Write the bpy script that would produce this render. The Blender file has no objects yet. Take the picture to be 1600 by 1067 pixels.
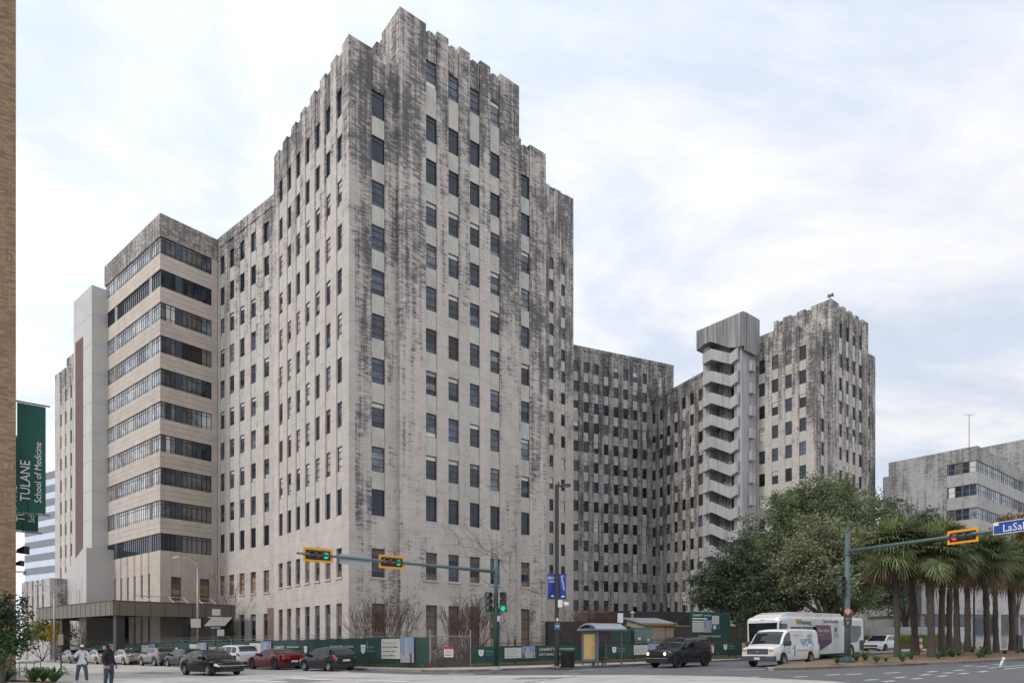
import bpy, bmesh, math, random
from mathutils import Vector, Matrix
R = math.radians
random.seed(7)
scene = bpy.context.scene
C = scene.collection
EYE = 1.7; F = 1038.0          # eye height in metres, focal length in pixels of the 1600 px wide photograph
SLOPE = 0.0155                 # the streets fall gently towards the left

# ---------------------------------------------------------------- camera
cam_data = bpy.data.cameras.new('camera')
cam = bpy.data.objects.new('camera', cam_data); C.objects.link(cam)
cam.location = (0, 0, EYE); cam.rotation_euler = (R(90), 0, 0)
cam_data.sensor_width = 36.0; cam_data.lens = 36.0*F/1600.0
cam_data.shift_y = (1000-533.5)/1600.0
cam_data.clip_start = 0.1; cam_data.clip_end = 6000
scene.camera = cam

# ---------------------------------------------------------------- sky and sun
SUN_AZ, SUN_EL = -118.0, 42.0   # azimuth clockwise from the view direction
world = bpy.data.worlds.new('World'); scene.world = world; world.use_nodes = True
def build_world():
    nt = world.node_tree; N = nt.nodes; Lk = nt.links; N.clear()
    out = N.new('ShaderNodeOutputWorld'); bg = N.new('ShaderNodeBackground')
    sky = N.new('ShaderNodeTexSky'); sky.sky_type = 'NISHITA'; sky.sun_disc = False
    sky.sun_elevation = R(SUN_EL); sky.sun_rotation = R(SUN_AZ); sky.air_density = 1.0; sky.dust_density = 1.5
    tc = N.new('ShaderNodeTexCoord')
    # cloud sheet: direction projected on a flat layer
    sep = N.new('ShaderNodeSeparateXYZ'); Lk.new(tc.outputs['Generated'], sep.inputs[0])
    mx = N.new('ShaderNodeMath'); mx.operation = 'MAXIMUM'; mx.inputs[1].default_value = 0.0
    Lk.new(sep.outputs['Z'], mx.inputs[0])
    ad = N.new('ShaderNodeMath'); ad.operation = 'ADD'; ad.inputs[1].default_value = 0.22
    Lk.new(mx.outputs[0], ad.inputs[0])
    dv = N.new('ShaderNodeVectorMath'); dv.operation = 'DIVIDE'
    cb = N.new('ShaderNodeCombineXYZ')
    Lk.new(ad.outputs[0], cb.inputs[0]); Lk.new(ad.outputs[0], cb.inputs[1]); cb.inputs[2].default_value = 1
    Lk.new(tc.outputs['Generated'], dv.inputs[0]); Lk.new(cb.outputs[0], dv.inputs[1])
    mp = N.new('ShaderNodeMapping'); mp.inputs['Rotation'].default_value = (0, 0, R(-35)); mp.inputs['Scale'].default_value = (1.2, 1.7, 0.3)
    Lk.new(dv.outputs[0], mp.inputs[0])
    n1 = N.new('ShaderNodeTexNoise'); n1.inputs['Scale'].default_value = 1.3; n1.inputs['Detail'].default_value = 9
    n1.inputs['Roughness'].default_value = 0.62; n1.inputs['Distortion'].default_value = 0.35
    Lk.new(mp.outputs[0], n1.inputs['Vector'])
    cr = N.new('ShaderNodeValToRGB')
    cr.color_ramp.elements[0].position = 0.34; cr.color_ramp.elements[0].color = (0.88, 0.88, 0.88, 1)
    cr.color_ramp.elements[1].position = 0.62; cr.color_ramp.elements[1].color = (1, 1, 1, 1)
    Lk.new(n1.outputs['Fac'], cr.inputs[0])
    # brightness of the cloud sheet: fine mottling, and a broad glow round the veiled sun
    n2 = N.new('ShaderNodeTexNoise'); n2.inputs['Scale'].default_value = 2.6; n2.inputs['Detail'].default_value = 8
    n2.inputs['Roughness'].default_value = 0.6
    Lk.new(mp.outputs[0], n2.inputs['Vector'])
    dt = N.new('ShaderNodeVectorMath'); dt.operation = 'DOT_PRODUCT'
    a, e = R(SUN_AZ), R(SUN_EL)
    dt.inputs[1].default_value = (math.sin(a)*math.cos(e), math.cos(a)*math.cos(e), math.sin(e))
    Lk.new(tc.outputs['Generated'], dt.inputs[0])
    mr = N.new('ShaderNodeMapRange'); mr.inputs[1].default_value = -0.85; mr.inputs[2].default_value = 0.35
    mr.inputs[3].default_value = 7.6; mr.inputs[4].default_value = 11.2
    Lk.new(dt.outputs['Value'], mr.inputs[0])
    mm = N.new('ShaderNodeMapRange'); mm.inputs[1].default_value = 0.3; mm.inputs[2].default_value = 0.7
    mm.inputs[3].default_value = 0.96; mm.inputs[4].default_value = 1.03
    Lk.new(n2.outputs['Fac'], mm.inputs[0])
    ml = N.new('ShaderNodeMath'); ml.operation = 'MULTIPLY'
    Lk.new(mr.outputs[0], ml.inputs[0]); Lk.new(mm.outputs[0], ml.inputs[1])
    tn = N.new('ShaderNodeMapRange'); tn.inputs[1].default_value = 0.40; tn.inputs[2].default_value = 0.58
    Lk.new(n1.outputs['Fac'], tn.inputs[0])
    tm = N.new('ShaderNodeMix'); tm.data_type = 'RGBA'      # thin veil lets the blue through, thick cloud is white
    tm.inputs['A'].default_value = (0.76, 0.835, 0.975, 1); tm.inputs['B'].default_value = (0.98, 0.985, 1.01, 1)
    Lk.new(tn.outputs[0], tm.inputs['Factor'])
    cc = N.new('ShaderNodeVectorMath'); cc.operation = 'SCALE'; Lk.new(tm.outputs['Result'], cc.inputs[0])
    Lk.new(ml.outputs[0], cc.inputs['Scale'])
    mix = N.new('ShaderNodeMix'); mix.data_type = 'RGBA'
    Lk.new(cr.outputs['Color'], mix.inputs['Factor'])
    Lk.new(sky.outputs[0], mix.inputs['A']); Lk.new(cc.outputs[0], mix.inputs['B'])
    Lk.new(mix.outputs['Result'], bg.inputs['Color']); bg.inputs['Strength'].default_value = 0.1
    Lk.new(bg.outputs[0], out.inputs[0])
build_world()
sd = bpy.data.lights.new('sun', 'SUN'); sd.energy = 1.3; sd.angle = R(10); sd.color = (1.0, 0.95, 0.88)
sun = bpy.data.objects.new('sun', sd); C.objects.link(sun)
_a, _e = R(SUN_AZ), R(SUN_EL)
_d = Vector((math.sin(_a)*math.cos(_e), math.cos(_a)*math.cos(_e), math.sin(_e)))
sun.rotation_euler = _d.to_track_quat('Z', 'Y').to_euler(); sun.location = _d*200
scene.view_settings.view_transform = 'Standard'; scene.view_settings.look = 'None'
scene.view_settings.gamma = 1.0; scene.view_settings.use_curve_mapping = False
scene.view_settings.exposure = 0.12
scene.render.engine = 'CYCLES'

# ---------------------------------------------------------------- photo pixel -> place
def gz(x, y=0):
    return SLOPE*max(-60.0, min(45.0, x))
def gp(px, py, dz=0.0):
    """point of the sloping ground (raised by dz) seen at a photo pixel"""
    Y = (EYE-dz)*F/((py-1000)+SLOPE*(px-800))
    X = (px-800)/F*Y
    return Vector((X, Y, SLOPE*X+dz))
def at(px, py, Y):
    return Vector(((px-800)/F*Y, Y, EYE+(1000-py)/F*Y))
def onz(px, Y, dz=0.0):
    X = (px-800)/F*Y
    return Vector((X, Y, gz(X)+dz))
def az(deg):
    return Vector((math.sin(R(deg)), math.cos(R(deg)), 0))

# ---------------------------------------------------------------- materials
MATS = {}
def nodes(name):
    m = bpy.data.materials.new(name); m.use_nodes = True
    nt = m.node_tree; return m, nt, nt.nodes, nt.links, nt.nodes['Principled BSDF']
def rgba(c): return (c[0], c[1], c[2], 1.0)
def mat(name, col, rough=0.7, var=0.12, scale=2.0, bump=0.0, metal=0.0, spec=0.5, streak=None, objvar=0.0, coat=0.0, alpha=None, dirt=0.0):
    """plain surface with uneven colour (world-space noise), fine bump and a random tone per object"""
    if name in MATS: return MATS[name]
    m, nt, N, L, b = nodes(name)
    geo = N.new('ShaderNodeNewGeometry')
    mp = N.new('ShaderNodeMapping'); mp.inputs['Scale'].default_value = streak or (1, 1, 1)
    L.new(geo.outputs['Position'], mp.inputs[0])
    n = N.new('ShaderNodeTexNoise'); n.inputs['Scale'].default_value = scale; n.inputs['Detail'].default_value = 6; n.inputs['Roughness'].default_value = 0.65
    L.new(mp.outputs[0], n.inputs['Vector'])
    mr = N.new('ShaderNodeMapRange'); mr.inputs[1].default_value = 0.25; mr.inputs[2].default_value = 0.75
    mr.inputs[3].default_value = 1-var; mr.inputs[4].default_value = 1+var
    L.new(n.outputs['Fac'], mr.inputs[0])
    val = mr.outputs[0]
    if objvar:
        oi = N.new('ShaderNodeObjectInfo'); r2 = N.new('ShaderNodeMapRange')
        r2.inputs[3].default_value = 1-objvar; r2.inputs[4].default_value = 1+objvar
        L.new(oi.outputs['Random'], r2.inputs[0])
        ml = N.new('ShaderNodeMath'); ml.operation = 'MULTIPLY'; L.new(val, ml.inputs[0]); L.new(r2.outputs[0], ml.inputs[1]); val = ml.outputs[0]
    sc = N.new('ShaderNodeVectorMath'); sc.operation = 'SCALE'; sc.inputs[0].default_value = col[:3]
    L.new(val, sc.inputs['Scale'])
    colout = sc.outputs[0]
    if dirt:
        n3 = N.new('ShaderNodeTexNoise'); n3.inputs['Scale'].default_value = scale*0.35; n3.inputs['Detail'].default_value = 8; n3.inputs['Roughness'].default_value = 0.7
        L.new(mp.outputs[0], n3.inputs['Vector'])
        r3 = N.new('ShaderNodeMapRange'); r3.inputs[1].default_value = 0.5; r3.inputs[2].default_value = 0.68; r3.inputs[3].default_value = 0; r3.inputs[4].default_value = dirt
        L.new(n3.outputs['Fac'], r3.inputs[0])
        mx = N.new('ShaderNodeMix'); mx.data_type = 'RGBA'; L.new(r3.outputs[0], mx.inputs['Factor'])
        L.new(colout, mx.inputs['A']); mx.inputs['B'].default_value = (0.07, 0.065, 0.06, 1); colout = mx.outputs['Result']
    L.new(colout, b.inputs['Base Color'])
    b.inputs['Roughness'].default_value = rough; b.inputs['Metallic'].default_value = metal
    b.inputs['Specular IOR Level'].default_value = spec
    if coat: b.inputs['Coat Weight'].default_value = coat; b.inputs['Coat Roughness'].default_value = 0.05
    if alpha is not None: b.inputs['Alpha'].default_value = alpha
    if bump:
        bp = N.new('ShaderNodeBump'); bp.inputs['Strength'].default_value = bump; bp.inputs['Distance'].default_value = 0.03
        n2 = N.new('ShaderNodeTexNoise'); n2.inputs['Scale'].default_value = scale*6; n2.inputs['Detail'].default_value = 4
        L.new(mp.outputs[0], n2.inputs['Vector'])
        L.new(n2.outputs['Fac'], bp.inputs['Height']); L.new(bp.outputs[0], b.inputs['Normal'])
    MATS[name] = m; return m
def emit(name, col, strength):
    if name in MATS: return MATS[name]
    m, nt, N, L, b = nodes(name)
    b.inputs['Base Color'].default_value = rgba(col); b.inputs['Emission Color'].default_value = rgba(col); b.inputs['Emission Strength'].default_value = strength
    MATS[name] = m; return m

def limestone(name, clean, dirty, lo, hi, hgain, bias, cap=0.36):
    """pale limestone with soot weathering: wind-drawn streaks inside patches, heavier on the exposed upper storeys.
    Objects carry a 'stain' number that says how weathered that pier is."""
    m, nt, N, L, b = nodes(name)
    geo = N.new('ShaderNodeNewGeometry'); P = geo.outputs['Position']
    def noise(scale, mscale, detail=6, rough=0.6, rot=(0, 0, 0), dist=0.0):
        mp = N.new('ShaderNodeMapping'); mp.inputs['Scale'].default_value = mscale; mp.inputs['Rotation'].default_value = rot
        L.new(P, mp.inputs[0])
        n = N.new('ShaderNodeTexNoise'); n.inputs['Scale'].default_value = scale; n.inputs['Detail'].default_value = detail
        n.inputs['Roughness'].default_value = rough; n.inputs['Distortion'].default_value = dist
        L.new(mp.outputs[0], n.inputs['Vector']); return n.outputs['Fac']
    def M(op, a, bb):
        q = N.new('ShaderNodeMath'); q.operation = op
        for i, v in enumerate((a, bb)):
            if isinstance(v, (int, float)): q.inputs[i].default_value = v
            else: L.new(v, q.inputs[i])
        return q.outputs[0]
    def MR(v, a, bb, c, d, smooth=False):
        q = N.new('ShaderNodeMapRange'); q.inputs[1].default_value = a; q.inputs[2].default_value = bb
        q.inputs[3].default_value = c; q.inputs[4].default_value = d
        if smooth: q.interpolation_type = 'SMOOTHSTEP'
        L.new(v, q.inputs[0]); return q.outputs[0]
    patch = noise(0.36, (1, 1, 0.6), 6, 0.65)
    fine = noise(1.0, (1.3, 1.3, 6.0), 6, 0.75, (R(5), R(5), 0), 0.5)      # wind-drawn, near-horizontal scratches
    drip = noise(1.0, (2.4, 2.4, 0.09), 6, 0.7)                       # vertical runs
    sep = N.new('ShaderNodeSeparateXYZ'); L.new(P, sep.inputs[0])
    at_ = N.new('ShaderNodeAttribute'); at_.attribute_type = 'OBJECT'; at_.attribute_name = 'stain'
    hz = MR(sep.outputs['Z'], lo, hi, 0.0, hgain)
    s = M('MINIMUM', M('ADD', M('ADD', hz, at_.outputs['Fac']), bias), cap)
    s = M('ADD', s, MR(patch, 0.3, 0.7, -0.30, 0.30))
    s = M('ADD', s, MR(fine, 0.34, 0.66, -0.34, 0.34))
    s = M('ADD', s, MR(drip, 0.3, 0.7, -0.34, 0.34))
    st = MR(s, 0.14, 0.70, 0.0, 1.0, True)
    # stone tone: slab to slab and broad blotches
    blot = noise(0.8, (1, 1, 1), 5, 0.6)
    oi = N.new('ShaderNodeObjectInfo')
    tone = M('MULTIPLY', MR(blot, 0.3, 0.7, 0.88, 1.08), MR(oi.outputs['Random'], 0, 1, 0.94, 1.05))
    grain = noise(9.0, (1, 1, 1), 3, 0.6)
    tone = M('MULTIPLY', tone, MR(grain, 0.3, 0.7, 0.95, 1.05))
    # joints between courses
    fr = M('FRACT', M('DIVIDE', sep.outputs['Z'], 0.915), 0)
    jt = M('LESS_THAN', fr, 0.022)
    tone = M('MULTIPLY', tone, M('SUBTRACT', 1.0, M('MULTIPLY', jt, 0.22)))
    mx = N.new('ShaderNodeMix'); mx.data_type = 'RGBA'
    mx.inputs['A'].default_value = rgba(clean); mx.inputs['B'].default_value = rgba(dirty)
    L.new(M('MULTIPLY', st, 0.93), mx.inputs['Factor'])
    sc = N.new('ShaderNodeVectorMath'); sc.operation = 'SCALE'
    L.new(mx.outputs['Result'], sc.inputs[0]); L.new(tone, sc.inputs['Scale'])
    L.new(sc.outputs[0], b.inputs['Base Color']); b.inputs['Roughness'].default_value = 0.9; b.inputs['Specular IOR Level'].default_value = 0.25
    bp = N.new('ShaderNodeBump'); bp.inputs['Strength'].default_value = 0.25; bp.inputs['Distance'].default_value = 0.02
    L.new(M('SUBTRACT', grain, M('MULTIPLY', jt, 1.0)), bp.inputs['Height']); L.new(bp.outputs[0], b.inputs['Normal'])
    MATS[name] = m; return m
limestone('limestone', (0.545, 0.495, 0.45), (0.10, 0.097, 0.104), 22, 51, 0.84, -0.31, 0.50)
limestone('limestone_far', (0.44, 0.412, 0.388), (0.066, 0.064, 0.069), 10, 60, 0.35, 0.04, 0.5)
limestone('concrete_band', (0.53, 0.468, 0.405), (0.15, 0.146, 0.148), 43.5, 47.5, 0.62, -0.42, 0.55)
limestone('modern_concrete', (0.40, 0.39, 0.385), (0.16, 0.158, 0.16), 8, 40, 0.4, 0.0)

def spandrel_mat(name, col, green, soot):
    """metal spandrel panel: pale paint, verdigris runs under the window, sooty edges"""
    m, nt, N, L, b = nodes(name)
    geo = N.new('ShaderNodeNewGeometry'); tc = N.new('ShaderNodeTexCoord')
    def noise(scale, mscale):
        mp = N.new('ShaderNodeMapping'); mp.inputs['Scale'].default_value = mscale; L.new(geo.outputs['Position'], mp.inputs[0])
        n = N.new('ShaderNodeTexNoise'); n.inputs['Scale'].default_value = scale; n.inputs['Detail'].default_value = 5; n.inputs['Roughness'].default_value = 0.65
        L.new(mp.outputs[0], n.inputs['Vector']); return n.outputs['Fac']
    def MR(v, a, bb, c, d):
        q = N.new('ShaderNodeMapRange'); q.inputs[1].default_value = a; q.inputs[2].default_value = bb; q.inputs[3].default_value = c; q.inputs[4].default_value = d
        L.new(v, q.inputs[0]); return q.outputs[0]
    def M(op, a, bb):
        q = N.new('ShaderNodeMath'); q.operation = op
        for i, v in enumerate((a, bb)):
            if isinstance(v, (int, float)): q.inputs[i].default_value = v
            else: L.new(v, q.inputs[i])
        return q.outputs[0]
    oi = N.new('ShaderNodeObjectInfo')
    g = MR(noise(1.0, (7, 7, 0.5)), 0.45, 0.7, 0, 1)
    g = M('MULTIPLY', g, MR(oi.outputs['Random'], 0.45, 1.0, 0.0, green))
    m1 = N.new('ShaderNodeMix'); m1.data_type = 'RGBA'; m1.inputs['A'].default_value = rgba(col); m1.inputs['B'].default_value = (0.30, 0.43, 0.38, 1)
    L.new(g, m1.inputs['Factor'])
    s = MR(noise(0.6, (1.2, 1.2, 0.8)), 0.48, 0.7, 0, soot)
    m2 = N.new('ShaderNodeMix'); m2.data_type = 'RGBA'; L.new(m1.outputs['Result'], m2.inputs['A']); m2.inputs['B'].default_value = (0.15, 0.14, 0.13, 1)
    L.new(s, m2.inputs['Factor'])
    t = M('MULTIPLY', MR(noise(1.5, (3, 3, 0.8)), 0.3, 0.7, 0.88, 1.08), MR(oi.outputs['Random'], 0, 1, 0.92, 1.06))
    sc = N.new('ShaderNodeVectorMath'); sc.operation = 'SCALE'; L.new(m2.outputs['Result'], sc.inputs[0]); L.new(t, sc.inputs['Scale'])
    L.new(sc.outputs[0], b.inputs['Base Color']); b.inputs['Roughness'].default_value = 0.75
    MATS[name] = m
spandrel_mat('spandrel_paint', (0.55, 0.525, 0.475), 1.0, 0.3)
spandrel_mat('spandrel_far', (0.50, 0.48, 0.455), 0.35, 0.5)

def glass(name, col, rough=0.06, var=0.4):
    m, nt, N, L, b = nodes(name)
    oi = N.new('ShaderNodeObjectInfo'); r = N.new('ShaderNodeMapRange'); r.inputs[3].default_value = 1-var; r.inputs[4].default_value = 1+var
    L.new(oi.outputs['Random'], r.inputs[0])
    geo = N.new('ShaderNodeNewGeometry'); n = N.new('ShaderNodeTexNoise'); n.inputs['Scale'].default_value = 1.3; n.inputs['Detail'].default_value = 3
    L.new(geo.outputs['Position'], n.inputs['Vector'])
    r2 = N.new('ShaderNodeMapRange'); r2.inputs[1].default_value = 0.35; r2.inputs[2].default_value = 0.65; r2.inputs[3].default_value = 0.6; r2.inputs[4].default_value = 1.4
    L.new(n.outputs['Fac'], r2.inputs[0])
    q = N.new('ShaderNodeMath'); q.operation = 'MULTIPLY'; L.new(r.outputs[0], q.inputs[0]); L.new(r2.outputs[0], q.inputs[1])
    sc = N.new('ShaderNodeVectorMath'); sc.operation = 'SCALE'; sc.inputs[0].default_value = col; L.new(q.outputs[0], sc.inputs['Scale'])
    L.new(sc.outputs[0], b.inputs['Base Color']); b.inputs['Roughness'].default_value = rough; b.inputs['Specular IOR Level'].default_value = 0.6
    # old drawn glass: slightly wavy
    bp = N.new('ShaderNodeBump'); bp.inputs['Strength'].default_value = 0.06; bp.inputs['Distance'].default_value = 0.05
    n2 = N.new('ShaderNodeTexNoise'); n2.inputs['Scale'].default_value = 0.9; L.new(geo.outputs['Position'], n2.inputs['Vector'])
    L.new(n2.outputs['Fac'], bp.inputs['Height']); L.new(bp.outputs[0], b.inputs['Normal'])
    MATS[name] = m
glass('glass_dark', (0.032, 0.043, 0.065)); glass('glass_blue', (0.06, 0.085, 0.125)); glass('glass_curtain', (0.16, 0.18, 0.20), 0.15)  # bluish cast of dark and blue panes is sky reflection put into colour
glass('glass_pale', (0.40, 0.40, 0.41), 0.12, 0.25); glass('glass_black', (0.008, 0.008, 0.009), 0.25); glass('glass_navy', (0.012, 0.02, 0.034), 0.05, 0.25); glass('glass_dusty', (0.10, 0.095, 0.09), 0.3)  # glass_pale has bright sky reflection in its colour, glass_black the unlit opening
glass('car_glass', (0.012, 0.015, 0.017), 0.02, 0.2); glass('glass_sky', (0.30, 0.33, 0.37), 0.1, 0.25)  # glass_sky carries reflected sky in its base colour
mat('rust_frame', (0.10, 0.062, 0.048), 0.7, 0.3, 4); mat('black_frame', (0.018, 0.019, 0.022), 0.4, 0.1, 4); mat('grey_frame', (0.17, 0.17, 0.175), 0.6, 0.2, 4)
mat('white_panel', (0.62, 0.61, 0.59), 0.6, 0.1, 1.5, objvar=0.12, dirt=0.25); mat('plywood', (0.33, 0.225, 0.12), 0.8, 0.25, 1.5, streak=(1, 1, 5), objvar=0.2, dirt=0.3)
mat('brown_board', (0.19, 0.14, 0.105), 0.85, 0.25, 2, objvar=0.2); mat('grey_board', (0.20, 0.185, 0.175), 0.85, 0.2, 2, objvar=0.15)
mat('red_board', (0.17, 0.05, 0.04), 0.7, 0.2, 2); mat('slate_panel', (0.045, 0.065, 0.085), 0.4, 0.15, 1.5); mat('pale_panel', (0.30, 0.33, 0.38), 0.5, 0.1, 1.5)
mat('interior_dark', (0.02, 0.02, 0.02), 0.9); mat('roof_gravel', (0.25, 0.24, 0.23), 0.95, 0.2, 3)

# ---------------------------------------------------------------- mesh helpers
class MB:
    def __init__(s): s.v = []; s.f = []; s.m = []
    def add(s, vs, fs, mi=0):
        o = len(s.v); s.v += [tuple(v) for v in vs]
        for f in fs: s.f.append(tuple(o+i for i in f)); s.m.append(mi)
        return s
    def box(s, x0, x1, y0, y1, z0, z1, mi=0):
        return s.add([(x0, y0, z0), (x1, y0, z0), (x1, y1, z0), (x0, y1, z0), (x0, y0, z1), (x1, y0, z1), (x1, y1, z1), (x0, y1, z1)],
                     [(0, 3, 2, 1), (4, 5, 6, 7), (0, 1, 5, 4), (1, 2, 6, 5), (2, 3, 7, 6), (3, 0, 4, 7)], mi)
    def rings(s, rings, cap=True, mi=0, closed=True):
        n = len(rings[0]); o = len(s.v)
        for r in rings: s.v += [tuple(p) for p in r]
        k = n if closed else n-1
        for i in range(len(rings)-1):
            for j in range(k):
                j2 = (j+1) % n
                s.f.append((o+i*n+j, o+i*n+j2, o+(i+1)*n+j2, o+(i+1)*n+j)); s.m.append(mi)
        if cap:
            s.f.append(tuple(o+j for j in reversed(range(n)))); s.m.append(mi)
            e = o+(len(rings)-1)*n; s.f.append(tuple(e+j for j in range(n))); s.m.append(mi)
        return s
    def tube(s, pts, rad, n=8, mi=0, cap=True):
        rad = rad if isinstance(rad, (list, tuple)) else [rad]*len(pts)
        pts = [Vector(p) for p in pts]; rs = []; ref = None
        for i, p in enumerate(pts):
            t = (pts[min(i+1, len(pts)-1)]-pts[max(i-1, 0)])
            t = t.normalized() if t.length > 1e-9 else Vector((0, 0, 1))
            if ref is None or abs(t.dot(ref)) > 0.98:
                ref = Vector((1, 0, 0)) if abs(t.x) < 0.8 else Vector((0, 1, 0))
            u = (ref-t*ref.dot(t)).normalized(); w = t.cross(u); ref = u
            rs.append([p+(u*math.cos(2*math.pi*k/n)+w*math.sin(2*math.pi*k/n))*rad[i] for k in range(n)])
        return s.rings(rs, cap, mi)
    def prism(s, poly, z0, z1, mi=0):
        return s.rings([[(p[0], p[1], z0) for p in poly], [(p[0], p[1], z1) for p in poly]], True, mi)
    def xform(s, M):
        s.v = [tuple(M @ Vector(v)) for v in s.v]; return s
    def mesh(s, name, mats, smooth=False, fix=False):
        me = bpy.data.meshes.new(name); me.from_pydata(s.v, [], s.f)
        mats = mats if isinstance(mats, (list, tuple)) else [mats]
        for m in mats: me.materials.append(MATS[m] if isinstance(m, str) else m)
        if len(mats) > 1: me.polygons.foreach_set('material_index', s.m)
        if fix:
            bm = bmesh.new(); bm.from_mesh(me); bmesh.ops.recalc_face_normals(bm, faces=bm.faces); bm.to_mesh(me); bm.free()
        if smooth: me.polygons.foreach_set('use_smooth', [True]*len(me.polygons))
        me.update(); return me
    def build(s, name, mats, parent=None, smooth=False, fix=False, loc=None, rz=0.0):
        return ob(name, s.mesh(name, mats, smooth, fix), parent, loc, rz)
def ob(name, me, parent=None, loc=None, rz=0.0):
    o = bpy.data.objects.new(name, me); C.objects.link(o)
    if parent is not None: o.parent = parent
    if loc is not None: o.location = loc
    if rz: o.rotation_euler.z = rz
    return o
def thing(name, label, cat, loc=(0, 0, 0), rz=0.0, group=None):
    o = bpy.data.objects.new(name, None); C.objects.link(o); o.location = loc; o.rotation_euler.z = rz
    o.empty_display_size = 0.3
    return tag(o, label, cat, group)
def tag(o, label, cat, group=None):
    o['label'] = label; o['category'] = cat
    if group: o['group'] = group
    return o
def struct(o, kind='structure'):
    o['kind'] = kind; return o
def bevel(o, w=0.02, seg=2):
    md = o.modifiers.new('bevel', 'BEVEL'); md.width = w; md.segments = seg; md.limit_method = 'ANGLE'; md.angle_limit = R(40); return o
CACHE = {}
def cached(key, fn):
    if key not in CACHE: CACHE[key] = fn()
    return CACHE[key]
# ================================================================ the hospital
ROT_M, ROT_S, ROT_C = R(38.65), R(50.0), R(23.9)     # three orientations of its blocks
FLOOR = 3.662
def sill(k): return 12.0+FLOOR*k

def pier_mesh(w, dp, z0, z1, joint=1.83, cut=None):
    """stone pier, front at y=0, going back to y=dp; courses separated by recessed joints, shoulders cut at the top"""
    b = MB(); g = 0.012; zs = [z0]; z = math.ceil(z0/joint)*joint
    while z < z1-0.3:
        if z > z0+0.2: zs += [z-0.02, z, z+0.02]
        z += joint
    zs.append(z1); rr = []
    for i, z in enumerate(zs):
        e = g if (0 < i < len(zs)-1 and (i-1) % 3 == 1) else 0.0
        rr.append([(e, e, z), (w-e, e, z), (w-e, dp, z), (e, dp, z)])
    b.rings(rr); return b
def win_mesh(w, h, bars, ft, fd, vbars=()):
    b = MB()
    b.box(0, ft, 0, fd, 0, h); b.box(w-ft, w, 0, fd, 0, h); b.box(ft, w-ft, 0, fd, 0, ft); b.box(ft, w-ft, 0, fd, h-ft, h)
    for t in bars: b.box(ft, w-ft, 0.012, fd, h*t-ft*0.4, h*t+ft*0.4)
    for t in vbars: b.box(w*t-ft*0.4, w*t+ft*0.4, 0.008, fd-0.004, ft, h-ft)
    return b
def pane_mesh(w, h, y=0.05):
    b = MB(); b.box(0, w, y, y+0.012, 0, h); return b
GL = ['glass_dark']*7+['glass_blue']*6+['glass_curtain']*3+['glass_black']*1
def window(root, fr, a0, w, z, h, d, style, rnd, pale=0.0):
    """frame mesh with its panes as sub-parts; a0 = left edge along the face, d = how far its front lies behind the face"""
    bars, ft, fm = [], 0.06, 'rust_frame'
    if style == 'old': bars = [0.24, 0.55, 0.80] if h < 1.4 else [0.22, 0.52, 0.80]
    elif style == 'new': bars = [0.82]; fm = 'black_frame'; ft = 0.055
    elif style == 'far': bars = [0.48, 0.8]; fm = 'rust_frame'
    elif style == 'board': bars = [0.25, 0.5, 0.75]
    elif style == 'tall': bars = [0.22, 0.52, 0.8]; ft = 0.05; fm = 'grey_frame'
    me = cached(('win', round(w, 3), round(h, 3), style), lambda: win_mesh(w, h, bars, ft, 0.09).mesh('window', fm))
    o = ob('window', me, root, face_pt(fr, a0, -d, z), fr[2])
    cuts = [0.0]+bars+[1.0]
    if style == 'far':
        g = rnd.choice(['glass_black']*4+['glass_dark']*4+['glass_dusty']*3+['glass_blue'])
        if rnd.random() < 0.10: g = 'white_panel'
        pm = cached(('pane', round(w, 3), round(h, 3), g), lambda: pane_mesh(w-2*ft, h-2*ft).mesh('pane', g))
        ob('pane', pm, o, (ft, 0, ft))
        if rnd.random() < 0.14:
            q = rnd.choice([0.2, 0.3, 0.45]); pq = cached(('wp', round(w, 3), round(h, 3), q), lambda: pane_mesh(w-2*ft-0.01, h*q, 0.02).mesh('panel', 'white_panel'))
            ob('panel', pq, o, (ft+0.005, 0, h-ft-h*q-0.004 if rnd.random() < 0.7 else ft+0.004))
        return o
    base = rnd.choice(GL) if rnd.random() > pale else 'glass_pale'  # pale: share of panes with the bright sky reflection painted in
    for i in range(len(cuts)-1):
        p0 = h*cuts[i]+(ft if i == 0 else ft*0.4); p1 = h*cuts[i+1]-(ft if i == len(cuts)-2 else ft*0.4)
        g = base
        if style == 'old':
            r = rnd.random()
            if i == len(cuts)-2 and r < 0.33: g = 'white_panel'
            elif i == 0 and r < 0.06: g = 'white_panel'
            elif r > 0.93: g = 'glass_black'
            elif r > 0.78: g = rnd.choice(GL)
        elif style == 'new': g = 'glass_navy'
        elif style == 'board': g = rnd.choice(['plywood', 'plywood', 'brown_board', 'brown_board']) if i < len(cuts)-2 else rnd.choice(['glass_dusty', 'brown_board'])
        elif style == 'tall': g = rnd.choice(['glass_dark', 'glass_dark', 'glass_dusty', 'brown_board', 'glass_black'])
        pm = cached(('pane', round(w, 3), round(p1-p0, 3), g, 'n'), lambda: pane_mesh(w-2*ft, p1-p0).mesh('pane', g))
        ob('pane' if 'glass' in g else 'panel', pm, o, (ft, 0, p0))
    return o
def face_pt(fr, a, d, z):
    """point on a face: a along it, d outwards"""
    c, s = math.cos(fr[2]), math.sin(fr[2])
    x, y = a, -d
    return (fr[0]+c*x-s*y, fr[1]+s*x+c*y, z)
def spandrel_mesh(w, h, ribs, dp=0.3):
    b = MB()
    if ribs:
        n = 5; prof = []
        for i in range(n):
            x0 = w*i/n; x1 = w*(i+1)/n
            prof += [(x0, 0.03), (x0+0.05, 0.0), (x1-0.05, 0.0)]
        prof += [(w, 0.03), (w, dp), (0, dp)]
        b.rings([[(p[0], p[1], 0) for p in prof], [(p[0], p[1], h) for p in prof]])
    else: b.box(0, w, 0, dp, 0, h)
    return b
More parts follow.
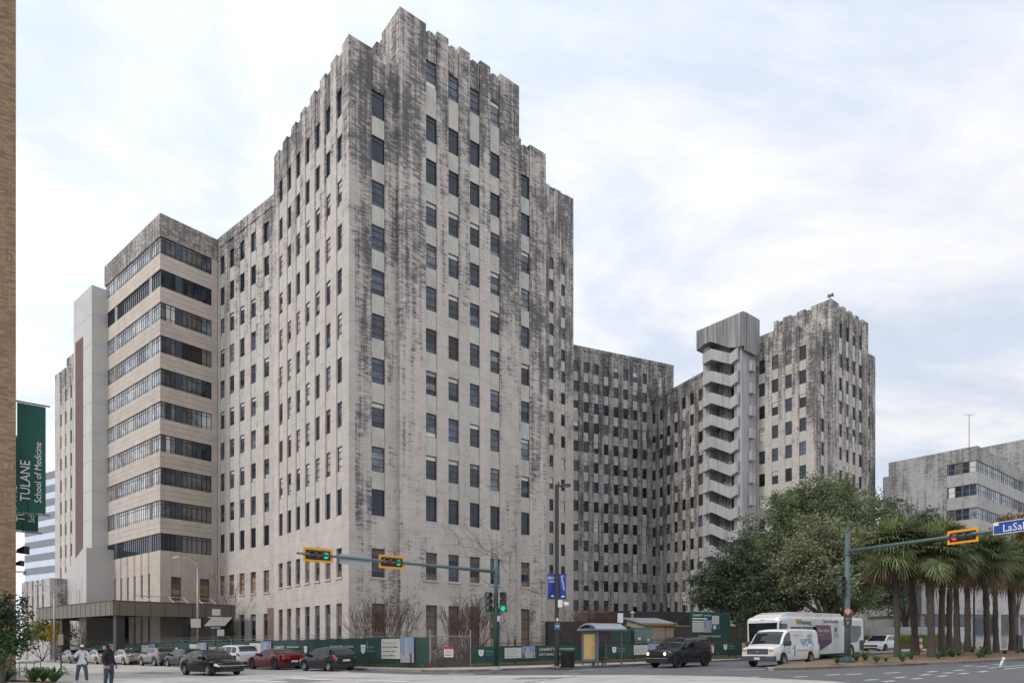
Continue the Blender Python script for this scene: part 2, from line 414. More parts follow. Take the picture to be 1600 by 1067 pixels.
def crest_mesh(w, h, dp=0.3):
    """fluted panel closing a bay above its last window, with a small stepped crest"""
    b = MB(); n = 4; e = 0.05
    prof = []
    ww = w-2*e
    for i in range(n):
        x0 = e+ww*i/n; x1 = e+ww*(i+1)/n; prof += [(x0, 0.06), (x0+0.07, 0.0), (x1-0.07, 0.0)]
    prof += [(w-e, 0.06), (w-e, dp), (e, dp)]
    b.rings([[(p[0], p[1], 0) for p in prof], [(p[0], p[1], h-0.30) for p in prof]])
    b.box(e+ww*0.12, w-e-ww*0.12, 0.03, dp-0.03, h-0.30, h-0.14)
    b.box(e+ww*0.28, w-e-ww*0.28, 0.05, dp-0.05, h-0.14, h)
    return b
def face(root, fr, L, z0, z1, bays, rows, zr, stain=0.0, pm='limestone', sm='spandrel_paint', a_start=0.0, dp=0.55, ribs=True,
         style=None, far=False, stains=None, crest=True, drop=0.25, wd=0.16, rnd=None, skip=None, pale=0.0):
    """one weathered facade: piers between window bays; flush stone below zr, recessed spandrels above.
    bays = [(centre, width)], rows = [(sill, head, style)]"""
    rnd = rnd or random.Random(3)
    edges = [a_start]
    for c, w in bays: edges += [c-w/2, c+w/2]
    edges.append(L)
    for i in range(0, len(edges), 2):
        a0, a1 = edges[i], edges[i+1]
        if a1-a0 < 0.05: continue
        o = pier_mesh(a1-a0, dp, z0, z1).build('pier', pm, root, loc=face_pt(fr, a0, 0, 0), rz=fr[2])
        o['stain'] = (stains[i//2] if stains else stain)+rnd.uniform(-0.05, 0.05)
    for bi, (c, w) in enumerate(bays):
        prev = z0
        for ri, (s0, s1, st) in enumerate(rows):
            if skip and skip(bi, ri): continue
            rec = prev >= zr-0.01 and s0 > zr
            h = s0-prev
            if h > 0.05:
                if rec:
                    me = cached(('sp', round(w, 3), round(h, 3), ribs, sm), lambda: spandrel_mesh(w, h, ribs).mesh('spandrel', sm))
                    o = ob('spandrel', me, root, face_pt(fr, c-w/2, -0.08, prev), fr[2])
                    o['stain'] = stain
                else:
                    o = MB().box(0, w, 0, dp-0.02, prev, s0).build('wall_panel', pm, root, loc=face_pt(fr, c-w/2, 0, 0), rz=fr[2])
                    o['stain'] = stain+(0.34 if (9 < prev < 9.6 or 4.5 < prev < 5) else -0.05)+rnd.uniform(-0.08, 0.08)
            wn = window(root, fr, c-w/2+0.004, w-0.008, s0+0.004, s1-s0-0.008, wd, style or st, rnd, pale)
            if not far and s0 < 11 and s0 > 5:
                sm_ = cached(('sill', round(w, 3)), lambda: MB().box(-0.1, w+0.1, -wd-0.10, 0.0, -0.16, 0.0).mesh('sill', 'limestone'))
                ob('sill', sm_, wn, (-0.004, 0, -0.002))
            prev = s1
        h = z1-drop-prev
        if crest:
            me = cached(('cr', round(w, 3), round(h, 3), pm), lambda: crest_mesh(w, h).mesh('crest_panel', pm))
        else:
            me = cached(('cp', round(w, 3), round(h, 3), pm), lambda: spandrel_mesh(w, h, True, 0.35).mesh('crest_panel', pm))
        o = ob('crest_panel', me, root, face_pt(fr, c-w/2, -0.06, prev), fr[2]); o['stain'] = stain+0.12

def tower_rows(far):
    n = 'far' if far else None
    rows = [(0.9, 4.75, n or 'tall'), (6.9, 9.3, n or 'tall'), (12.0, 14.2, n or 'new')]
    for k in range(1, 8): rows.append((sill(k), sill(k)+2.06, n or 'old'))
    rows += [(sill(8), sill(8)+2.1, n or 'new'), (sill(9), sill(9)+2.2, n or 'new')]
    return rows
def tower(loc, label, far, seed, ex=0.0):
    rnd = random.Random(seed)
    root = thing('hospital_tower', label, 'building', loc, ROT_M)
    pm, sm = ('limestone', 'spandrel_paint')
    rows = tower_rows(far)
    core = MB().box(0.5, 20.7, 0.5, 17.3, -1.5, 49.2).box(4.9, 16.75, 0.06, 17.0, -1.2, 53.6)
    core.build('wall_core', 'limestone', root)['stain'] = 0.15
    brd = [(r[0], r[1], 'board' if (i == 0 and not far) else r[2]) for i, r in enumerate(rows)]
    # left face: seven bays
    Ls = 17.46
    bays = sorted((Ls-(1.85+2.285*k), 1.12) for k in range(7))
    face(root, (0, Ls, R(-90)), Ls, -1.2, 50.4, bays, rows, 12.0, -0.04, rnd=rnd, stains=[ex+v for v in (0.12, 0.0, -0.02, -0.06, -0.06, -0.04, -0.02, 0.10)], far=far, drop=0.3, pale=0.55)
    # right face in three parts, the middle one taller and set forward
    face(root, (0, 0, 0), 4.34, -1.2, 50.4, [(2.63, 1.22)], brd, 12.0, 0.12, rnd=rnd, a_start=0.55, stains=[ex*0.5+0.62, ex*0.5+0.36], far=far, drop=0.3)
    rb = brd+[(49.7, 51.95, 'far' if far else 'old')]
    face(root, (4.34, -0.5, 0), 12.94, -1.2, 54.85, [(3.13+2.31*k, 1.14) for k in range(4)], rb, 12.0, 0.04, rnd=rnd,
         stains=[ex*0.5+0.46, ex+0.10, ex+0.10, ex+0.10, ex*0.5+0.44], far=far, dp=0.6, drop=0.3)
    face(root, (17.28, 0, 0), 3.88, -1.2, 50.4, [(1.22, 1.12)], brd, 12.0, 0.12, rnd=rnd, stains=[ex*0.5+0.40, ex*0.5+0.56], far=far, drop=0.3)
    # flank of the taller part above the lower roof
    fr = (4.34, 9.1, R(-90))
    cs = [1.1, 3.5, 5.9]
    face(root, fr, 9.0, 48.9, 54.85, [(c, 1.0) for c in cs], [], 40, 0.2, rnd=rnd, drop=0.3)
    MB().box(20.7, 21.1, 0.6, 17.3, -1.3, 50.3).build('end_wall', 'limestone', root)['stain'] = 0.2
    MB().box(16.8, 17.2, 0.15, 16.9, 49.0, 54.7).build('end_wall', 'limestone', root)['stain'] = 0.2
    return root
near_tower = tower((-13.12, 53.4, 0), 'tall stained limestone hospital tower with stepped notched parapet at the street corner', False, 11)
far_tower = tower((46.0, 101.1, 0), 'limestone hospital tower beyond the live oak, beside the concrete outside stair', True, 12, 0.16)
# storm siren on the far tower's corner
def siren():
    t = thing('siren', 'small horn siren on the parapet corner of the tower beyond the oak', 'siren', (0, 0, 0))
    p = far_tower.matrix_basis @ Vector((4.9, 0.0, 54.85)); t.location = p
    b = MB().tube([(0, 0, 0), (0, 0, 0.7)], 0.07); b.build('post', 'grey_frame', t)
    b = MB().tube([(-0.1, 0, 0.75), (0.45, -0.1, 0.95)], [0.12, 0.3], 10); b.build('horn', 'grey_frame', t, smooth=True)
    b = MB().box(-0.3, 0.0, -0.15, 0.15, 0.6, 1.0); b.build('housing', 'grey_frame', t)
siren()

# ---- recessed link between the tower and the sun-room wing
def link_wing():
    rnd = random.Random(21)
    root = thing('hospital_link', 'recessed limestone hospital bay front between corner tower and banded sun-room wing', 'building', (-26.67, 72.1, 0), ROT_S)
    # local y runs along the wall to the left (away), local x into the building
    L = 10.98+6.0
    fr = (0, 10.98, R(-90))
    ss = [0.0, 2.77, 5.24, 7.59, 9.87]
    bays = sorted((10.98-s, 1.15) for s in ss)
    rows = [(1.2, 4.6, 'tall'), (6.9, 9.3, 'board'), (12.0, 14.2, 'new')]+[(sill(k), sill(k)+2.06, 'old') for k in range(1, 8)]+[(sill(8), sill(8)+2.1, 'new'), (sill(9), sill(9)+2.1, 'new')]
    face(root, fr, L, -1.5, 48.2, bays, rows, 12.0, 0.0, rnd=rnd, crest=False, drop=0.02, stains=[0.02, 0.02, 0.0, 0.04, 0.10, 0.12])
    MB().box(-0.06, 0.7, -6.0, 10.98, 48.2, 49.4).build('parapet', 'limestone', root)['stain'] = 0.1
    MB().box(0.5, 12, -6.0, 10.9, -1.5, 48.6).build('wall_core', 'limestone', root)['stain'] = 0.1
    # old loading door with rusted frame at street level
    d = MB().box(-0.10, 0.02, -1.9, -0.4, 0, 5.2).build('doorway', 'brown_board', root)
    return root
link_wing()

# ---- banded sun-room wing
def sunroom_wing():
    rnd = random.Random(31)
    root = thing('hospital_wing', 'hospital wing with continuous bands of corner windows and pale stone bands', 'building', (-39.25, 74.1, 0), ROT_S)
    W, D = 6.5, 16.7
    def band(z0, z1, st, name='stone_band'):
        o = MB()
        n = max(1, round((z1-z0)/0.62)); hh = (z1-z0)/n
        for i in range(n):
            e = 0.0
            za, zb = z0+i*hh+(0.012 if i else 0), z0+(i+1)*hh-(0.012 if i < n-1 else 0)
            o.add([(0, 0, za), (W, 0, za), (W, 0.45, za), (0.45, 0.45, za), (0.45, D, za), (0, D, za),
                   (0, 0, zb), (W, 0, zb), (W, 0.45, zb), (0.45, 0.45, zb), (0.45, D, zb), (0, D, zb)],
                  [(0, 1, 7, 6), (1, 2, 8, 7), (2, 3, 9, 8), (3, 4, 10, 9), (4, 5, 11, 10), (5, 0, 6, 11), (6, 7, 8, 9), (6, 9, 10, 11), (3, 2, 1, 0), (5, 4, 3, 0)])
        q = o.build(name, 'concrete_band', root); q['stain'] = st
        return q
    S = [11.75+3.68*k for k in range(10)]; H = 1.95
    MB().box(0.3, 12, 0.3, D-0.1, -1.4, 48.4).build('wall_core', 'interior_dark', root)
    for k in range(9): band(S[k]+H, S[k+1], rnd.uniform(-0.05, 0.08))
    band(S[9]+H, 49.35, 0.42, 'parapet')
    # plain base storeys with punched windows
    face(root, (0, D, R(-90)), D, -1.5, S[0], [(D-3.0-2.05*i, 0.62) for i in range(5, -1, -1)], [(1.0, 4.4, 'tall'), (6.4, 9.3, 'tall')], 40, -0.12, pm='concrete_band', rnd=rnd, crest=False, drop=0.0, dp=0.4, wd=0.22)
    for o in [c for c in root.children if c.name.startswith('crest_panel')]:
        o.location = root_fix(o, -0.0)
    face(root, (0, 0, 0), W, -1.5, S[0], [(1.75, 1.15), (5.0, 1.15)], [(6.2, 8.9, 'board')], 40, 0.12, pm='concrete_band', rnd=rnd, crest=False, drop=0.0, dp=0.4, a_start=0.41, wd=0.2, stains=[0.32, 0.05, 0.1])
    # end pier of the right face through all bands
    o = MB().box(5.83, W, 0.02, 0.44, S[0], S[9]+H).build('pier', 'concrete_band', root); o['stain'] = 0.1
    strips_left = [(0.12, 2.44, 4), (2.44, 3.1, 0), (3.1, 12.7, 16), (12.7, 13.5, 0), (13.5, 16.4, 5)]
    strips_right = [(0.10, 1.72, 3), (1.72, 2.43, 0), (2.43, 5.83, 6)]
    for k in range(10):
        z = S[k]+0.003; h = H-0.006
        for side, strips in (('l', strips_left), ('r', strips_right)):
            for a0, a1, n in strips:
                if side == 'l': loc = (0.10, a1, z); rz = R(-90)
                else: loc = (a0, 0.10, z); rz = 0
                w = a1-a0
                if n == 0:
                    mt = 'slate_panel' if (side == 'r' or k == 0) else ('pale_panel' if rnd.random() < 0.8 else 'brown_board')
                    me = cached(('sr', round(w, 3), mt), lambda: MB().box(0.003, w-0.003, 0, 0.2, 0, h).mesh('infill_panel', mt))
                    ob('infill_panel', me, root, loc, rz); continue
                fm = 'black_frame' if k in (0, 8) else ('black_frame' if side == 'r' else 'grey_frame')
                def mk():
                    b = MB(); ft = 0.06
                    b.box(0, w, 0, 0.1, 0, ft); b.box(0, w, 0, 0.1, h-ft, h); b.box(0, w, 0.01, 0.09, h*0.80-0.025, h*0.80+0.025)
                    for i in range(n+1):
                        x = min(max(w*i/n-0.03, 0), w-0.06); b.box(x, x+0.06, 0.004, 0.096, ft, h-ft)
                    if k not in (0, 8): b.box(0, w, 0.012, 0.088, h*0.17-0.02, h*0.17+0.02)
                    return b.mesh('window', fm)
                o = ob('window', cached(('sw', side, round(w, 3), fm, k in (0, 8)), mk), root, loc, rz)
                step = 2 if n > 4 else 1
                whole = rnd.random()
                i = 0
                while i < n:
                    j = min(n, i+step); pw = w*(j-i)/n
                    if k in (0, 8): g = 'glass_navy'
                    elif side == 'l': g = rnd.choice(['glass_pale']*6+['glass_sky']*2+['white_panel']*2+['glass_curtain'])  # left side whiter: bright sky reflection put into the pane colours
                    else: g = rnd.choice(['glass_dark']*3+['glass_curtain']*3+['glass_dusty']*4+['white_panel'])
                    if k == 0 and side == 'r' and a0 > 2: g = 'grey_board'
                    if k == 1 and side == 'r' and a0 > 2 and i >= 2: g = 'grey_board'
                    if k == 1 and side == 'l' and (a0 > 13): g = 'grey_board'
                    if k == 6 and side == 'r' and a0 > 2: g = 'glass_black' if i < 4 else 'grey_board'
                    if k == 7 and side == 'r' and a0 < 1 and i > 0: g = 'white_panel'
                    pm_ = cached(('sp2', round(pw, 3), g), lambda: MB().box(0.02, pw-0.02, 0.05, 0.065, 0.05, h-0.05).mesh('pane', g))
                    ob('pane' if 'glass' in g else 'panel', pm_, o, (w*i/n, 0, 0)); i = j
    return root
def root_fix(o, d): return o.location
sunroom_wing()

# ---- metal-clad duct tower on the end of that wing
def duct_tower():
    t = thing('duct_tower', 'tall pale metal-clad duct tower with a dark louvre strip and sloping foot', 'duct tower', (-52.5, 83.0, 0), ROT_S)
    b = MB(); z = 9.5
    while z < 46:
        z1 = min(46.2, z+3.66)
        b.box(0, 2.2, 0, 6.6, z+0.02, z1-0.02); z = z1
    b.box(0.03, 2.17, 0.03, 6.57, 9.5, 46.1)
    b.build('cladding', 'cladding', t)
    s = MB().box(-0.03, 0.02, 3.1, 5.9, 9, 40.5); s.build('louvre_strip', 'louvre_brick', t)
    # sloping foot: wedge reaching down to the left
    prof = [(0, 0), (0, 11.3), (0.0, 11.3), (9.4, 6.5), (9.4, 0)]
    w = MB().rings([[(-1.2, y-1.9, z-1.2) for y, z in [(0, 0), (0, 14.2), (1.2, 14.2), (8.6, 11.2), (8.6, 0)]], [(2.4, y-1.9, z-1.2) for y, z in [(0, 0), (0, 14.2), (1.2, 14.2), (8.6, 11.2), (8.6, 0)]]])
    w.build('foot', 'cladding', t, fix=True)
    for i in range(11):
        MB().box(-0.6, 2.3, 6.72, 6.78, 0.4+i*0.56, 0.85+i*0.56).build('louvre', 'cladding_dark', t)
    for y, z0, z1 in ((-0.4, 0, 9.6), (1.6, 0, 8.8), (3.6, 0, 8)):
        MB().box(-1.23, -1.19, y, y+0.06, z0-1, z1).build('cladding_seam', 'cladding_dark', t)
    MB().box(-1.26, -1.18, 0.3, 1.3, 4.4, 8.0).build('access_panel', 'cladding_dark', t)
mat('cladding', (0.50, 0.485, 0.465), 0.55, 0.06, 0.6, dirt=0.10); mat('cladding_dark', (0.42, 0.41, 0.40), 0.6, 0.1, 1)  # second one is a darker grey for louvres, seams and joints
def brickish(name, c1, c2, mortar, bw, bh):
    m, nt, N, L, b = nodes(name)
    geo = N.new('ShaderNodeNewGeometry'); sep = N.new('ShaderNodeSeparateXYZ'); L.new(geo.outputs['Position'], sep.inputs[0])
    ad = N.new('ShaderNodeMath'); ad.operation = 'SUBTRACT'; L.new(sep.outputs['X'], ad.inputs[0]); L.new(sep.outputs['Y'], ad.inputs[1])
    cb = N.new('ShaderNodeCombineXYZ'); L.new(ad.outputs[0], cb.inputs[0]); L.new(sep.outputs['Z'], cb.inputs[1])
    t = N.new('ShaderNodeTexBrick'); t.inputs['Scale'].default_value = 1; t.inputs['Brick Width'].default_value = bw; t.inputs['Row Height'].default_value = bh
    t.inputs['Mortar Size'].default_value = bh*0.12; t.inputs['Color1'].default_value = rgba(c1); t.inputs['Color2'].default_value = rgba(c2); t.inputs['Mortar'].default_value = rgba(mortar)
    L.new(cb.outputs[0], t.inputs['Vector']); L.new(t.outputs['Color'], b.inputs['Base Color']); b.inputs['Roughness'].default_value = 0.9
    MATS[name] = m
brickish('louvre_brick', (0.16, 0.095, 0.085), (0.20, 0.12, 0.10), (0.09, 0.06, 0.055), 0.4, 0.2)
duct_tower()

# ---- further old wing at the left end
def end_wing():
    rnd = random.Random(41)
    P = at(86, 1000, 113); 
    root = thing('hospital_wing', 'narrow slice of limestone hospital wing seen behind the metal duct tower', 'building', (0, 0, 0), ROT_S)
    c = at(130, 1000, 104); root.location = (c.x, c.y, 0)
    L = 14.0
    cs = []
    for px in (95, 102.6, 111, 121):
        t = (px-800)/F; s = (c.x-c.y*t)/(0.766+0.643*t); cs.append(s)
    bays = sorted((L-s, 0.9) for s in cs)
    tE = (86-800)/F; sE = (c.x-c.y*tE)/(0.766+0.643*tE)
    a0 = L-sE
    rows = [(sill(k)-0.3, sill(k)+1.75, 'far') for k in range(-1, 9)]
    face(root, (0, L, R(-90)), L, -1.5, 46.6, bays, rows, 6, 0.0, a_start=a0, rnd=rnd, crest=False, drop=0.1, far=True)
    MB().box(0.5, 9, L-a0-sE+0.2 if False else 0.2, sE-0.1, -1.5, 46.2).build('wall_core', 'limestone', root)['stain'] = 0.1
    MB().box(0.3, 8, 0.3, cs[1]+0.6, 46.0, 48.2).build('parapet', 'limestone', root)['stain'] = 0.2
end_wing()
def low_wing():
    """low stone annex at far left, seen above the canopy"""
    rnd = random.Random(42)
    c = at(78, 1000, 84)
    root = thing('stone_annex', 'low weathered stone annex with tall slit windows behind the canopy', 'building', (c.x, c.y, 0), ROT_S)
    L = 6.6
    cs = []
    for px in (67, 59, 51, 43):
        t = (px-800)/F; s = (c.x-c.y*t)/(0.766+0.643*t); cs.append(s)
    tE = (34-800)/F; sE = (c.x-c.y*tE)/(0.766+0.643*tE)
    L = sE
    bays = sorted((L-s, 0.8) for s in cs)
    face(root, (0, L, R(-90)), L, -1.6, 9.6, bays, [(3.4, 7.6, 'tall')], 40, 0.3, pm='limestone_far', rnd=rnd, crest=False, drop=0.0, stains=[0.1, -0.1, -0.1, -0.1, 0.0])
    o = MB().box(0.56, 8, 0, L, -1.6, 9.58).build('wall_core', 'limestone_far', root); o['stain'] = 0.35
low_wing()

# ---- tall centre block seen past the corner tower
def centre_tower():
    rnd = random.Random(51)
    root = thing('hospital_tower', 'tall narrow slice of the hospital centre tower with red boarded windows, behind the corner tower', 'building', (8.66, 112.4, 0), ROT_M)
    t1 = 2.4
    x1 = (861.8-800)/F; tA = (112.4*x1-8.66)/(0.781-0.6245*x1)
    rows = []
    zz = [EYE+(1000-y)/F*112.4 for y in ()]
    base = EYE+(1000-834.1)/F*112.2
    rows = [(base+FLOOR*k-0.0, base+FLOOR*k+1.95, 'far') for k in range(-3, 13)]
    face(root, (-9, 0, 0), 9+t1, -1.5, 77.3, [(9+tA, 0.95), (9.0, 0.95)], rows, -1, 0.10, rnd=rnd, crest=False, drop=0.1, far=True, stains=[0.2, 0.05, 0.12])
    MB().box(-9, t1-0.3, 0.5, 14, -1.5, 76.6).build('wall_core', 'limestone', root)['stain'] = 0.2
    MB().box(t1-0.32, t1+0.35, 0.8, 14, -1.4, 76.0).build('end_wall', 'limestone', root)['stain'] = 0.1
    ws = [c for c in root.children if c.name.startswith('window')]
    for w in ws:
        if w.location.x < -0.9 and rnd.random() < 0.55:
            ob('red_board', cached('redb', lambda: MB().box(0, 0.83, 0.02, 0.045, 0, 0.85).mesh('red_board', 'red_board')), w, (0.06, 0, 0.07))
centre_tower()

# ---- centre facade and the receding facade beside it
def centre_block():
    rnd = random.Random(61)
    root = thing('hospital_block', 'wide dark-stained hospital centre block of many window bays between the towers', 'building', (11.75, 122.0, 0), ROT_C)
    top = 51.1
    rows = [(1.4, 4.2, 'far')]+[(top-FLOOR*j, top-FLOOR*j+2.0, 'far') for j in range(12, -1, -1)]
    bays = [(8+2.166*k, 1.05) for k in range(-1, 8)]+[(8+18.9, 1.0)]
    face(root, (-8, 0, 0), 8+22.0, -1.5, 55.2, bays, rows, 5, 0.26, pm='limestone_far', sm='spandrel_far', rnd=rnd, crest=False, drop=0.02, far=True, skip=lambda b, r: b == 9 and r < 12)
    o = MB().box(-8, 22.0, -0.06, 0.7, 55.2, 55.85).build('parapet', 'limestone_far', root); o['stain'] = 0.5
    MB().box(-8, 21.9, 0.5, 14, -1.5, 54.8).build('wall_core', 'limestone_far', root)['stain'] = 0.3
centre_block()
def side_block():
    rnd = random.Random(62)
    # inner corner, then the wall comes towards the camera
    root = thing('hospital_block', 'dark-stained hospital front receding between the centre block and the concrete stair tower', 'building', (27.04, 128.8, 0), ROT_C)
    L = 22.0
    top = 43.45
    rows = [(0.9, 3.8, 'far')]+[(top-FLOOR*j, top-FLOOR*j+2.0, 'far') for j in range(10, -1, -1)]
    # face looks to -x of local frame; a runs from the inner corner (far) to the near end
    bays = [(0.75+2.25*k, 1.05) for k in range(7)]
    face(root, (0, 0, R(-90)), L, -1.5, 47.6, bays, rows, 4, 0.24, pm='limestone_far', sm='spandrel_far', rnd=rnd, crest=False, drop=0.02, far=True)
    o = MB().box(-0.05, 0.7, -L, 0, 47.6, 48.2).build('parapet', 'limestone_far', root); o['stain'] = 0.4
    MB().box(0.5, 9, -L+0.1, 0, -1.5, 47.3).build('wall_core', 'limestone_far', root)['stain'] = 0.3
side_block()

# ---- concrete outside stair on the far tower
def stair_tower():
    root = thing('stair_tower', 'pale concrete outside stair tower with zigzag parapets and boxy stained head', 'stair tower', (36.6, 105.2, 0), ROT_M)
    # local: x into the tower (0..4.8), y along the left side (0..8.8)
    prof = [(0, 48.4), (0.75, 48.4), (2.6, 48.9), (6.0, 51.1), (7.3, 51.1), (8.8, 50.5)]
    top = 53.8
    poly = [(y, z) for y, z in prof]+[(8.8, top), (0, top)]
    b = MB().rings([[(0, y, z) for y, z in poly], [(4.8, y, z) for y, z in poly]])
    b.build('stair_head', 'weathered_concrete', root, fix=True)
    for i in range(11):
        y = 0.78*i+0.4
        MB().box(-0.05, -0.002, y, y+0.05, 51.15, top-0.02).build('board_rib', 'weathered_concrete', root)
    MB().box(0.3, 4.2, -0.14, -0.002, 47.7, top-0.05).build('side_board', 'weathered_concrete', root)
    MB().box(1.0, 1.15, 1.5, 7.6, top, top+0.25).build('coping', 'slate_panel', root)
    # corner columns and inner walls
    MB().box(0.5, 4.6, 0.55, 1.9, -1.5, 48.8).build('corner_column', 'stair_concrete', root)
    MB().box(0.9, 4.6, 6.9, 8.1, -1.5, 50.9).build('corner_column', 'stair_concrete', root)
    MB().box(2.6, 2.9, 1.9, 6.9, -1.5, 51.3).build('inner_wall', 'stair_concrete', root)
    for k in range(13):
        z0 = 45.6-3.6*k
        if z0 < 1: break
        # zigzag parapet, continuous slab with thickness
        pts = [(1.1, 1.0), (2.3, 0.55), (5.9, 2.5), (7.6, 2.2)]
        h = 1.75
        o = MB()
        for x0, x1 in ((0.0, 0.18),):
            poly = [(y, z0+z) for y, z in pts]+[(y, z0+z+h) for y, z in reversed(pts)]
            o.rings([[(x0, y, z) for y, z in poly], [(x1, y, z) for y, z in poly]])
        q = o.build('parapet', 'stair_concrete', root, fix=True)
        fl = MB().rings([[(0.2, y, z0+z-0.02) for y, z in pts]+[(0.2, y, z0+z+0.18) for y, z in reversed(pts)], [(2.55, y, z0+z-0.02) for y, z in pts]+[(2.55, y, z0+z+0.18) for y, z in reversed(pts)]])
        fl.build('stair_flight', 'stair_concrete', root, fix=True)
        MB().box(0.02, 0.3, 0.95, 1.08, z0+0.9, z0+2.9).build('return_panel', 'stair_concrete', root)
        MB().box(2.2, 3.4, -0.12, 0.5, z0-0.6, z0+1.0).build('landing_parapet', 'stair_concrete', root)
        if k < 12:
            MB().tube([(0.3, 1.55, z0-2.4), (0.3, 1.55, z0+0.8)], 0.05, 6).build('pipe', 'grey_frame', root)
mat('weathered_concrete', (0.30, 0.295, 0.298), 0.85, 0.6, 0.9, streak=(3, 3, 0.12), bump=0.2, dirt=0.75)
mat('stair_concrete', (0.43, 0.425, 0.43), 0.85, 0.2, 0.9, streak=(3, 3, 0.2), dirt=0.5)
stair_tower()

# ---- modern slab building at right
def slab_building():
    rnd = random.Random(71)
    c = at(1527, 1000, 100)
    root = thing('slab_building', 'grey concrete slab building with ribbon windows behind the palms', 'building', (c.x, c.y, 0), ROT_M)
    top = EYE+304/F*100
    bands = [EYE+(1000-y)/F*100 for y in (730, 767, 805, 842, 880, 918)]   # tops of the window ribbons at the corner
    # right face (y=0 plane, x 0..22) and left face (x=0 plane, y 0..8 glazed part, then blank to 26)
    MB().box(0.3, 24, 0.3, 12.4, -1, top-0.6).build('wall_core', 'interior_dark', root)
    wh = 1.75
    zs = [top]
    prev = top
    yy = 4.0
    for zt in [EYE+(1000-y)/F*100 for y in (718, 754.5, 791.5, 828, 864.5, 901, 937, 973)]:
        o = MB()
        o.add([(0, 0, zt), (24, 0, zt), (24, 0.4, zt), (0.4, 0.4, zt), (0.4, yy, zt), (0, yy, zt), (0, 0, prev), (24, 0, prev), (24, 0.4, prev), (0.4, 0.4, prev), (0.4, yy, prev), (0, yy, prev)],
              [(0, 1, 7, 6), (1, 2, 8, 7), (2, 3, 9, 8), (3, 4, 10, 9), (4, 5, 11, 10), (5, 0, 6, 11), (6, 7, 8, 9), (6, 9, 10, 11), (3, 2, 1, 0), (5, 4, 3, 0)])
        o.build('concrete_band', 'modern_concrete', root)['stain'] = 0.12 if prev == top else -0.15
        prev = zt-wh
        if zt < 3: break
        for n, (x0, x1, side) in enumerate([(0.15, 11.8, 'r'), (12.1, 23.7, 'r'), (0.1, yy-0.1, 'l')]):
            w = x1-x0; k = 12 if side == 'r' else 4
            def mk():
                b = MB(); b.box(0, w, 0, 0.1, 0, 0.07); b.box(0, w, 0, 0.1, wh-0.07, wh); b.box(0, w, 0.01, 0.09, wh*0.45, wh*0.45+0.06)
                for i in range(k+1):
                    x = min(max(w*i/k-0.05, 0), w-0.1); b.box(x, x+0.1, 0.004, 0.096, 0.07, wh-0.07)
                return b.mesh('window', 'grey_frame')
            loc = (x0, 0.1, prev) if side == 'r' else (0.1, x1, prev)
            o = ob('window', cached(('slabw', round(w, 3)), mk), root, loc, 0 if side == 'r' else R(-90))
            for i in range(k):
                g = rnd.choice(['glass_sky', 'glass_blue', 'glass_curtain']) if side == 'r' else rnd.choice(['glass_dark', 'glass_curtain', 'glass_dusty', 'white_panel'])
                pw = w/k
                ob('pane', cached(('slabp', round(pw, 3), g), lambda: MB().box(0.03, pw-0.03, 0.05, 0.065, 0.05, wh-0.05).mesh('pane', g)), o, (pw*i, 0, 0))
    MB().box(0.0, 0.5, yy, 12.5, -1, top).build('blank_wall', 'modern_concrete', root)['stain'] = 0.22
    MB().box(0.02, 0.5, 12.5, 13.4, -1, top-2.2).build('blank_wall', 'modern_concrete', root)['stain'] = -0.1
    # antenna mast
    t = thing('antenna_mast', 'thin white antenna mast with crossbar on the grey slab building roof', 'antenna')
    p = root.matrix_basis @ Vector((1.5, 1.5, top)); t.location = p
    MB().tube([(0, 0, -0.6), (0, 0, 5.4)], 0.09, 6).build('mast', 'white_panel', t)
    MB().tube([(-0.8, 0, 5.35), (0.8, 0, 5.35)], 0.03, 5).build('crossbar', 'grey_frame', t)
    # taller block behind
    c2 = at(1640, 1000, 116)
    r2 = thing('slab_building', 'plain weathered concrete building behind the ribbon-window slab building', 'building', (c2.x, c2.y, 0), ROT_M)
    h2 = EYE+316/F*118
    MB().box(0, 22, 0, 22, -1, h2).build('wall_core', 'modern_concrete', r2)['stain'] = 0.1
    for i in range(5):
        for j in range(5):
            MB().box(-0.05, 0.02, 0.4+i*4.3, 4.5+i*4.3, 3+j*6.6, 9.3+j*6.6).build('wall_panel', 'modern_concrete', r2)['stain'] = 0.05+0.1*((i+j) % 3)
    for y in (6.4, 6.9): MB().box(-0.25, -0.052, y, y+0.12, h2-9, h2-3).build('downpipe', 'grey_frame', r2)
    # low street-level building under the palms
    c3 = onz(1440, 78)
    r3 = thing('street_building', 'low grey concrete building with dark ground floor windows behind the palm trunks', 'building', (c3.x, c3.y, 0), R(8))
    MB().box(0, 30, 0, 10, 4.8, 8.2).build('upper_wall', 'modern_concrete', r3)['stain'] = 0.05
    MB().box(0.4, 30, 0.6, 10, -1, 4.8).build('recessed_wall', 'modern_concrete', r3)['stain'] = 0.1
    for i in range(9):
        o = MB().box(0, 2.6, 0, 0.1, 0, 2.2).build('window', 'grey_frame', r3, loc=(1+3.2*i, 0.45, 2.3))
        MB().box(0.08, 2.52, -0.02, 0.02, 0.08, 2.12).build('pane', rnd.choice(['glass_dark', 'glass_blue', 'glass_dusty']), o)
    for i in range(5): MB().box(0, 0.5, 0, 0.5, -1, 4.8).build('column', 'modern_concrete', r3, loc=(3.6+6.4*i, 0.0, 0))
    for i in range(10): MB().box(0, 0.06, -0.03, 0.0, 4.85, 8.15).build('panel_joint', 'cladding_dark', r3, loc=(1.5+3*i, 0, 0))
slab_building()
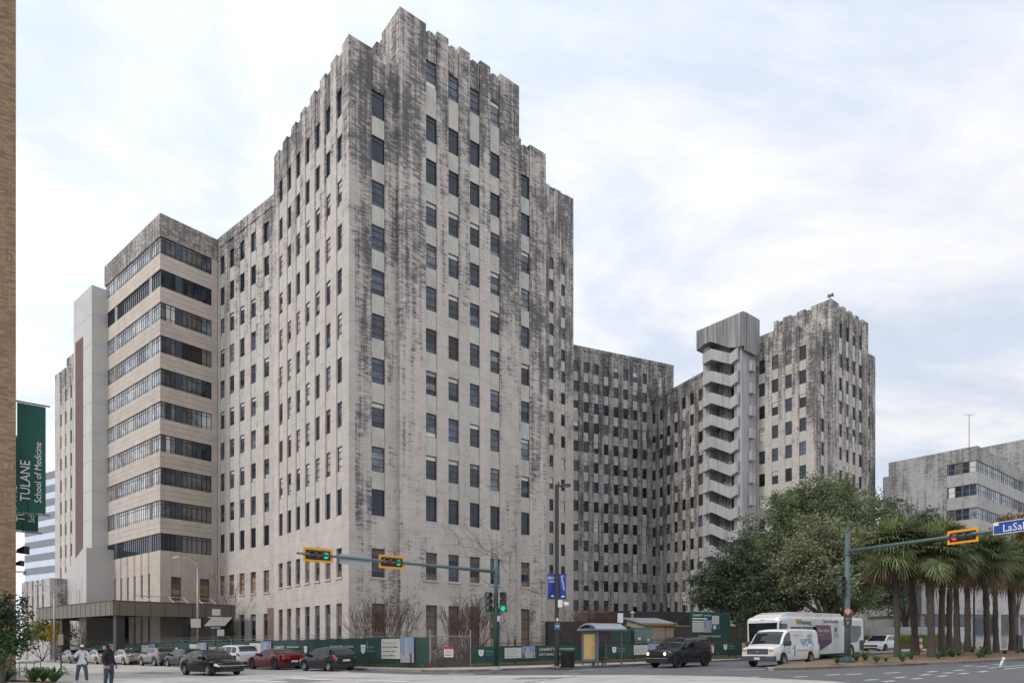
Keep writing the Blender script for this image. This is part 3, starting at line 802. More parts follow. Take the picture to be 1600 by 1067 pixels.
# ---- far striped office block at left
def striped_office():
    c = at(88, 1000, 240)
    root = thing('office_block', 'distant office block with pale and grey horizontal stripes', 'building', (c.x, c.y, 0), R(58))
    top = EYE+266/F*240
    MB().box(0.3, 20, 0.3, 25, -1, top-0.1).build('wall_core', 'white_panel', root)
    z = top
    i = 0
    while z > 2:
        z0 = z-2.45
        MB().box(0, 20, 0, 25, z0, z).build('spandrel_stripe', 'office_grey' , root)
        z = z0-2.45
        MB().box(0.15, 19.9, 0.15, 24.9, z, z0).build('window_stripe', 'office_glass', root)
mat('office_grey', (0.21, 0.22, 0.25), 0.6, 0.08, 0.3); mat('office_glass', (0.55, 0.62, 0.72), 0.15, 0.08, 0.3, spec=0.6)
striped_office()
# ================================================================ ground, roads, pavements
mat('concrete_road', (0.44, 0.42, 0.395), 0.92, 0.14, 0.5, bump=0.3, dirt=0.3)
mat('asphalt', (0.115, 0.116, 0.125), 0.85, 0.18, 0.7, bump=0.35, dirt=0.25)
mat('pavement', (0.36, 0.34, 0.315), 0.92, 0.14, 0.8, bump=0.3, dirt=0.3)
mat('pavement_pale', (0.50, 0.48, 0.45), 0.92, 0.1, 0.8, bump=0.2, dirt=0.12)
mat('kerb', (0.32, 0.30, 0.275), 0.9, 0.2, 1.6, bump=0.3, dirt=0.4)
mat('road_paint', (0.66, 0.65, 0.62), 0.8, 0.12, 3, dirt=0.35)
mat('yellow_paint', (0.52, 0.32, 0.05), 0.8, 0.15, 3, dirt=0.3)
mat('soil', (0.10, 0.085, 0.055), 0.95, 0.3, 1.5, bump=0.5)
mat('mulch', (0.20, 0.13, 0.075), 0.95, 0.35, 3, bump=0.8)
mat('iron', (0.05, 0.035, 0.03), 0.7, 0.3, 4)
def ground_sheet():
    xs = [-3000, -60, -45, -30, -15, 0, 15, 30, 45, 3000]; ys = [-400, 0, 60, 150, 400, 3500]
    vs = [(x, y, gz(x)) for y in ys for x in xs]; n = len(xs)
    fs = [(j*n+i, j*n+i+1, (j+1)*n+i+1, (j+1)*n+i) for j in range(len(ys)-1) for i in range(n-1)]
    struct(MB().add(vs, fs).build('ground', 'concrete_road'))
ground_sheet()
def sheet(name, pts, dz, m):
    return struct(MB().add([(p[0], p[1], gz(p[0])+dz) for p in pts], [tuple(range(len(pts)))]).build(name, m))
def slab(name, pts, dz, m, z0=-0.1):
    n = len(pts)
    return struct(MB().rings([[(p[0], p[1], gz(p[0])+z0) for p in pts], [(p[0], p[1], gz(p[0])+dz) for p in pts]]).build(name, m))
US, VS = az(40), az(-50); UM, VM = az(51.35), az(-38.65); UT = az(65)
PARK = Vector((-11.55, 41.5, 0))
def kerb_strip(path, w, h, parent, seg=2.4):
    """kerb stones laid end to end along a path (to the left of it lies the pavement)"""
    k = 0
    for a, b in zip(path[:-1], path[1:]):
        a, b = Vector(a), Vector(b); L = (b-a).length; n = max(1, round(L/seg)); d = (b-a)/n; nn = Vector((-d.y, d.x, 0)).normalized()*w
        for i in range(n):
            p, q = a+d*(i+0.004), a+d*(i+0.996)
            pl = [p, q, q+nn, p+nn]; j = random.uniform(-0.006, 0.006)
            MB().rings([[(v.x, v.y, gz(v.x)-0.1) for v in pl], [(v.x, v.y, gz(v.x)+h+j) for v in pl]]).build('kerb_stone', 'kerb', parent); k += 1
# block corner: left kerb, round corner, right kerb
kl = PARK+US*1.15
left_far = kl+VS*65
cpts = []
c0 = Vector((-3.0, 36.35, 0))
for i in range(7):
    t = i/6; a0 = kl-VS*7.4; a1 = Vector((-1.2, 37.05, 0)); p = a0*(1-t)**2+c0*2*t*(1-t)+a1*t*t; cpts.append(p)
right_pts = [Vector(p+(0,)) for p in ((4.7, 39.35), (8.5, 41.7), (13.8, 45.4), (25, 53.0), (44, 66))]
path = [left_far]+cpts+right_pts
blk = slab('pavement', [(p.x, p.y) for p in path]+[(44, 150), (left_far.x, 150)], 0.12, 'pavement')
kerb_strip(path, 0.16, 0.135, blk)
# dark asphalt of the avenue
near_edge = [gp(540, 1049.5), gp(640, 1053), gp(740, 1054.5), gp(1000, 1053.5), gp(1150, 1056.5), gp(1300, 1063.5), gp(1420, 1076), gp(1600, 1110)]
sheet('asphalt_road', [(p.x, p.y) for p in near_edge]+[(44, 20), (44, 85), (-9.0, 52)], 0.006, 'asphalt')
# planted ground behind the fences
f0 = PARK+US*3.35                                   # line of the left fence
FENCE_END = Vector((-4.98, 40.4, 0)); FR0 = Vector((-2.55, 40.8, 0)); UF = az(66)
fl = f0+VS*60
lawn = [fl, FENCE_END+Vector((0.1, 0.15, 0)), FR0+Vector((0, 0.15, 0)), FR0+UF*28, FR0+UF*28+Vector((0, 70, 0)), Vector((fl.x, 140, 0))]
sheet('planted_ground', [(p.x, p.y) for p in lawn], 0.128, 'soil')
# near-left pavement where the two people stand
nl = [gp(20, 1049), gp(100, 1052), gp(165, 1056.5), gp(255, 1066), gp(330, 1082), gp(100, 1110), gp(-120, 1090)]
nls = sheet('near_pavement', [(p.x, p.y) for p in nl], 0.012, 'pavement_pale')
# median
mt = [gp(1203, 1047.2), gp(1290, 1044.6), gp(1400, 1040.5), gp(1500, 1036), gp(1600, 1031.2)]
med_near = [Vector((p.x, p.y, 0)) for p in mt]+[Vector((44, 46.2, 0))]
med_far = [Vector((44, 64, 0)), Vector((30, 51.5, 0)), Vector((20, 41.6, 0)), Vector((14.6, 35.6, 0)), Vector((13.1, 34.2, 0))]
med = slab('median', [(p.x, p.y) for p in med_near+med_far], 0.12, 'kerb')
kerb_strip([med_far[-1]]+med_near, 0.16, 0.135, med)
def mulch_bed():
    """mounded bark mulch on the median"""
    inner = [p.copy() for p in med_near+med_far]; c = Vector((28, 46, 0))
    rings = []
    for t, h in ((0.985, 0.10), (0.93, 0.20), (0.80, 0.26), (0.6, 0.30), (0.3, 0.31)):
        rings.append([(c.x+(p.x-c.x)*t, c.y+(p.y-c.y)*t, gz(c.x+(p.x-c.x)*t)+h) for p in inner])
    struct(MB().rings(rings, True).build('mulch_bed', 'mulch'))
mulch_bed()
def stripe(x0, y0, x1, y1, w, m='road_paint', name='road_marking', dz=0.012):
    a, b = gp(x0, y0), gp(x1, y1); d = (b-a); d.z = 0; n = Vector((-d.y, d.x, 0)).normalized()*w/2
    pl = [a-n, b-n, b+n, a+n]
    return struct(MB().add([(p.x, p.y, gz(p.x)+dz) for p in pl], [(0, 1, 2, 3)]).build(name, m))
for x0, x1, y in ((1321, 1347, 1053), (1382, 1405, 1051), (1398, 1415, 1058), (1352, 1371, 1062), (1380, 1398, 1064), (1438, 1453, 1054), (1425, 1440, 1060), (1450, 1463, 1049),
                  (1465, 1479, 1056), (1474, 1488, 1051), (1490, 1506, 1047), (1499, 1513, 1052), (1530, 1542, 1049), (1505, 1520, 1040), (1525, 1543, 1041), (1550, 1569, 1038), (1290, 1312, 1054), (1240, 1262, 1057)):
    stripe(x0, y+0.6, x1, y-0.6, 0.22)
stripe(1544, 1043.5, 1602, 1038.5, 0.14); stripe(1568, 1045, 1602, 1041.8, 0.14)
for x0, y0, x1, y1 in ((1057, 1063, 1088, 1062), (955, 1060.5, 986, 1060), (841, 1062.4, 876, 1061.4), (1155, 1059, 1186, 1057), (890, 1047.2, 950, 1044.5), (1115, 1046.6, 1200, 1045.2), (880, 1053, 905, 1052)):
    stripe(x0, y0, x1, y1, 0.16)
# ladder crosswalk
for (x0, y0), (x1, y1), w in (((488, 1055.4), (568, 1057.6), 0.5), ((455, 1059.5), (515, 1061.8), 0.5), ((425, 1057.5), (482, 1059.4), 0.45), ((365, 1062), (445, 1065), 0.5), ((280, 1065.5), (420, 1055.5), 0.3), ((650, 1055), (700, 1056.2), 0.35), ((700, 1052.6), (740, 1053.4), 0.3), ((575, 1062.5), (640, 1065), 0.5)):
    stripe(x0, y0, x1, y1, w)
stripe(704, 1049.6, 718, 1049.2, 0.3, 'yellow_paint'); stripe(1240, 1049, 1290, 1047.5, 0.12, 'yellow_paint')
# tar seams across the pale road
mat('tar', (0.06, 0.06, 0.06), 0.8, 0.2, 3)
for a in ((690, 1061, 760, 1058.5), (560, 1066, 690, 1061), (0, 1048, 480, 1052.5), (820, 1066, 900, 1056)):
    stripe(*a, 0.07, 'tar', 'tar_seam', 0.010)
for a in ((0, 1053, 330, 1049.5), (120, 1045, 470, 1048), (240, 1066, 520, 1050.5), (60, 1041, 300, 1047.5), (900, 1066, 1010, 1054), (1010, 1064, 1230, 1061), (770, 1060, 1120, 1058)):
    stripe(*a, 0.03, 'tar', 'tar_seam', 0.010)
mat('patch', (0.24, 0.235, 0.23), 0.95, 0.2, 1.5, bump=0.3, dirt=0.4)
for quad in (((395, 1064), (470, 1066), (520, 1062.5), (450, 1060.5)), ((205, 1052), (262, 1053), (285, 1050.5), (232, 1049.5)), ((800, 1061), (870, 1060), (880, 1057.5), (815, 1058))):
    ps = [gp(*q) for q in quad]; struct(MB().add([(p.x, p.y, gz(p.x)+0.008) for p in ps], [(0, 1, 2, 3)]).build('road_patch', 'patch', fix=False))
# drain slot, and a flat round dark disc in the road
dr = stripe(556, 1047.3, 580, 1048.2, 0.35, 'interior_dark', 'drain_slot', 0.008)
def disc(px, py):
    c = gp(px, py)
    o = MB().prism([(0.33*math.cos(2*math.pi*k/20), 0.33*math.sin(2*math.pi*k/20)) for k in range(20)], 0.002, 0.016)
    o = o.build('dark_disc', 'iron', None, loc=c); tag(o, 'round dark flat disc in the pale road near the man in black', 'disc')
disc(173, 1058)
# ================================================================ vehicles
mat('tyre', (0.018, 0.018, 0.018), 0.85, 0.2, 6); mat('rim_alloy', (0.42, 0.42, 0.43), 0.35, 0.1, 5, metal=0.7); mat('rim_black', (0.02, 0.02, 0.02), 0.35, 0.1, 5)
mat('trim_black', (0.02, 0.02, 0.021), 0.55, 0.15, 5); mat('chrome', (0.6, 0.6, 0.6), 0.15, 0.05, 3, metal=1.0)
mat('lamp_clear', (0.62, 0.62, 0.60), 0.1, 0.1, 8, coat=1.0); mat('lamp_red', (0.32, 0.012, 0.015), 0.15, 0.2, 8, coat=1.0); mat('lamp_amber', (0.70, 0.22, 0.02), 0.2, 0.1, 8)
mat('plate', (0.62, 0.62, 0.60), 0.5, 0.1, 8); mat('white_paint', (0.72, 0.72, 0.715), 0.3, 0.03, 1, coat=0.6, dirt=0.05)
def paint(name, col, metal=0.25, rough=0.28): return mat(name, col, rough if metal else 0.16, 0.05, 1.2, metal=metal, coat=0.6 if metal else 0.0, dirt=0.02, spec=0.45)
mat('paint_black', (0.005, 0.0045, 0.0045), 0.12, 0.05, 1.2, spec=0.35); paint('paint_dark_grey', (0.026, 0.027, 0.031), 0.0); paint('paint_red', (0.13, 0.005, 0.009), 0.0); paint('paint_silver', (0.40, 0.39, 0.375), 0.5)
paint('paint_white', (0.62, 0.63, 0.65), 0.1); paint('paint_blue', (0.020, 0.030, 0.048), 0.0); paint('paint_beige', (0.36, 0.32, 0.265), 0.4); paint('paint_grey', (0.17, 0.17, 0.165), 0.4); paint('paint_crossover', (0.20, 0.195, 0.185), 0.4); paint('paint_jeep', (0.020, 0.021, 0.027), 0.0)
emit('headlamp_on', (1.0, 0.80, 0.55), 1.2)
def lerp(tab, u):
    if u <= tab[0][0]: return tab[0][1]
    for (a, x), (b, y) in zip(tab[:-1], tab[1:]):
        if u <= b:
            t = (u-a)/(b-a) if b > a else 0; t = t*t*(3-2*t)*0.5+t*0.5
            return x+(y-x)*t
    return tab[-1][1]
def set_pose(o, loc, heading):
    o.location = loc
    o.rotation_euler = (Matrix.Rotation(-math.atan(SLOPE), 3, 'Y') @ Matrix.Rotation(R(90-heading), 3, 'Z')).to_euler()
def wheel(root, x, y, r, wd, side, rim_m, spokes):
    def mk():
        prof = [(r*0.62, -wd/2), (r*0.93, -wd/2), (r, -wd*0.34), (r, wd*0.34), (r*0.93, wd/2), (r*0.62, wd/2)]
        n = 28; b = MB()
        b.rings([[(p[0]*math.cos(2*math.pi*k/n), p[1], p[0]*math.sin(2*math.pi*k/n)) for p in prof] for k in range(n)]+[[(p[0], p[1], 0) for p in prof]], False, closed=False)
        b.add([(r*0.64*math.cos(2*math.pi*k/n), -wd*0.1, r*0.64*math.sin(2*math.pi*k/n)) for k in range(n)], [tuple(range(n))])
        b.add([(r*0.64*math.cos(2*math.pi*k/n), wd*0.1, r*0.64*math.sin(2*math.pi*k/n)) for k in range(n)], [tuple(reversed(range(n)))])
        return b.mesh('wheel', 'tyre', fix=True)
    o = ob('wheel', cached(('wheel', r, wd), mk), root, (x, y, r))
    def mkr():
        b = MB(); n = 24
        for yy, s in ((-wd*0.42, 1), (wd*0.42, -1)):
            ro = [[(q*math.cos(2*math.pi*k/n), yy+dy*s, q*math.sin(2*math.pi*k/n)) for k in range(n)] for q, dy in ((r*0.66, 0.02), (r*0.64, -0.012), (r*0.56, 0.01))]
            b.rings(ro, False)
            for k in range(spokes):
                a = 2*math.pi*k/spokes; ca, sa = math.cos(a), math.sin(a)
                w0, w1 = r*0.10, r*(0.07 if spokes > 5 else 0.11)
                pts = [(-w0, 0.08*r), (w0, 0.08*r), (w1, 0.6*r), (-w1, 0.6*r)]
                ring = lambda dy: [(p[1]*ca-p[0]*sa, yy+dy*s, p[1]*sa+p[0]*ca) for p in pts]
                b.rings([ring(0.0), ring(0.03)])
            b.rings([[(r*0.13*math.cos(2*math.pi*k/10), yy+d*s, r*0.13*math.sin(2*math.pi*k/10)) for k in range(10)] for d in (-0.01, 0.03)])
        return b.mesh('rim', rim_m, fix=True)
    ob('rim', cached(('rim', r, wd, rim_m, spokes), mkr), o)
    return o
def car(name, label, loc, heading, S, group=None):
    root = thing(name, label, 'car' if name != 'van' else 'van', (0, 0, 0), 0, group); set_pose(root, loc, heading)
    L, W = S['L'], S['W']/2
    z0 = S.get('z0', 0.20); r = S['r']; wu = S['wheels']; ra = r+S.get('gap', 0.045)
    hw = S.get('hw', [(0, 0.80), (0.02, 0.90), (0.07, 0.97), (0.2, 1.0), (0.8, 1.0), (0.92, 0.96), (0.975, 0.86), (1, 0.74)])
    us = sorted(set([i/50 for i in range(51)]+[0.004, 0.01, 0.99, 0.996]+[w+d*ra/L for w in wu for d in (-1.0, -0.97, -0.9, -0.75, -0.5, -0.25, 0, 0.25, 0.5, 0.75, 0.9, 0.97, 1.0)]))
    us = [u for u in us if 0 <= u <= 1]
    def zb(u):
        z = z0+S.get('lift', 0.08)*(max(0, (u-0.93)/0.07)+max(0, (0.06-u)/0.06))
        for w in wu:
            d = abs(u-w)*L
            if d < ra: z = max(z, r+math.sqrt(max(0, ra*ra-d*d)))
        return z
    def sec(u):
        w = W*lerp(hw, u); zs = lerp(S['belt'], u); zt = max(zs, lerp(S['top'], u)); b = min(zb(u), zs-0.08); h = zs-b
        k = S.get('crease', 0.02)
        return [(w*0.93, b), (w*0.985-k*0.3, b+h*0.22), (w, b+h*0.58), (w*0.985, b+h*0.86), (w*0.945, zs), (w*0.62, zt-0.012 if zt > zs+0.02 else zs+0.004), (0, zt+0.008)]
    def surf(u, s):
        q = sec(u); i = min(int(s), 5); t = s-i; x = (u-0.5)*L
        return Vector((x, q[i][0]+(q[i+1][0]-q[i][0])*t, q[i][1]+(q[i+1][1]-q[i][1])*t))
    b = MB(); rings = []
    for u in us:
        q = sec(u); x = (u-0.5)*L
        rings.append([(x, y, z) for y, z in q]+[(x, -y, z) for y, z in reversed(q[:-1])])
    b.rings(rings, True, closed=False)
    body = b.build('body', S['paint'], root, smooth=True, fix=True)
    md = body.modifiers.new('edges', 'EDGE_SPLIT'); md.split_angle = R(38)
    # dark underbody and wheel wells
    MB().box(-L*0.485, L*0.485, -W*0.80, W*0.80, z0+0.02, r*2.0).build('underbody', 'trim_black', root)
    # ---- cabin
    g0, g1 = S['cabin']
    def cab(u):
        w = W*lerp(hw, u)*0.945; zs = lerp(S['belt'], u); h = max(0.0, lerp(S['roof'], u)-zs); ln = S.get('lean', 0.22)
        e = min(0.09, h*0.3)
        return w, zs, h, [(w, zs-0.03), (w-ln*h*0.5, zs+h*0.5), (w-ln*(h-e), zs+h-e), (w-ln*h-0.07*min(1, h*4), zs+h-0.012), ((w-ln*h)*0.5, zs+h+0.012), (0, zs+h+0.022)]
    n = 44; b = MB(); rings = []
    for i in range(n+1):
        u = g0+(g1-g0)*i/n; q = cab(u)[3]; x = (u-0.5)*L
        rings.append([(x, y, z) for y, z in q]+[(x, -y, z) for y, z in reversed(q[:-1])])
    b.rings(rings, True, closed=False)
    cb = b.build('cabin', S.get('roof_paint', S['paint']), root, smooth=True, fix=True)
    md = cb.modifiers.new('edges', 'EDGE_SPLIT'); md.split_angle = R(38)
    def side_pane(u0, u1, f0, f1, m, off, nm='side_window'):
        for sg in (1, -1):
            b = MB(); lo, hi = [], []
            for i in range(13):
                u = u0+(u1-u0)*i/12; w, zs, h, q = cab(u); x = (u-0.5)*L; ln = S.get('lean', 0.22)
                for f, arr in ((f0, lo), (f1, hi)): arr.append((x, sg*(w-ln*h*f+off), zs+h*f))
            b.rings([lo, hi], False, closed=False)
            b.build(nm, m, root, fix=True)
    for u0, u1 in S['glass']: side_pane(u0, u1, 0.10, 0.82, 'car_glass', 0.006)
    def top_pane(u0, u1, nm):
        b = MB(); rr = []
        for i in range(11):
            u = u0+(u1-u0)*i/10; w, zs, h, q = cab(u); x = (u-0.5)*L; yy = max(0.05, q[3][0]-0.035)
            row = []
            for k in range(-4, 5):
                f = k/4; z = zs+h+0.022-0.034*abs(f)**2+0.010; row.append((x+0.004, f*yy, z))
            rr.append(row)
        b.rings(rr, False, closed=False); b.build(nm, 'car_glass', root, smooth=True, fix=True)
    top_pane(*S['windshield'], 'windshield'); top_pane(*S['rear_glass'], 'rear_window')
    # ---- doors: panels a hair proud of the body, each with its handle
    def patch(u0, u1, s0, s1, off, m, nm, sides=(1, -1), nu=8, ns=6, parent=None):
        out = []
        for sg in sides:
            b = MB(); rr = []
            for i in range(nu+1):
                u = u0+(u1-u0)*i/nu; row = []
                for j in range(ns+1):
                    p = surf(u, s0+(s1-s0)*j/ns); dx = (1 if u > 0.9 else -1 if u < 0.1 else 0)*off*0.8
                    row.append((p.x+dx, sg*(p.y+off), p.z+(off if s0 >= 4 else 0)))
                rr.append(row)
            b.rings(rr, False, closed=False); out.append(b.build(nm, m, parent or root, smooth=True, fix=True))
        return out
    for u0, u1 in S['doors']:
        ds = patch(u0+0.0022, u1-0.0022, 0.45, 3.75, 0.006, S['paint'], 'door', nu=10)
        for d, sg in zip(ds, (1, -1)):
            p = surf(u0+0.035, 2.75)
            MB().box(p.x-0.09, p.x+0.09, sg*p.y+(0.008 if sg > 0 else -0.035), sg*p.y+(0.035 if sg > 0 else -0.008), p.z-0.016, p.z+0.016).build('handle', S.get('handle', S['paint']), d)
        for u in (u0, u1): patch(u-0.0024, u+0.0024, 0.5, 3.8, 0.003, 'trim_black', 'door_seam', nu=1)
    # sills / cladding
    cl = S.get('clad')
    if cl:
        for w in wu:
            for sg in (1, -1):
                b = MB(); r0, r1 = [], []
                for i in range(15):
                    a = math.pi*(-0.06+1.12*i/14); cx = (w-0.5)*L
                    for q, arr in ((ra-0.005, r0), (ra+0.07, r1)): 
                        x = cx+q*math.cos(a); z = r+q*math.sin(a); u = min(max(x/L+0.5, 0), 1)
                        arr.append((x, sg*(W*lerp(hw, u)+0.012), z))
                b.rings([r0, r1], False, closed=False); b.build('arch_trim', 'trim_black', root, fix=True)
        patch(wu[0]+ra/L+0.01, wu[1]-ra/L-0.01, 0.0, 0.75, 0.010, 'trim_black', 'sill_trim')
    # lights
    for u0, u1, s0, s1, m, nm in S['lights']: patch(u0, u1, s0, s1, 0.007, m, nm)
    xf, xr = L/2, -L/2
    for (end, y0, y1, za, zc, m, nm) in S['front']+S['rear']:
        x = xf if end > 0 else xr
        d = 0.014 if end > 0 else -0.014
        x0, x1 = sorted((x-d*3, x+d))
        o = MB().box(x0, x1, y0, y1, za, zc).build(nm, m, root)
    for w in wu:
        for sg in (1, -1): wheel(root, (w-0.5)*L, sg*(W-S.get('wd', 0.21)/2-0.012), r, S.get('wd', 0.21), sg, S.get('rim', 'rim_alloy'), S.get('spokes', 5))
    # mirrors
    um = S['mirror']; w, zs, h, q = cab(um); x = (um-0.5)*L; ms = S.get('msize', 1.0)
    for sg in (1, -1):
        b = MB(); yy = sg*(w+0.12*ms)
        b.rings([[(x+dx*ms, yy+dy*sg*ms, zs+0.10+dz*ms) for dx, dz in ((-0.05, -0.07), (0.03, -0.08), (0.09, -0.03), (0.07, 0.06), (-0.05, 0.08))] for dy in (-0.10, 0.11)])
        b.tube([(x, sg*(w-0.03), zs+0.03), (x, yy, zs+0.06)], 0.03, 6)
        b.build('mirror', S.get('mirror_m', S['paint']), root, fix=True)
    return root
def box6(end, y, z0, z1, m, nm): return (end, -y, y, z0, z1, m, nm)
SEDAN = dict(L=4.75, W=1.82, r=0.325, wheels=(0.185, 0.785), paint='paint_silver',
    belt=[(0, 0.84), (0.1, 0.94), (0.3, 0.95), (0.66, 0.90), (0.8, 0.80), (0.95, 0.68), (1, 0.58)],
    top=[(0, 0.93), (0.03, 1.02), (0.16, 1.04), (0.3, 0.97), (0.66, 0.95), (0.75, 0.93), (0.9, 0.83), (0.97, 0.72), (1, 0.62)],
    cabin=(0.10, 0.74), roof=[(0.10, 1.02), (0.16, 1.13), (0.28, 1.37), (0.40, 1.44), (0.5, 1.45), (0.56, 1.40), (0.64, 1.18), (0.74, 0.92)],
    glass=[(0.20, 0.36), (0.375, 0.63)], windshield=(0.57, 0.725), rear_glass=(0.125, 0.275), doors=[(0.23, 0.42), (0.42, 0.66)],
    lights=[(0.0, 0.055, 2.6, 4.2, 'lamp_red', 'taillight'), (0.93, 0.996, 2.5, 3.9, 'lamp_clear', 'headlight')],
    front=[box6(1, 0.55, 0.42, 0.58, 'trim_black', 'grille'), box6(1, 0.6, 0.22, 0.36, 'trim_black', 'lower_grille'), (1.0, -0.26, 0.26, 0.37, 0.41, 'chrome', 'grille_bar')],
    rear=[box6(-1, 0.26, 0.62, 0.74, 'plate', 'licence_plate'), box6(-1, 0.62, 0.26, 0.40, 'trim_black', 'rear_valance')], mirror=0.645)
def spec(base, **k): d = dict(base); d.update(k); return d
HATCH = spec(SEDAN, L=4.05, W=1.70, r=0.30, wheels=(0.165, 0.80), paint='paint_dark_grey',
    belt=[(0, 0.80), (0.05, 1.0), (0.3, 0.97), (0.7, 0.88), (0.85, 0.80), (0.95, 0.70), (1, 0.58)],
    top=[(0, 0.85), (0.05, 1.0), (0.72, 0.95), (0.85, 0.88), (0.95, 0.75), (1, 0.62)],
    cabin=(0.015, 0.82), roof=[(0.015, 1.0), (0.05, 1.18), (0.10, 1.37), (0.2, 1.43), (0.42, 1.46), (0.55, 1.42), (0.68, 1.18), (0.82, 0.90)], glass=[(0.115, 0.20), (0.215, 0.42), (0.435, 0.70)], windshield=(0.56, 0.80), rear_glass=(0.022, 0.095),
    doors=[(0.23, 0.43), (0.43, 0.69)], lights=[(0.0, 0.075, 2.5, 4.3, 'lamp_red', 'taillight'), (0.90, 0.99, 2.6, 4.0, 'lamp_clear', 'headlight')],
    rear=[box6(-1, 0.26, 0.60, 0.72, 'plate', 'licence_plate'), box6(-1, 0.66, 0.24, 0.44, 'trim_black', 'rear_valance'), (-1, -0.55, 0.55, 0.76, 0.86, 'trim_black', 'tailgate_band')], mirror=0.68)
COUPE = spec(SEDAN, L=4.84, W=1.91, r=0.36, wheels=(0.19, 0.79), paint='paint_red', rim='rim_black', crease=0.05, wd=0.26,
    belt=[(0, 0.86), (0.06, 0.98), (0.2, 1.02), (0.32, 0.96), (0.66, 0.92), (0.8, 0.88), (0.95, 0.74), (1, 0.60)],
    top=[(0, 0.92), (0.03, 1.05), (0.15, 1.05), (0.3, 0.98), (0.62, 0.97), (0.8, 0.94), (0.93, 0.84), (1, 0.66)],
    cabin=(0.15, 0.70), roof=[(0.15, 1.03), (0.22, 1.14), (0.33, 1.33), (0.42, 1.375), (0.5, 1.36), (0.56, 1.26), (0.70, 0.95)], glass=[(0.34, 0.38), (0.40, 0.60)], windshield=(0.51, 0.685), rear_glass=(0.17, 0.32),
    doors=[(0.37, 0.66)], lights=[(0.0, 0.03, 2.7, 3.9, 'lamp_red', 'taillight'), (0.94, 0.996, 2.7, 3.8, 'lamp_clear', 'headlight')],
    rear=[(-1, 0.32, 0.72, 0.74, 0.88, 'lamp_red', 'taillight'), (-1, -0.72, -0.32, 0.74, 0.88, 'lamp_red', 'taillight'), box6(-1, 0.24, 0.50, 0.62, 'plate', 'licence_plate'), box6(-1, 0.72, 0.22, 0.46, 'trim_black', 'rear_valance')], mirror=0.60)
SUV = spec(SEDAN, L=4.6, W=1.84, r=0.35, wheels=(0.185, 0.79), paint='paint_white', z0=0.24,
    belt=[(0, 0.95), (0.04, 1.08), (0.3, 1.07), (0.7, 1.02), (0.85, 0.95), (0.95, 0.84), (1, 0.70)],
    top=[(0, 1.0), (0.04, 1.08), (0.72, 1.06), (0.86, 1.02), (0.96, 0.90), (1, 0.74)],
    cabin=(0.02, 0.78), roof=[(0.02, 1.09), (0.06, 1.38), (0.11, 1.60), (0.2, 1.66), (0.45, 1.68), (0.56, 1.63), (0.66, 1.36), (0.78, 1.03)], glass=[(0.10, 0.225), (0.245, 0.43), (0.45, 0.68)], windshield=(0.57, 0.76), rear_glass=(0.03, 0.10),
    doors=[(0.25, 0.44), (0.44, 0.68)], lights=[(0.0, 0.07, 2.9, 3.95, 'lamp_red', 'taillight'), (0.92, 0.995, 2.7, 3.8, 'lamp_clear', 'headlight')],
    front=[box6(1, 0.6, 0.55, 0.72, 'trim_black', 'grille'), box6(1, 0.62, 0.28, 0.44, 'trim_black', 'lower_grille'), (1, -0.28, 0.28, 0.46, 0.53, 'plate', 'licence_plate')],
    rear=[box6(-1, 0.26, 0.74, 0.86, 'plate', 'licence_plate'), box6(-1, 0.68, 0.28, 0.50, 'trim_black', 'rear_valance')], mirror=0.665, clad=True)
CROSS = spec(SUV, L=4.36, W=1.80, paint='paint_crossover', r=0.34,
    roof=[(0.02, 1.09), (0.08, 1.30), (0.16, 1.48), (0.26, 1.54), (0.45, 1.565), (0.56, 1.52), (0.68, 1.26), (0.80, 1.0)], cabin=(0.02, 0.80), rear_glass=(0.04, 0.15), windshield=(0.57, 0.78), glass=[(0.20, 0.40), (0.42, 0.69)], crease=0.06,
    lights=[(0.0, 0.11, 3.0, 4.0, 'lamp_red', 'taillight'), (0.90, 0.99, 2.8, 4.0, 'lamp_clear', 'headlight')])
JEEP = spec(SUV, L=4.23, W=1.81, paint='paint_jeep', r=0.355, rim='rim_black', z0=0.27, lean=0.12, wheels=(0.18, 0.80), roof_paint='paint_jeep',
    hw=[(0, 0.86), (0.02, 0.93), (0.07, 0.98), (0.2, 1.0), (0.8, 1.0), (0.93, 0.97), (0.975, 0.91), (1, 0.85)],
    belt=[(0, 1.02), (0.04, 1.13), (0.3, 1.12), (0.7, 1.08), (0.85, 1.04), (0.96, 0.98), (1, 0.90)],
    top=[(0, 1.05), (0.04, 1.13), (0.72, 1.12), (0.86, 1.09), (0.965, 1.02), (1, 0.94)],
    cabin=(0.015, 0.745), roof=[(0.015, 1.14), (0.04, 1.46), (0.07, 1.63), (0.14, 1.68), (0.45, 1.695), (0.58, 1.66), (0.655, 1.42), (0.745, 1.11)], glass=[(0.08, 0.20), (0.225, 0.42), (0.445, 0.67)], windshield=(0.59, 0.735), rear_glass=(0.02, 0.065),
    lights=[(0.0, 0.05, 2.6, 3.8, 'lamp_red', 'taillight'), (0.945, 0.975, 3.0, 3.6, 'lamp_amber', 'indicator')],
    front=[box6(1, 0.44, 0.72, 0.90, 'trim_black', 'grille'), box6(1, 0.74, 0.30, 0.52, 'trim_black', 'lower_grille'), (1, -0.75, 0.75, 0.54, 0.585, 'grey_frame', 'bumper_strip')],
    mirror=0.66, mirror_m='trim_black', handle='trim_black')
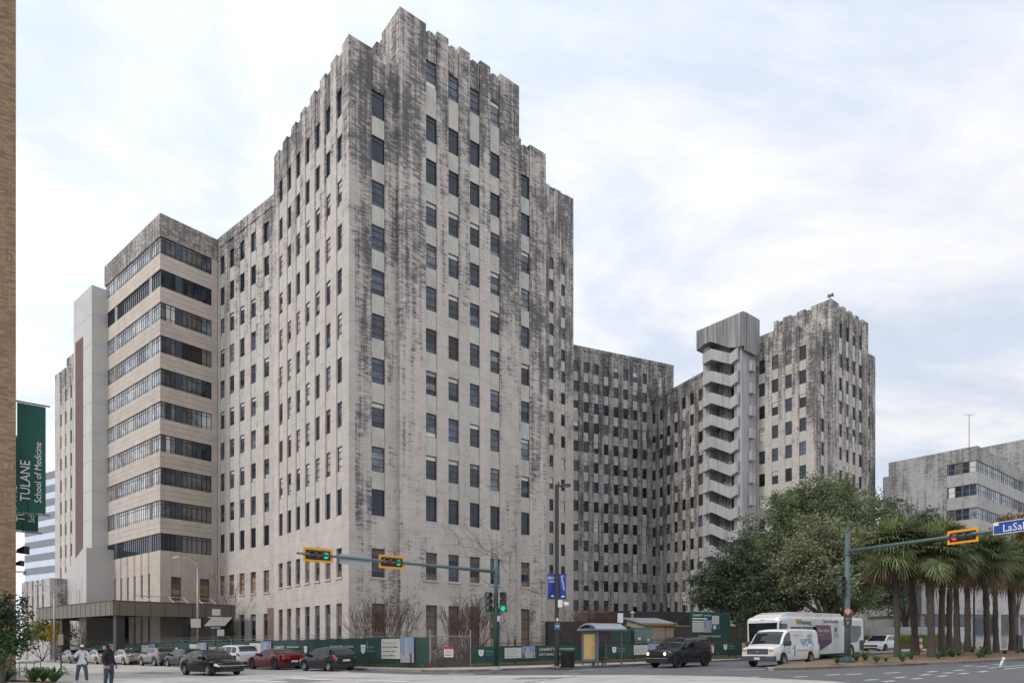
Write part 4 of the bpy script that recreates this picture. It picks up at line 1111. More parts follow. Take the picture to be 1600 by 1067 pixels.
VAN = spec(SEDAN, L=5.55, W=2.02, r=0.37, wheels=(0.215, 0.80), paint='white_paint', z0=0.36, lean=0.09, gap=0.07, crease=0.0, lift=0.0, wd=0.24,
    hw=[(0, 0.90), (0.01, 0.95), (0.05, 0.98), (0.2, 1.0), (0.85, 1.0), (0.94, 0.985), (0.985, 0.95), (1, 0.92)],
    belt=[(0, 1.22), (0.02, 1.24), (0.8, 1.20), (0.9, 1.14), (0.97, 1.06), (1, 1.0)],
    top=[(0, 1.22), (0.02, 1.24), (0.78, 1.24), (0.86, 1.24), (0.95, 1.16), (1, 1.05)],
    cabin=(0.005, 0.865), roof=[(0.005, 1.75), (0.015, 1.98), (0.05, 2.06), (0.3, 2.10), (0.6, 2.10), (0.69, 2.06), (0.735, 1.92), (0.865, 1.22)], glass=[(0.645, 0.795)], windshield=(0.725, 0.858), rear_glass=(0.0055, 0.012), doors=[(0.60, 0.79)],
    lights=[(0.0, 0.012, 2.0, 3.9, 'lamp_red', 'taillight')], mirror=0.785, mirror_m='trim_black', msize=1.6, handle='trim_black',
    front=[box6(1, 0.62, 0.72, 1.02, 'trim_black', 'grille'), (1, 0.66, 0.90, 0.70, 0.84, 'lamp_clear', 'headlight'), (1, -0.90, -0.66, 0.70, 0.84, 'lamp_clear', 'headlight'), (1, 0.66, 0.92, 0.87, 0.99, 'lamp_amber', 'indicator'), (1, -0.92, -0.66, 0.87, 0.99, 'lamp_amber', 'indicator'),
           (1, -0.16, 0.16, 0.46, 0.58, 'plate', 'licence_plate')],
    rear=[box6(-1, 0.25, 0.62, 0.74, 'plate', 'licence_plate')])
def on_park(px, side=0.0):
    t = (px-800)/F; s = (PARK.x-PARK.y*t)/(0.766+0.643*t); p = PARK+VS*s+US*side
    return Vector((p.x, p.y, gz(p.x)))
G = 'cars parked along the fence'
car('parked_car', 'dark grey hatchback parked last in the row, nearest the fence corner', on_park(511), -50, HATCH, G)
car('parked_car', 'red sports coupe with black wheels parked by the green fence', on_park(430), -50, COUPE, G)
car('parked_car', 'white sport utility car parked in front of the red coupe', on_park(366), -50, SUV, G)
car('parked_car', 'dark blue small car parked behind the moving black saloon', on_park(288), -50, spec(HATCH, paint='paint_blue', rim='rim_alloy'), G)
car('parked_car', 'grey-brown crossover with wrapped red tail lights parked at the kerb', on_park(247), -50, CROSS, G)
car('parked_car', 'silver saloon with round red tail lights parked behind the man in black', on_park(199), -50, spec(SEDAN, paint='paint_silver',
    rear=SEDAN['rear']+[(-1, 0.36, 0.56, 0.78, 0.92, 'lamp_red', 'taillight'), (-1, -0.56, -0.36, 0.78, 0.92, 'lamp_red', 'taillight')]), G)
car('parked_car', 'beige saloon parked between the silver saloon and the man in white', on_park(157), -50, spec(SEDAN, paint='paint_beige'), G)
car('parked_car', 'grey saloon parked under the canopy end beyond the man in white', on_park(116), -50, spec(SEDAN, paint='paint_grey'), G)
hp = gp(331, 1053.5)
honda = car('car', 'black saloon driving toward the crossing with its chrome grille bar showing', hp, 130, spec(SEDAN, paint='paint_black', L=4.68,
    roof=[(0.06, 1.0), (0.14, 1.13), (0.28, 1.34), (0.40, 1.41), (0.5, 1.42), (0.57, 1.36), (0.66, 1.16), (0.76, 0.92)], cabin=(0.06, 0.76), windshield=(0.575, 0.745), rear_glass=(0.09, 0.275), glass=[(0.17, 0.36), (0.375, 0.655)],
    front=[box6(1, 0.6, 0.40, 0.52, 'trim_black', 'grille'), box6(1, 0.66, 0.22, 0.36, 'trim_black', 'lower_grille'), (1, -0.66, 0.66, 0.53, 0.575, 'chrome', 'grille_bar'), (1, -0.07, 0.07, 0.44, 0.52, 'chrome', 'emblem')]))
jp = at(1062, 1000, 39.0); jp.z = gz(jp.x)
jeep = car('car', 'dark grey boxy jeep-type car with round lit headlamps crossing the avenue', jp, 231, JEEP)
def jeep_front():
    L = 4.23
    for sg in (1, -1):
        n = 16; b = MB()
        b.rings([[(L/2+dx, sg*0.60+0.115*math.cos(2*math.pi*k/n), 0.815+0.115*math.sin(2*math.pi*k/n)) for k in range(n)] for dx in (-0.06, 0.02)])
        o = b.build('headlight', 'trim_black', jeep, fix=True)
        b = MB(); b.rings([[(L/2+dx, sg*0.60+0.095*math.cos(2*math.pi*k/n), 0.815+0.095*math.sin(2*math.pi*k/n)) for k in range(n)] for dx in (-0.02, 0.028)])
        b.build('lens', 'headlamp_on', o, fix=True)
    for k in range(7): MB().box(L/2+0.014, L/2+0.024, -0.38+0.125*k-0.008, -0.38+0.125*k+0.008, 0.73, 0.89).build('grille_slat', 'paint_jeep', jeep)
    for sg in (1, -1): MB().tube([(-1.2, sg*0.62, 1.715), (0.35, sg*0.62, 1.725)], 0.022, 6).build('roof_rail', 'trim_black', jeep)
jeep_front()
gc = at(1377, 1000, 66.0); gc.z = gz(gc.x)
car('car', 'white sport utility car following the bus beyond the palm trunks', gc, 231, spec(SUV, paint='paint_white', rim='rim_black', L=4.8, W=1.94))
vp = at(1222, 1000, 38.6); vp.z = gz(vp.x)
van = car('van', 'white cargo van with blue tile graphic beside the median tip', vp, 229, VAN)

# ---- flat lettering
def text(s, size, m, parent, loc, rot, name='lettering', align='LEFT', sx=1.0, thick=0.003):
    cu = bpy.data.curves.new('tmp_text', 'FONT'); cu.body = s; cu.size = size; cu.align_x = align; cu.extrude = thick; cu.resolution_u = 2
    o = bpy.data.objects.new('tmp_text', cu)
    me = bpy.data.meshes.new_from_object(o)
    bpy.data.objects.remove(o); bpy.data.curves.remove(cu)
    me.materials.clear(); me.materials.append(MATS[m]); me.name = name
    q = ob(name, me, parent, loc); q.rotation_euler = rot; q.scale = (sx, 1, 1); return q
mat('ink_white', (0.75, 0.75, 0.73), 0.7, 0.03, 4); mat('ink_dark', (0.05, 0.055, 0.06), 0.7, 0.05, 4); mat('ink_blue', (0.16, 0.42, 0.60), 0.6, 0.05, 3); mat('ink_grey', (0.30, 0.31, 0.33), 0.6, 0.05, 3); mat('ink_pale_green', (0.20, 0.33, 0.28), 0.7, 0.05, 3)
mat('oval_blue', (0.03, 0.06, 0.16), 0.4, 0.05, 4); mat('plum', (0.12, 0.045, 0.12), 0.5, 0.05, 1); mat('plum_pale', (0.19, 0.10, 0.17), 0.5, 0.05, 1); mat('bus_gold', (0.46, 0.29, 0.07), 0.5, 0.05, 2); mat('bus_teal', (0.12, 0.24, 0.22), 0.5, 0.05, 2)
def van_details():
    L = 5.55; yL = 1.016
    SIDE = (R(90), 0, R(180))            # left side of the van, read from the camera
    rnd = random.Random(5)
    b = MB()
    for i in range(7):
        for j in range(3):
            if rnd.random() < 0.25: continue
            x = -1.95+i*0.20+j*0.11; z = 1.10+j*0.15+rnd.uniform(-0.02, 0.02)
            b.add([(x, yL-0.02*(z-1.1), z), (x+0.17, yL-0.02*(z-1.1), z+0.02), (x+0.22, yL-0.02*(z-1), z+0.14), (x+0.05, yL-0.02*(z-1), z+0.12)], [(0, 1, 2, 3)])
    b.v = [(v[0], 1.024 if v[2] < 1.22 else 1.024-0.045-(v[2]-1.24)*0.09, v[2]) for v in b.v]
    for sg in (1, -1):
        q = MB(); q.v = [(v[0], sg*v[1], v[2]) for v in b.v]; q.f = list(b.f); q.m = list(b.m)
        q.build('tile_graphic', 'ink_blue', van)
        MB().box(0.42, 0.54, sg*1.022-0.003, sg*1.022+0.003, 0.62, 1.20).build('blue_stripe', 'ink_blue', van)
        MB().box(-2.68, -2.62, sg*1.0-0.003, sg*1.0+0.003, 0.62, 1.20).build('blue_stripe', 'ink_blue', van)
    for i, (x, w, z) in enumerate(((0.35, 0.5, 1.73), (-1.2, 0.6, 1.72), (-1.25, 0.4, 1.62), (0.2, 1.3, 0.86))):
        MB().box(x-w, x, 0.968 if z > 1.3 else 1.022, 0.976 if z > 1.3 else 1.026, z, z+0.045).build('printed_line', 'ink_grey', van)
    for i in range(5): MB().box(0.98, 1.24+0.1*(i % 2), 1.022, 1.03, 0.74+0.09*i, 0.775+0.09*i).build('printed_line', 'ink_grey', van)
    for k in range(4): MB().box(L/2+0.014, L/2+0.022, -0.58, 0.58, 0.745+0.07*k, 0.765+0.07*k).build('grille_bar', 'grey_frame', van)
    n = 18
    e = MB().rings([[(L/2+dx, 0.14*math.cos(2*math.pi*k/n), 0.87+0.058*math.sin(2*math.pi*k/n)) for k in range(n)] for dx in (0.01, 0.03)]).build('oval_badge', 'oval_blue', van, fix=True)
    text('Ford', 0.085, 'ink_white', e, (L/2+0.031, -0.085, 0.845), (R(90), 0, R(90)))
    # full-width dark bumper
    b = MB(); b.rings([[(L/2-0.20, y*1.0, z) for y, z in ((-1.0, 0.36), (1.0, 0.36), (1.0, 0.64), (-1.0, 0.64))], [(L/2+0.06, y*0.93, z) for y, z in ((-1.0, 0.38), (1.0, 0.38), (1.0, 0.62), (-1.0, 0.62))]])
    o = b.build('bumper', 'bumper_grey', van, fix=True); bevel(o, 0.03)
    MB().box(L/2+0.061, L/2+0.07, -0.50, 0.50, 0.575, 0.615).build('bumper_slot', 'trim_black', van)
    MB().box(L/2+0.062, L/2+0.075, -0.16, 0.16, 0.43, 0.55).build('licence_plate', 'plate', van)
    MB().box(-L/2-0.08, -L/2+0.02, -0.95, 0.95, 0.40, 0.58).build('rear_bumper', 'bumper_grey', van)
mat('bumper_grey', (0.055, 0.065, 0.08), 0.55, 0.1, 3)
van_details()
def bus():
    p = at(1220, 1000, 44.3); H = 231
    root = thing('bus', 'white city bus with plum graphic panel passing behind the white van', 'bus'); LB = 12.6; WB = 2.55
    d = az(H); lft = az(H-90)
    c = Vector((p.x, p.y, 0))-d*LB/2-lft*WB/2; c.z = gz(c.x); set_pose(root, c, H)
    def ringat(x, w, zt, zb=0.36, rr=0.22):
        return [(x, w, zb), (x, w, zt-rr), (x, w-rr*0.3, zt-rr*0.3), (x, w-rr, zt), (x, -w+rr, zt), (x, -w+rr*0.3, zt-rr*0.3), (x, -w, zt-rr), (x, -w, zb)]
    hw = WB/2
    R_ = [ringat(-LB/2, hw-0.10, 2.95), ringat(-LB/2+0.12, hw, 3.05), ringat(LB/2-1.0, hw, 3.05), ringat(LB/2-0.35, hw, 3.03), ringat(LB/2-0.1, hw-0.06, 2.98), ringat(LB/2, hw-0.16, 2.8, 0.45)]
    o = MB().rings(R_).build('body', 'white_paint', root, fix=True); bevel(o, 0.03)
    # raised roof fairing
    fr = [(-3.2, 3.0), (-2.9, 3.32), (4.6, 3.36), (5.4, 3.20), (5.9, 3.02)]
    MB().rings([[(x, y, 3.0) for x in ()] for y in ()] if False else [[(x, 0.98, z) for x, z in fr], [(x, 1.05, 3.0+(z-3.0)*0.5) for x, z in fr]], False, closed=False)
    b = MB(); b.rings([[(x, y*w, z) for x, z in fr]+[(5.9, y*w, 2.95), (-3.2, y*w, 2.95)] for y, w in ((1, 1.02), (-1, 1.02))]); o = b.build('roof_fairing', 'white_paint', root, fix=True); bevel(o, 0.08, 3)
    MB().box(-5.4, -4.4, -0.6, 0.6, 3.05, 3.16).build('roof_hatch', 'white_paint', root)
    yL = hw+0.006
    # windscreen and destination glass
    b = MB(); b.rings([[(LB/2+0.004, y, z) for y, z in ((-1.02, 1.15), (1.02, 1.15), (1.06, 2.62), (-1.06, 2.62))], [(LB/2+0.03, y, z) for y, z in ((-1.0, 1.18), (1.0, 1.18), (1.02, 2.58), (-1.02, 2.58))]])
    b.build('windshield', 'car_glass', root, fix=True)
    MB().box(LB/2-0.9, LB/2-0.12, yL-0.05, yL+0.004, 1.05, 2.55).build('front_side_window', 'car_glass', root)
    for k in range(3): MB().box(LB/2-0.06, LB/2+0.01, -0.16+0.12*k, -0.09+0.12*k, 2.80, 2.85).build('marker_lamp', 'lamp_amber', root)
    for y in (-0.98, 0.90): MB().box(LB/2-0.12, LB/2-0.02, y, y+0.1, 2.78, 2.84).build('marker_lamp', 'lamp_amber', root)
    for sg in (1, -1):
        o = MB().box(LB/2-0.004, LB/2+0.02, sg*0.85-0.16, sg*0.85+0.16, 0.72, 0.88).build('headlight', 'lamp_clear', root)
    MB().box(LB/2+0.0, LB/2+0.05, -1.0, 1.0, 0.36, 0.62).build('bumper', 'trim_black', root)
    # side windows (left side)
    x = LB/2-1.3
    for w, z0, z1 in ((1.5, 1.15, 2.35), (1.5, 1.15, 2.35), (1.5, 1.15, 2.35)):
        MB().box(x-w+0.05, x-0.05, yL-0.03, yL+0.004, z0, z1).build('side_window', 'car_glass', root); x -= w
    MB().add([(-5.7, yL+0.008, 2.42), (-3.4, yL+0.008, 2.42), (-3.4, yL+0.008, 1.15), (-5.0, yL+0.008, 1.15), (-5.7, yL+0.008, 1.7)], [(0, 1, 2, 3, 4)]).build('rear_side_window', 'car_glass', root, fix=True)
    o = MB().box(-6.22, -5.45, yL-0.02, yL+0.006, 0.5, 1.3).build('engine_grille', 'grey_frame', root)
    for k in range(6): MB().box(-6.18, -5.49, yL+0.006, yL+0.02, 0.55+0.12*k, 0.61+0.12*k).build('louvre', 'trim_black', o)
    # graphics
    MB().add([(1.55, yL+0.012, 2.45), (-0.7, yL+0.012, 2.45), (-0.95, yL+0.012, 1.4), (1.2, yL+0.012, 1.4), (1.2, yL+0.012, 1.9)], [(0, 1, 2, 3, 4)]).build('plum_panel', 'plum_pale', root, fix=True)
    MB().add([(1.2, yL+0.012, 1.398), (-0.95, yL+0.012, 1.398), (-0.8, yL+0.012, 1.15), (0.95, yL+0.012, 0.6), (1.15, yL+0.012, 0.7)], [(0, 1, 2, 3, 4)]).build('plum_panel', 'plum', root, fix=True)
    SIDE = (R(90), 0, R(180))
    text('New name.', 0.40, 'ink_white', root, (1.15, yL+0.016, 1.95), SIDE, sx=0.95)
    for i, w in enumerate((0.9, 1.2)): MB().box(1.05-w, 1.05, yL+0.013, yL+0.018, 1.72-0.2*i, 1.78-0.2*i).build('printed_line', 'plum_pale' if i else 'ink_grey', root)
    text("You're On Your Way", 0.30, 'ink_dark', root, (0.35, yL+0.006, 2.62), SIDE, sx=0.85)
    MB().add([(4.3, yL+0.01, 2.84), (3.5, yL+0.01, 2.84), (3.3, yL+0.01, 2.5), (4.1, yL+0.01, 2.5)], [(0, 1, 2, 3)]).build('gold_flash', 'bus_gold', root, fix=True)
    MB().add([(3.55, yL+0.014, 2.72), (2.2, yL+0.014, 2.72), (2.05, yL+0.014, 2.40), (2.5, yL+0.014, 2.5), (3.35, yL+0.014, 2.5)], [(0, 1, 2, 3, 4)]).build('teal_flash', 'bus_teal', root, fix=True)
    o = MB().box(-1.75, -1.35, yL, yL+0.008, 1.95, 2.3).build('printed_mark', 'bus_teal', root)
    for i in range(3): MB().box(-2.0, -1.25, yL, yL+0.008, 1.55+0.13*i, 1.61+0.13*i).build('printed_line', 'ink_grey', root)
    for xw in (-3.4-0.55, 3.6):
        n = 18
        a = MB().rings([[(xw+0.58*math.cos(math.pi*k/n), yy, 0.40+0.62*math.sin(math.pi*k/n)) for k in range(n+1)] for yy in (yL-0.1, yL+0.006)]); a.build('wheel_arch', 'trim_black', root, fix=True)
        for sg in (1, -1): wheel(root, xw, sg*(hw-0.10), 0.48, 0.28, sg, 'rim_alloy', 8)
    MB().box(-LB/2+0.3, LB/2-0.4, -1.1, 1.1, 0.25, 0.5).build('underbody', 'trim_black', root)
    b = MB().tube([(LB/2-0.3, 1.2, 2.7), (LB/2+0.35, 1.45, 2.6), (LB/2+0.38, 1.45, 2.2)], 0.035, 6).box(LB/2+0.32, LB/2+0.42, 1.33, 1.57, 1.7, 2.2); b.build('mirror', 'trim_black', root)
    b = MB().tube([(LB/2-0.3, -1.2, 2.7), (LB/2+0.35, -1.45, 2.6), (LB/2+0.38, -1.45, 2.2)], 0.035, 6).box(LB/2+0.32, LB/2+0.42, -1.57, -1.33, 1.7, 2.2); b.build('mirror', 'trim_black', root)
bus()
# ================================================================ street furniture, fences, signs
mat('green_cloth', (0.014, 0.060, 0.048), 0.75, 0.35, 0.9, bump=0.4, dirt=0.5); mat('cream_print', (0.55, 0.53, 0.48), 0.8, 0.05, 1, dirt=0.1); mat('print_sky', (0.21, 0.27, 0.39), 0.8, 0.3, 0.8)
mat('print_tower', (0.38, 0.36, 0.34), 0.8, 0.15, 2); mat('print_dark', (0.10, 0.11, 0.13), 0.8, 0.2, 2); mat('galvanised', (0.32, 0.33, 0.33), 0.45, 0.12, 3, metal=0.5); mat('signal_pole', (0.085, 0.13, 0.135), 0.5, 0.12, 2)
mat('signal_green', (0.018, 0.065, 0.060), 0.45, 0.15, 2); mat('signal_yellow', (0.78, 0.33, 0.012), 0.5, 0.06, 3); mat('signal_black', (0.016, 0.017, 0.018), 0.55, 0.1, 4); mat('signal_housing', (0.10, 0.105, 0.11), 0.55, 0.1, 4)
emit('lens_red_on', (1.0, 0.02, 0.03), 1.6); emit('lens_green_on', (0.01, 0.62, 0.36), 0.55)
mat('lens_red', (0.10, 0.012, 0.01), 0.35, 0.1, 5); mat('lens_amber', (0.12, 0.05, 0.012), 0.35, 0.1, 5); mat('lens_green', (0.01, 0.07, 0.05), 0.35, 0.1, 5)
mat('lamp_bronze', (0.030, 0.027, 0.026), 0.5, 0.12, 3); mat('sign_blue', (0.008, 0.055, 0.30), 0.5, 0.04, 2); mat('banner_blue', (0.020, 0.055, 0.30), 0.7, 0.1, 1.2); mat('sign_white', (0.70, 0.70, 0.69), 0.5, 0.05, 2)
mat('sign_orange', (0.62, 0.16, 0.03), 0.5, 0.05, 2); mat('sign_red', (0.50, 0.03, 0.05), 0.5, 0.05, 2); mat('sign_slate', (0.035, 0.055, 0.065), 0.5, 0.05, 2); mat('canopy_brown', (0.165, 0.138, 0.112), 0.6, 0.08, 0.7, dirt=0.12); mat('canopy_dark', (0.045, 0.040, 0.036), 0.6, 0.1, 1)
mat('shed_tan', (0.40, 0.325, 0.235), 0.75, 0.06, 2); mat('cabinet_green', (0.13, 0.19, 0.165), 0.55, 0.08, 1); mat('dark_green', (0.018, 0.060, 0.048), 0.55, 0.1, 1); mat('metal_roof', (0.33, 0.35, 0.38), 0.4, 0.1, 1, metal=0.4); mat('wood_trim', (0.28, 0.15, 0.06), 0.7, 0.1, 3)
mat('shelter_grey', (0.13, 0.14, 0.155), 0.5, 0.08, 2); mat('dark_wall', (0.055, 0.050, 0.048), 0.9, 0.2, 0.8); mat('bin_black', (0.010, 0.010, 0.010), 0.6, 0.1, 4)
def shelter_glass():
    m, nt, N, L, b = nodes('shelter_glass'); b.inputs['Base Color'].default_value = (0.05, 0.06, 0.065, 1); b.inputs['Roughness'].default_value = 0.05; b.inputs['Alpha'].default_value = 0.38; MATS['shelter_glass'] = m
shelter_glass()
TXT = (R(90), 0, 0)
def wavy(w, h, nx, ny, amp, seed, sag=0.0, bot=0.0):
    """sheet in the xz plane facing -y, rippled like hung cloth, with thickness"""
    rnd = random.Random(seed); ph = [rnd.uniform(0, 6.28) for _ in range(6)]; b = MB()
    def pt(i, j, back):
        x = w*i/nx; z = h*j/ny; k = 1-z/h
        y = amp*(math.sin(x*2.1+ph[0]+z*1.3)+0.6*math.sin(x*4.7-z*2.2+ph[1])+0.5*math.sin(z*5+x*0.7+ph[2]))*(0.25+0.75*math.sin(math.pi*min(1, max(0, 0.08+0.85*k))))
        zz = z-sag*math.sin(math.pi*(x % 3.0)/3.0)*(z/h)+bot*k*math.sin(x*1.1+ph[3])
        return (x, y+(0.012 if back else 0), zz)
    for back in (0, 1):
        vs = [pt(i, j, back) for j in range(ny+1) for i in range(nx+1)]; n = nx+1
        fs = [(j*n+i, j*n+i+1, (j+1)*n+i+1, (j+1)*n+i) for j in range(ny) for i in range(nx)]
        if back: fs = [tuple(reversed(f)) for f in fs]
        b.add(vs, fs)
    return b
def picture(parent, x, z, w, h, y, seed):
    """printed skyline picture: flat print on the banner"""
    rnd = random.Random(seed)
    o = MB().box(x, x+w, y-0.006, y, z, z+h).build('printed_picture', 'print_sky', parent)
    b = MB(); d = MB(); xx = x+0.01
    while xx < x+w-0.08:
        ww = min(rnd.uniform(0.05, 0.12)*w, x+w-0.01-xx); hh = h*rnd.uniform(0.28, 0.55)
        (b if rnd.random() < 0.6 else d).box(xx, xx+ww, y-0.009, y-0.0065, z+0.01, z+hh); xx += ww*1.05
    cx = x+w*0.45
    b.box(cx-w*0.10, cx+w*0.10, y-0.012, y-0.0095, z+0.01, z+h*0.72); b.box(cx-w*0.06, cx+w*0.06, y-0.012, y-0.0095, z+h*0.721, z+h*0.92)
    b.build('printed_skyline', 'print_tower', o); d.build('printed_skyline', 'print_dark', o)
    return o
def shield(parent, x, z, s, y):
    o = MB().rings([[(x+px*s, y-t, z+pz*s) for px, pz in ((0, 0), (0.35, 0.25), (0.4, 1.0), (0.25, 1.0), (0.2, 0.93), (0, 1.0), (-0.2, 0.93), (-0.25, 1.0), (-0.4, 1.0), (-0.35, 0.25))] for t in (0.0, 0.006)]).build('shield_emblem', 'ink_white', parent, fix=True)
    for a, c in ((-0.2, 0.6), (0.08, 0.6), (-0.06, 0.28)): MB().box(x+a*s, x+(a+0.13)*s, y-0.009, y-0.0065, z+c*s, z+(c+0.18)*s).build('shield_charge', 'dark_green', o)
    return o
# ---- left construction fence: pipes, mesh screen, printed banner
def left_fence():
    L = 86.0; o0 = FENCE_END+VS*L
    root = thing('construction_fence', 'chain-link construction fence hung with a long green printed banner behind the parked cars', 'fence', (o0.x, o0.y, 0), R(-40))
    H = 1.95
    def zg(a): 
        p = o0-VS*a; return gz(p.x)+0.12
    sl = math.atan((zg(L)-zg(0))/L)
    for i in range(29):
        a = min(L, i*L/28); MB().tube([(a, 0.05, zg(a)-0.1), (a, 0.05, zg(a)+H+0.12)], 0.03, 8).build('post', 'galvanised', root)
        MB().tube([(a, 0.05, zg(a)+H+0.1), (a+0.02, -0.28, zg(a)+H+0.34)], 0.016, 6).build('barb_arm', 'galvanised', root)
    MB().tube([(0, 0.05, zg(0)+H), (L, 0.05, zg(L)+H)], 0.022, 8).build('top_rail', 'galvanised', root)
    for k in range(3): MB().tube([(0, -0.05-0.1*k, zg(0)+H+0.14+0.08*k), (L, -0.05-0.1*k, zg(L)+H+0.14+0.08*k)], 0.005, 4).build('barbed_wire', 'galvanised', root)
    segs = 8; w = L/segs
    for i in range(segs):
        a = i*w
        b = wavy(w-0.04, H-0.05, 40, 8, 0.045, i+3, 0.05, 0.05)
        s = b.build('banner_sheet', 'green_cloth', root, loc=(a, 0, zg(a)+0.02), smooth=True); s.rotation_euler.y = -sl
        y = -0.10
        # repeated print, measured along the banner
        q = [c for c in ((0.3, 'cream'), (2.0, 'pic'), (3.6, 'char'), (6.6, 'shield'))]
        MB().box(0.25, 1.95, y, y+0.004, 0.62, 1.66).build('printed_panel', 'cream_print', s)
        if i == segs-1: pass
        for k in range(4): MB().box(0.38, 0.38+random.uniform(1.0, 1.4), y-0.004, y-0.001, 0.80+0.2*k, 0.87+0.2*k).build('printed_line', 'ink_grey', s)
        picture(s, 1.97, 0.55, 1.6, 1.25, y, i)
        text('CHARITY', 0.34, 'ink_white', s, (4.0, y, 1.18), TXT); MB().box(5.75, 7.4, y, y+0.004, 1.26, 1.40).build('printed_line', 'ink_pale_green', s)
        for k in range(2): MB().box(4.0, 7.3-0.5*k, y, y+0.004, 0.62+0.28*k, 0.72+0.28*k).build('printed_line', 'ink_pale_green', s)
        if i < segs-1:
            shield(s, 8.3, 0.85, 0.55, y)
    # last stretch by the corner: shield, statement and skyline
    s = [c for c in root.children if c.name.startswith('banner_sheet')][-1]
    for c in list(s.children):
        bpy.data.objects.remove(c) if not c.children else [bpy.data.objects.remove(g) for g in list(c.children)]
    for c in list(s.children): bpy.data.objects.remove(c)
    y = -0.10
    text('CHARITY', 0.36, 'ink_white', s, (0.6, y, 1.15), TXT); MB().box(2.3, 3.3, y, y+0.004, 1.25, 1.38).build('printed_line', 'ink_pale_green', s)
    shield(s, 4.35, 0.82, 0.62, y); text('TULANE', 0.21, 'ink_pale_green', s, (4.7, y, 1.18), TXT); text('UNIVERSITY', 0.17, 'ink_pale_green', s, (4.7, y, 0.94), TXT)
    MB().box(6.25, 8.1, y, y+0.004, 0.52, 1.80).build('printed_panel', 'cream_print', s)
    for k, t in enumerate(('and over 3,000 jobs.', 'in economic output', 'will result in $1.2 billion', 'The restoration phase')):
        text(t, 0.165, 'ink_dark' if k < 3 else 'ink_grey', s, (6.36, y-0.004, 0.68+0.27*k), TXT, sx=0.95)
    picture(s, 8.12, 0.28, 1.3, 1.60, y, 9)
    # red flag tied at the corner
    MB().rings([[(L-0.12, -0.06, zg(L)+0.02), (L+0.1, -0.06, zg(L)+0.02), (L+0.16, -0.06, zg(L)+0.5)], [(L-0.12, -0.03, zg(L)+0.02), (L+0.1, -0.03, zg(L)+0.02), (L+0.16, -0.03, zg(L)+0.5)]]).build('corner_flag', 'flag_red', root, fix=True)
mat('flag_red', (0.25, 0.03, 0.03), 0.8, 0.2, 4)
left_fence()
def mesh_wires(root, w, h, x0=0.0, step=0.16, y=0.0, nm='chain_link'):
    b = MB(); r = 0.006
    n = int((w+h)/step)
    for i in range(n+1):
        s = i*step
        xa, za = (s, 0) if s <= w else (w, s-w); xb, zb_ = (s-h, h) if s-h >= 0 else (0, s)
        for m in (0, 1):
            A = (x0+(xa if m == 0 else w-xa), y, za); B = (x0+(xb if m == 0 else w-xb), y, zb_)
            if (Vector(A)-Vector(B)).length > 0.05: b.tube([A, B], r, 3, cap=False)
    return b
def corner_mesh():
    """open chain-link bay with dead creeper between the two banners, warning notice hung on it"""
    d = FR0-FENCE_END; a = math.atan2(d.y, d.x); w = d.length
    root = thing('chain_link_bay', 'open chain-link corner bay covered in dead creeper between the two banner fences', 'fence', (FENCE_END.x, FENCE_END.y, gz(-4)+0.12), a)
    mesh_wires(root, w, 1.9).build('chain_link', 'galvanised', root)
    for x in (0, w): MB().tube([(x, 0, -0.1), (x, 0, 2.3)], 0.035, 8).build('post', 'galvanised', root)
    MB().tube([(0, 0, 1.9), (w, 0, 1.9)], 0.022, 8).build('top_rail', 'galvanised', root)
    s = tag(MB().box(-0.28, 0.28, -0.03, -0.02, 0, 0.62).build('warning_sign', 'sign_white'), 'small red and white warning notice hung on the creeper-covered corner fence', 'sign')
    s.location = at(701, 1026, 40.2); s.rotation_euler.z = a
    MB().box(-0.28, 0.28, -0.034, -0.0305, 0.47, 0.62).build('red_header', 'sign_red', s)
    for k in range(3): MB().box(-0.22, 0.22, -0.033, -0.0305, 0.09+0.12*k, 0.15+0.12*k).build('printed_line', 'ink_grey' if k else 'sign_red', s)
corner_mesh()
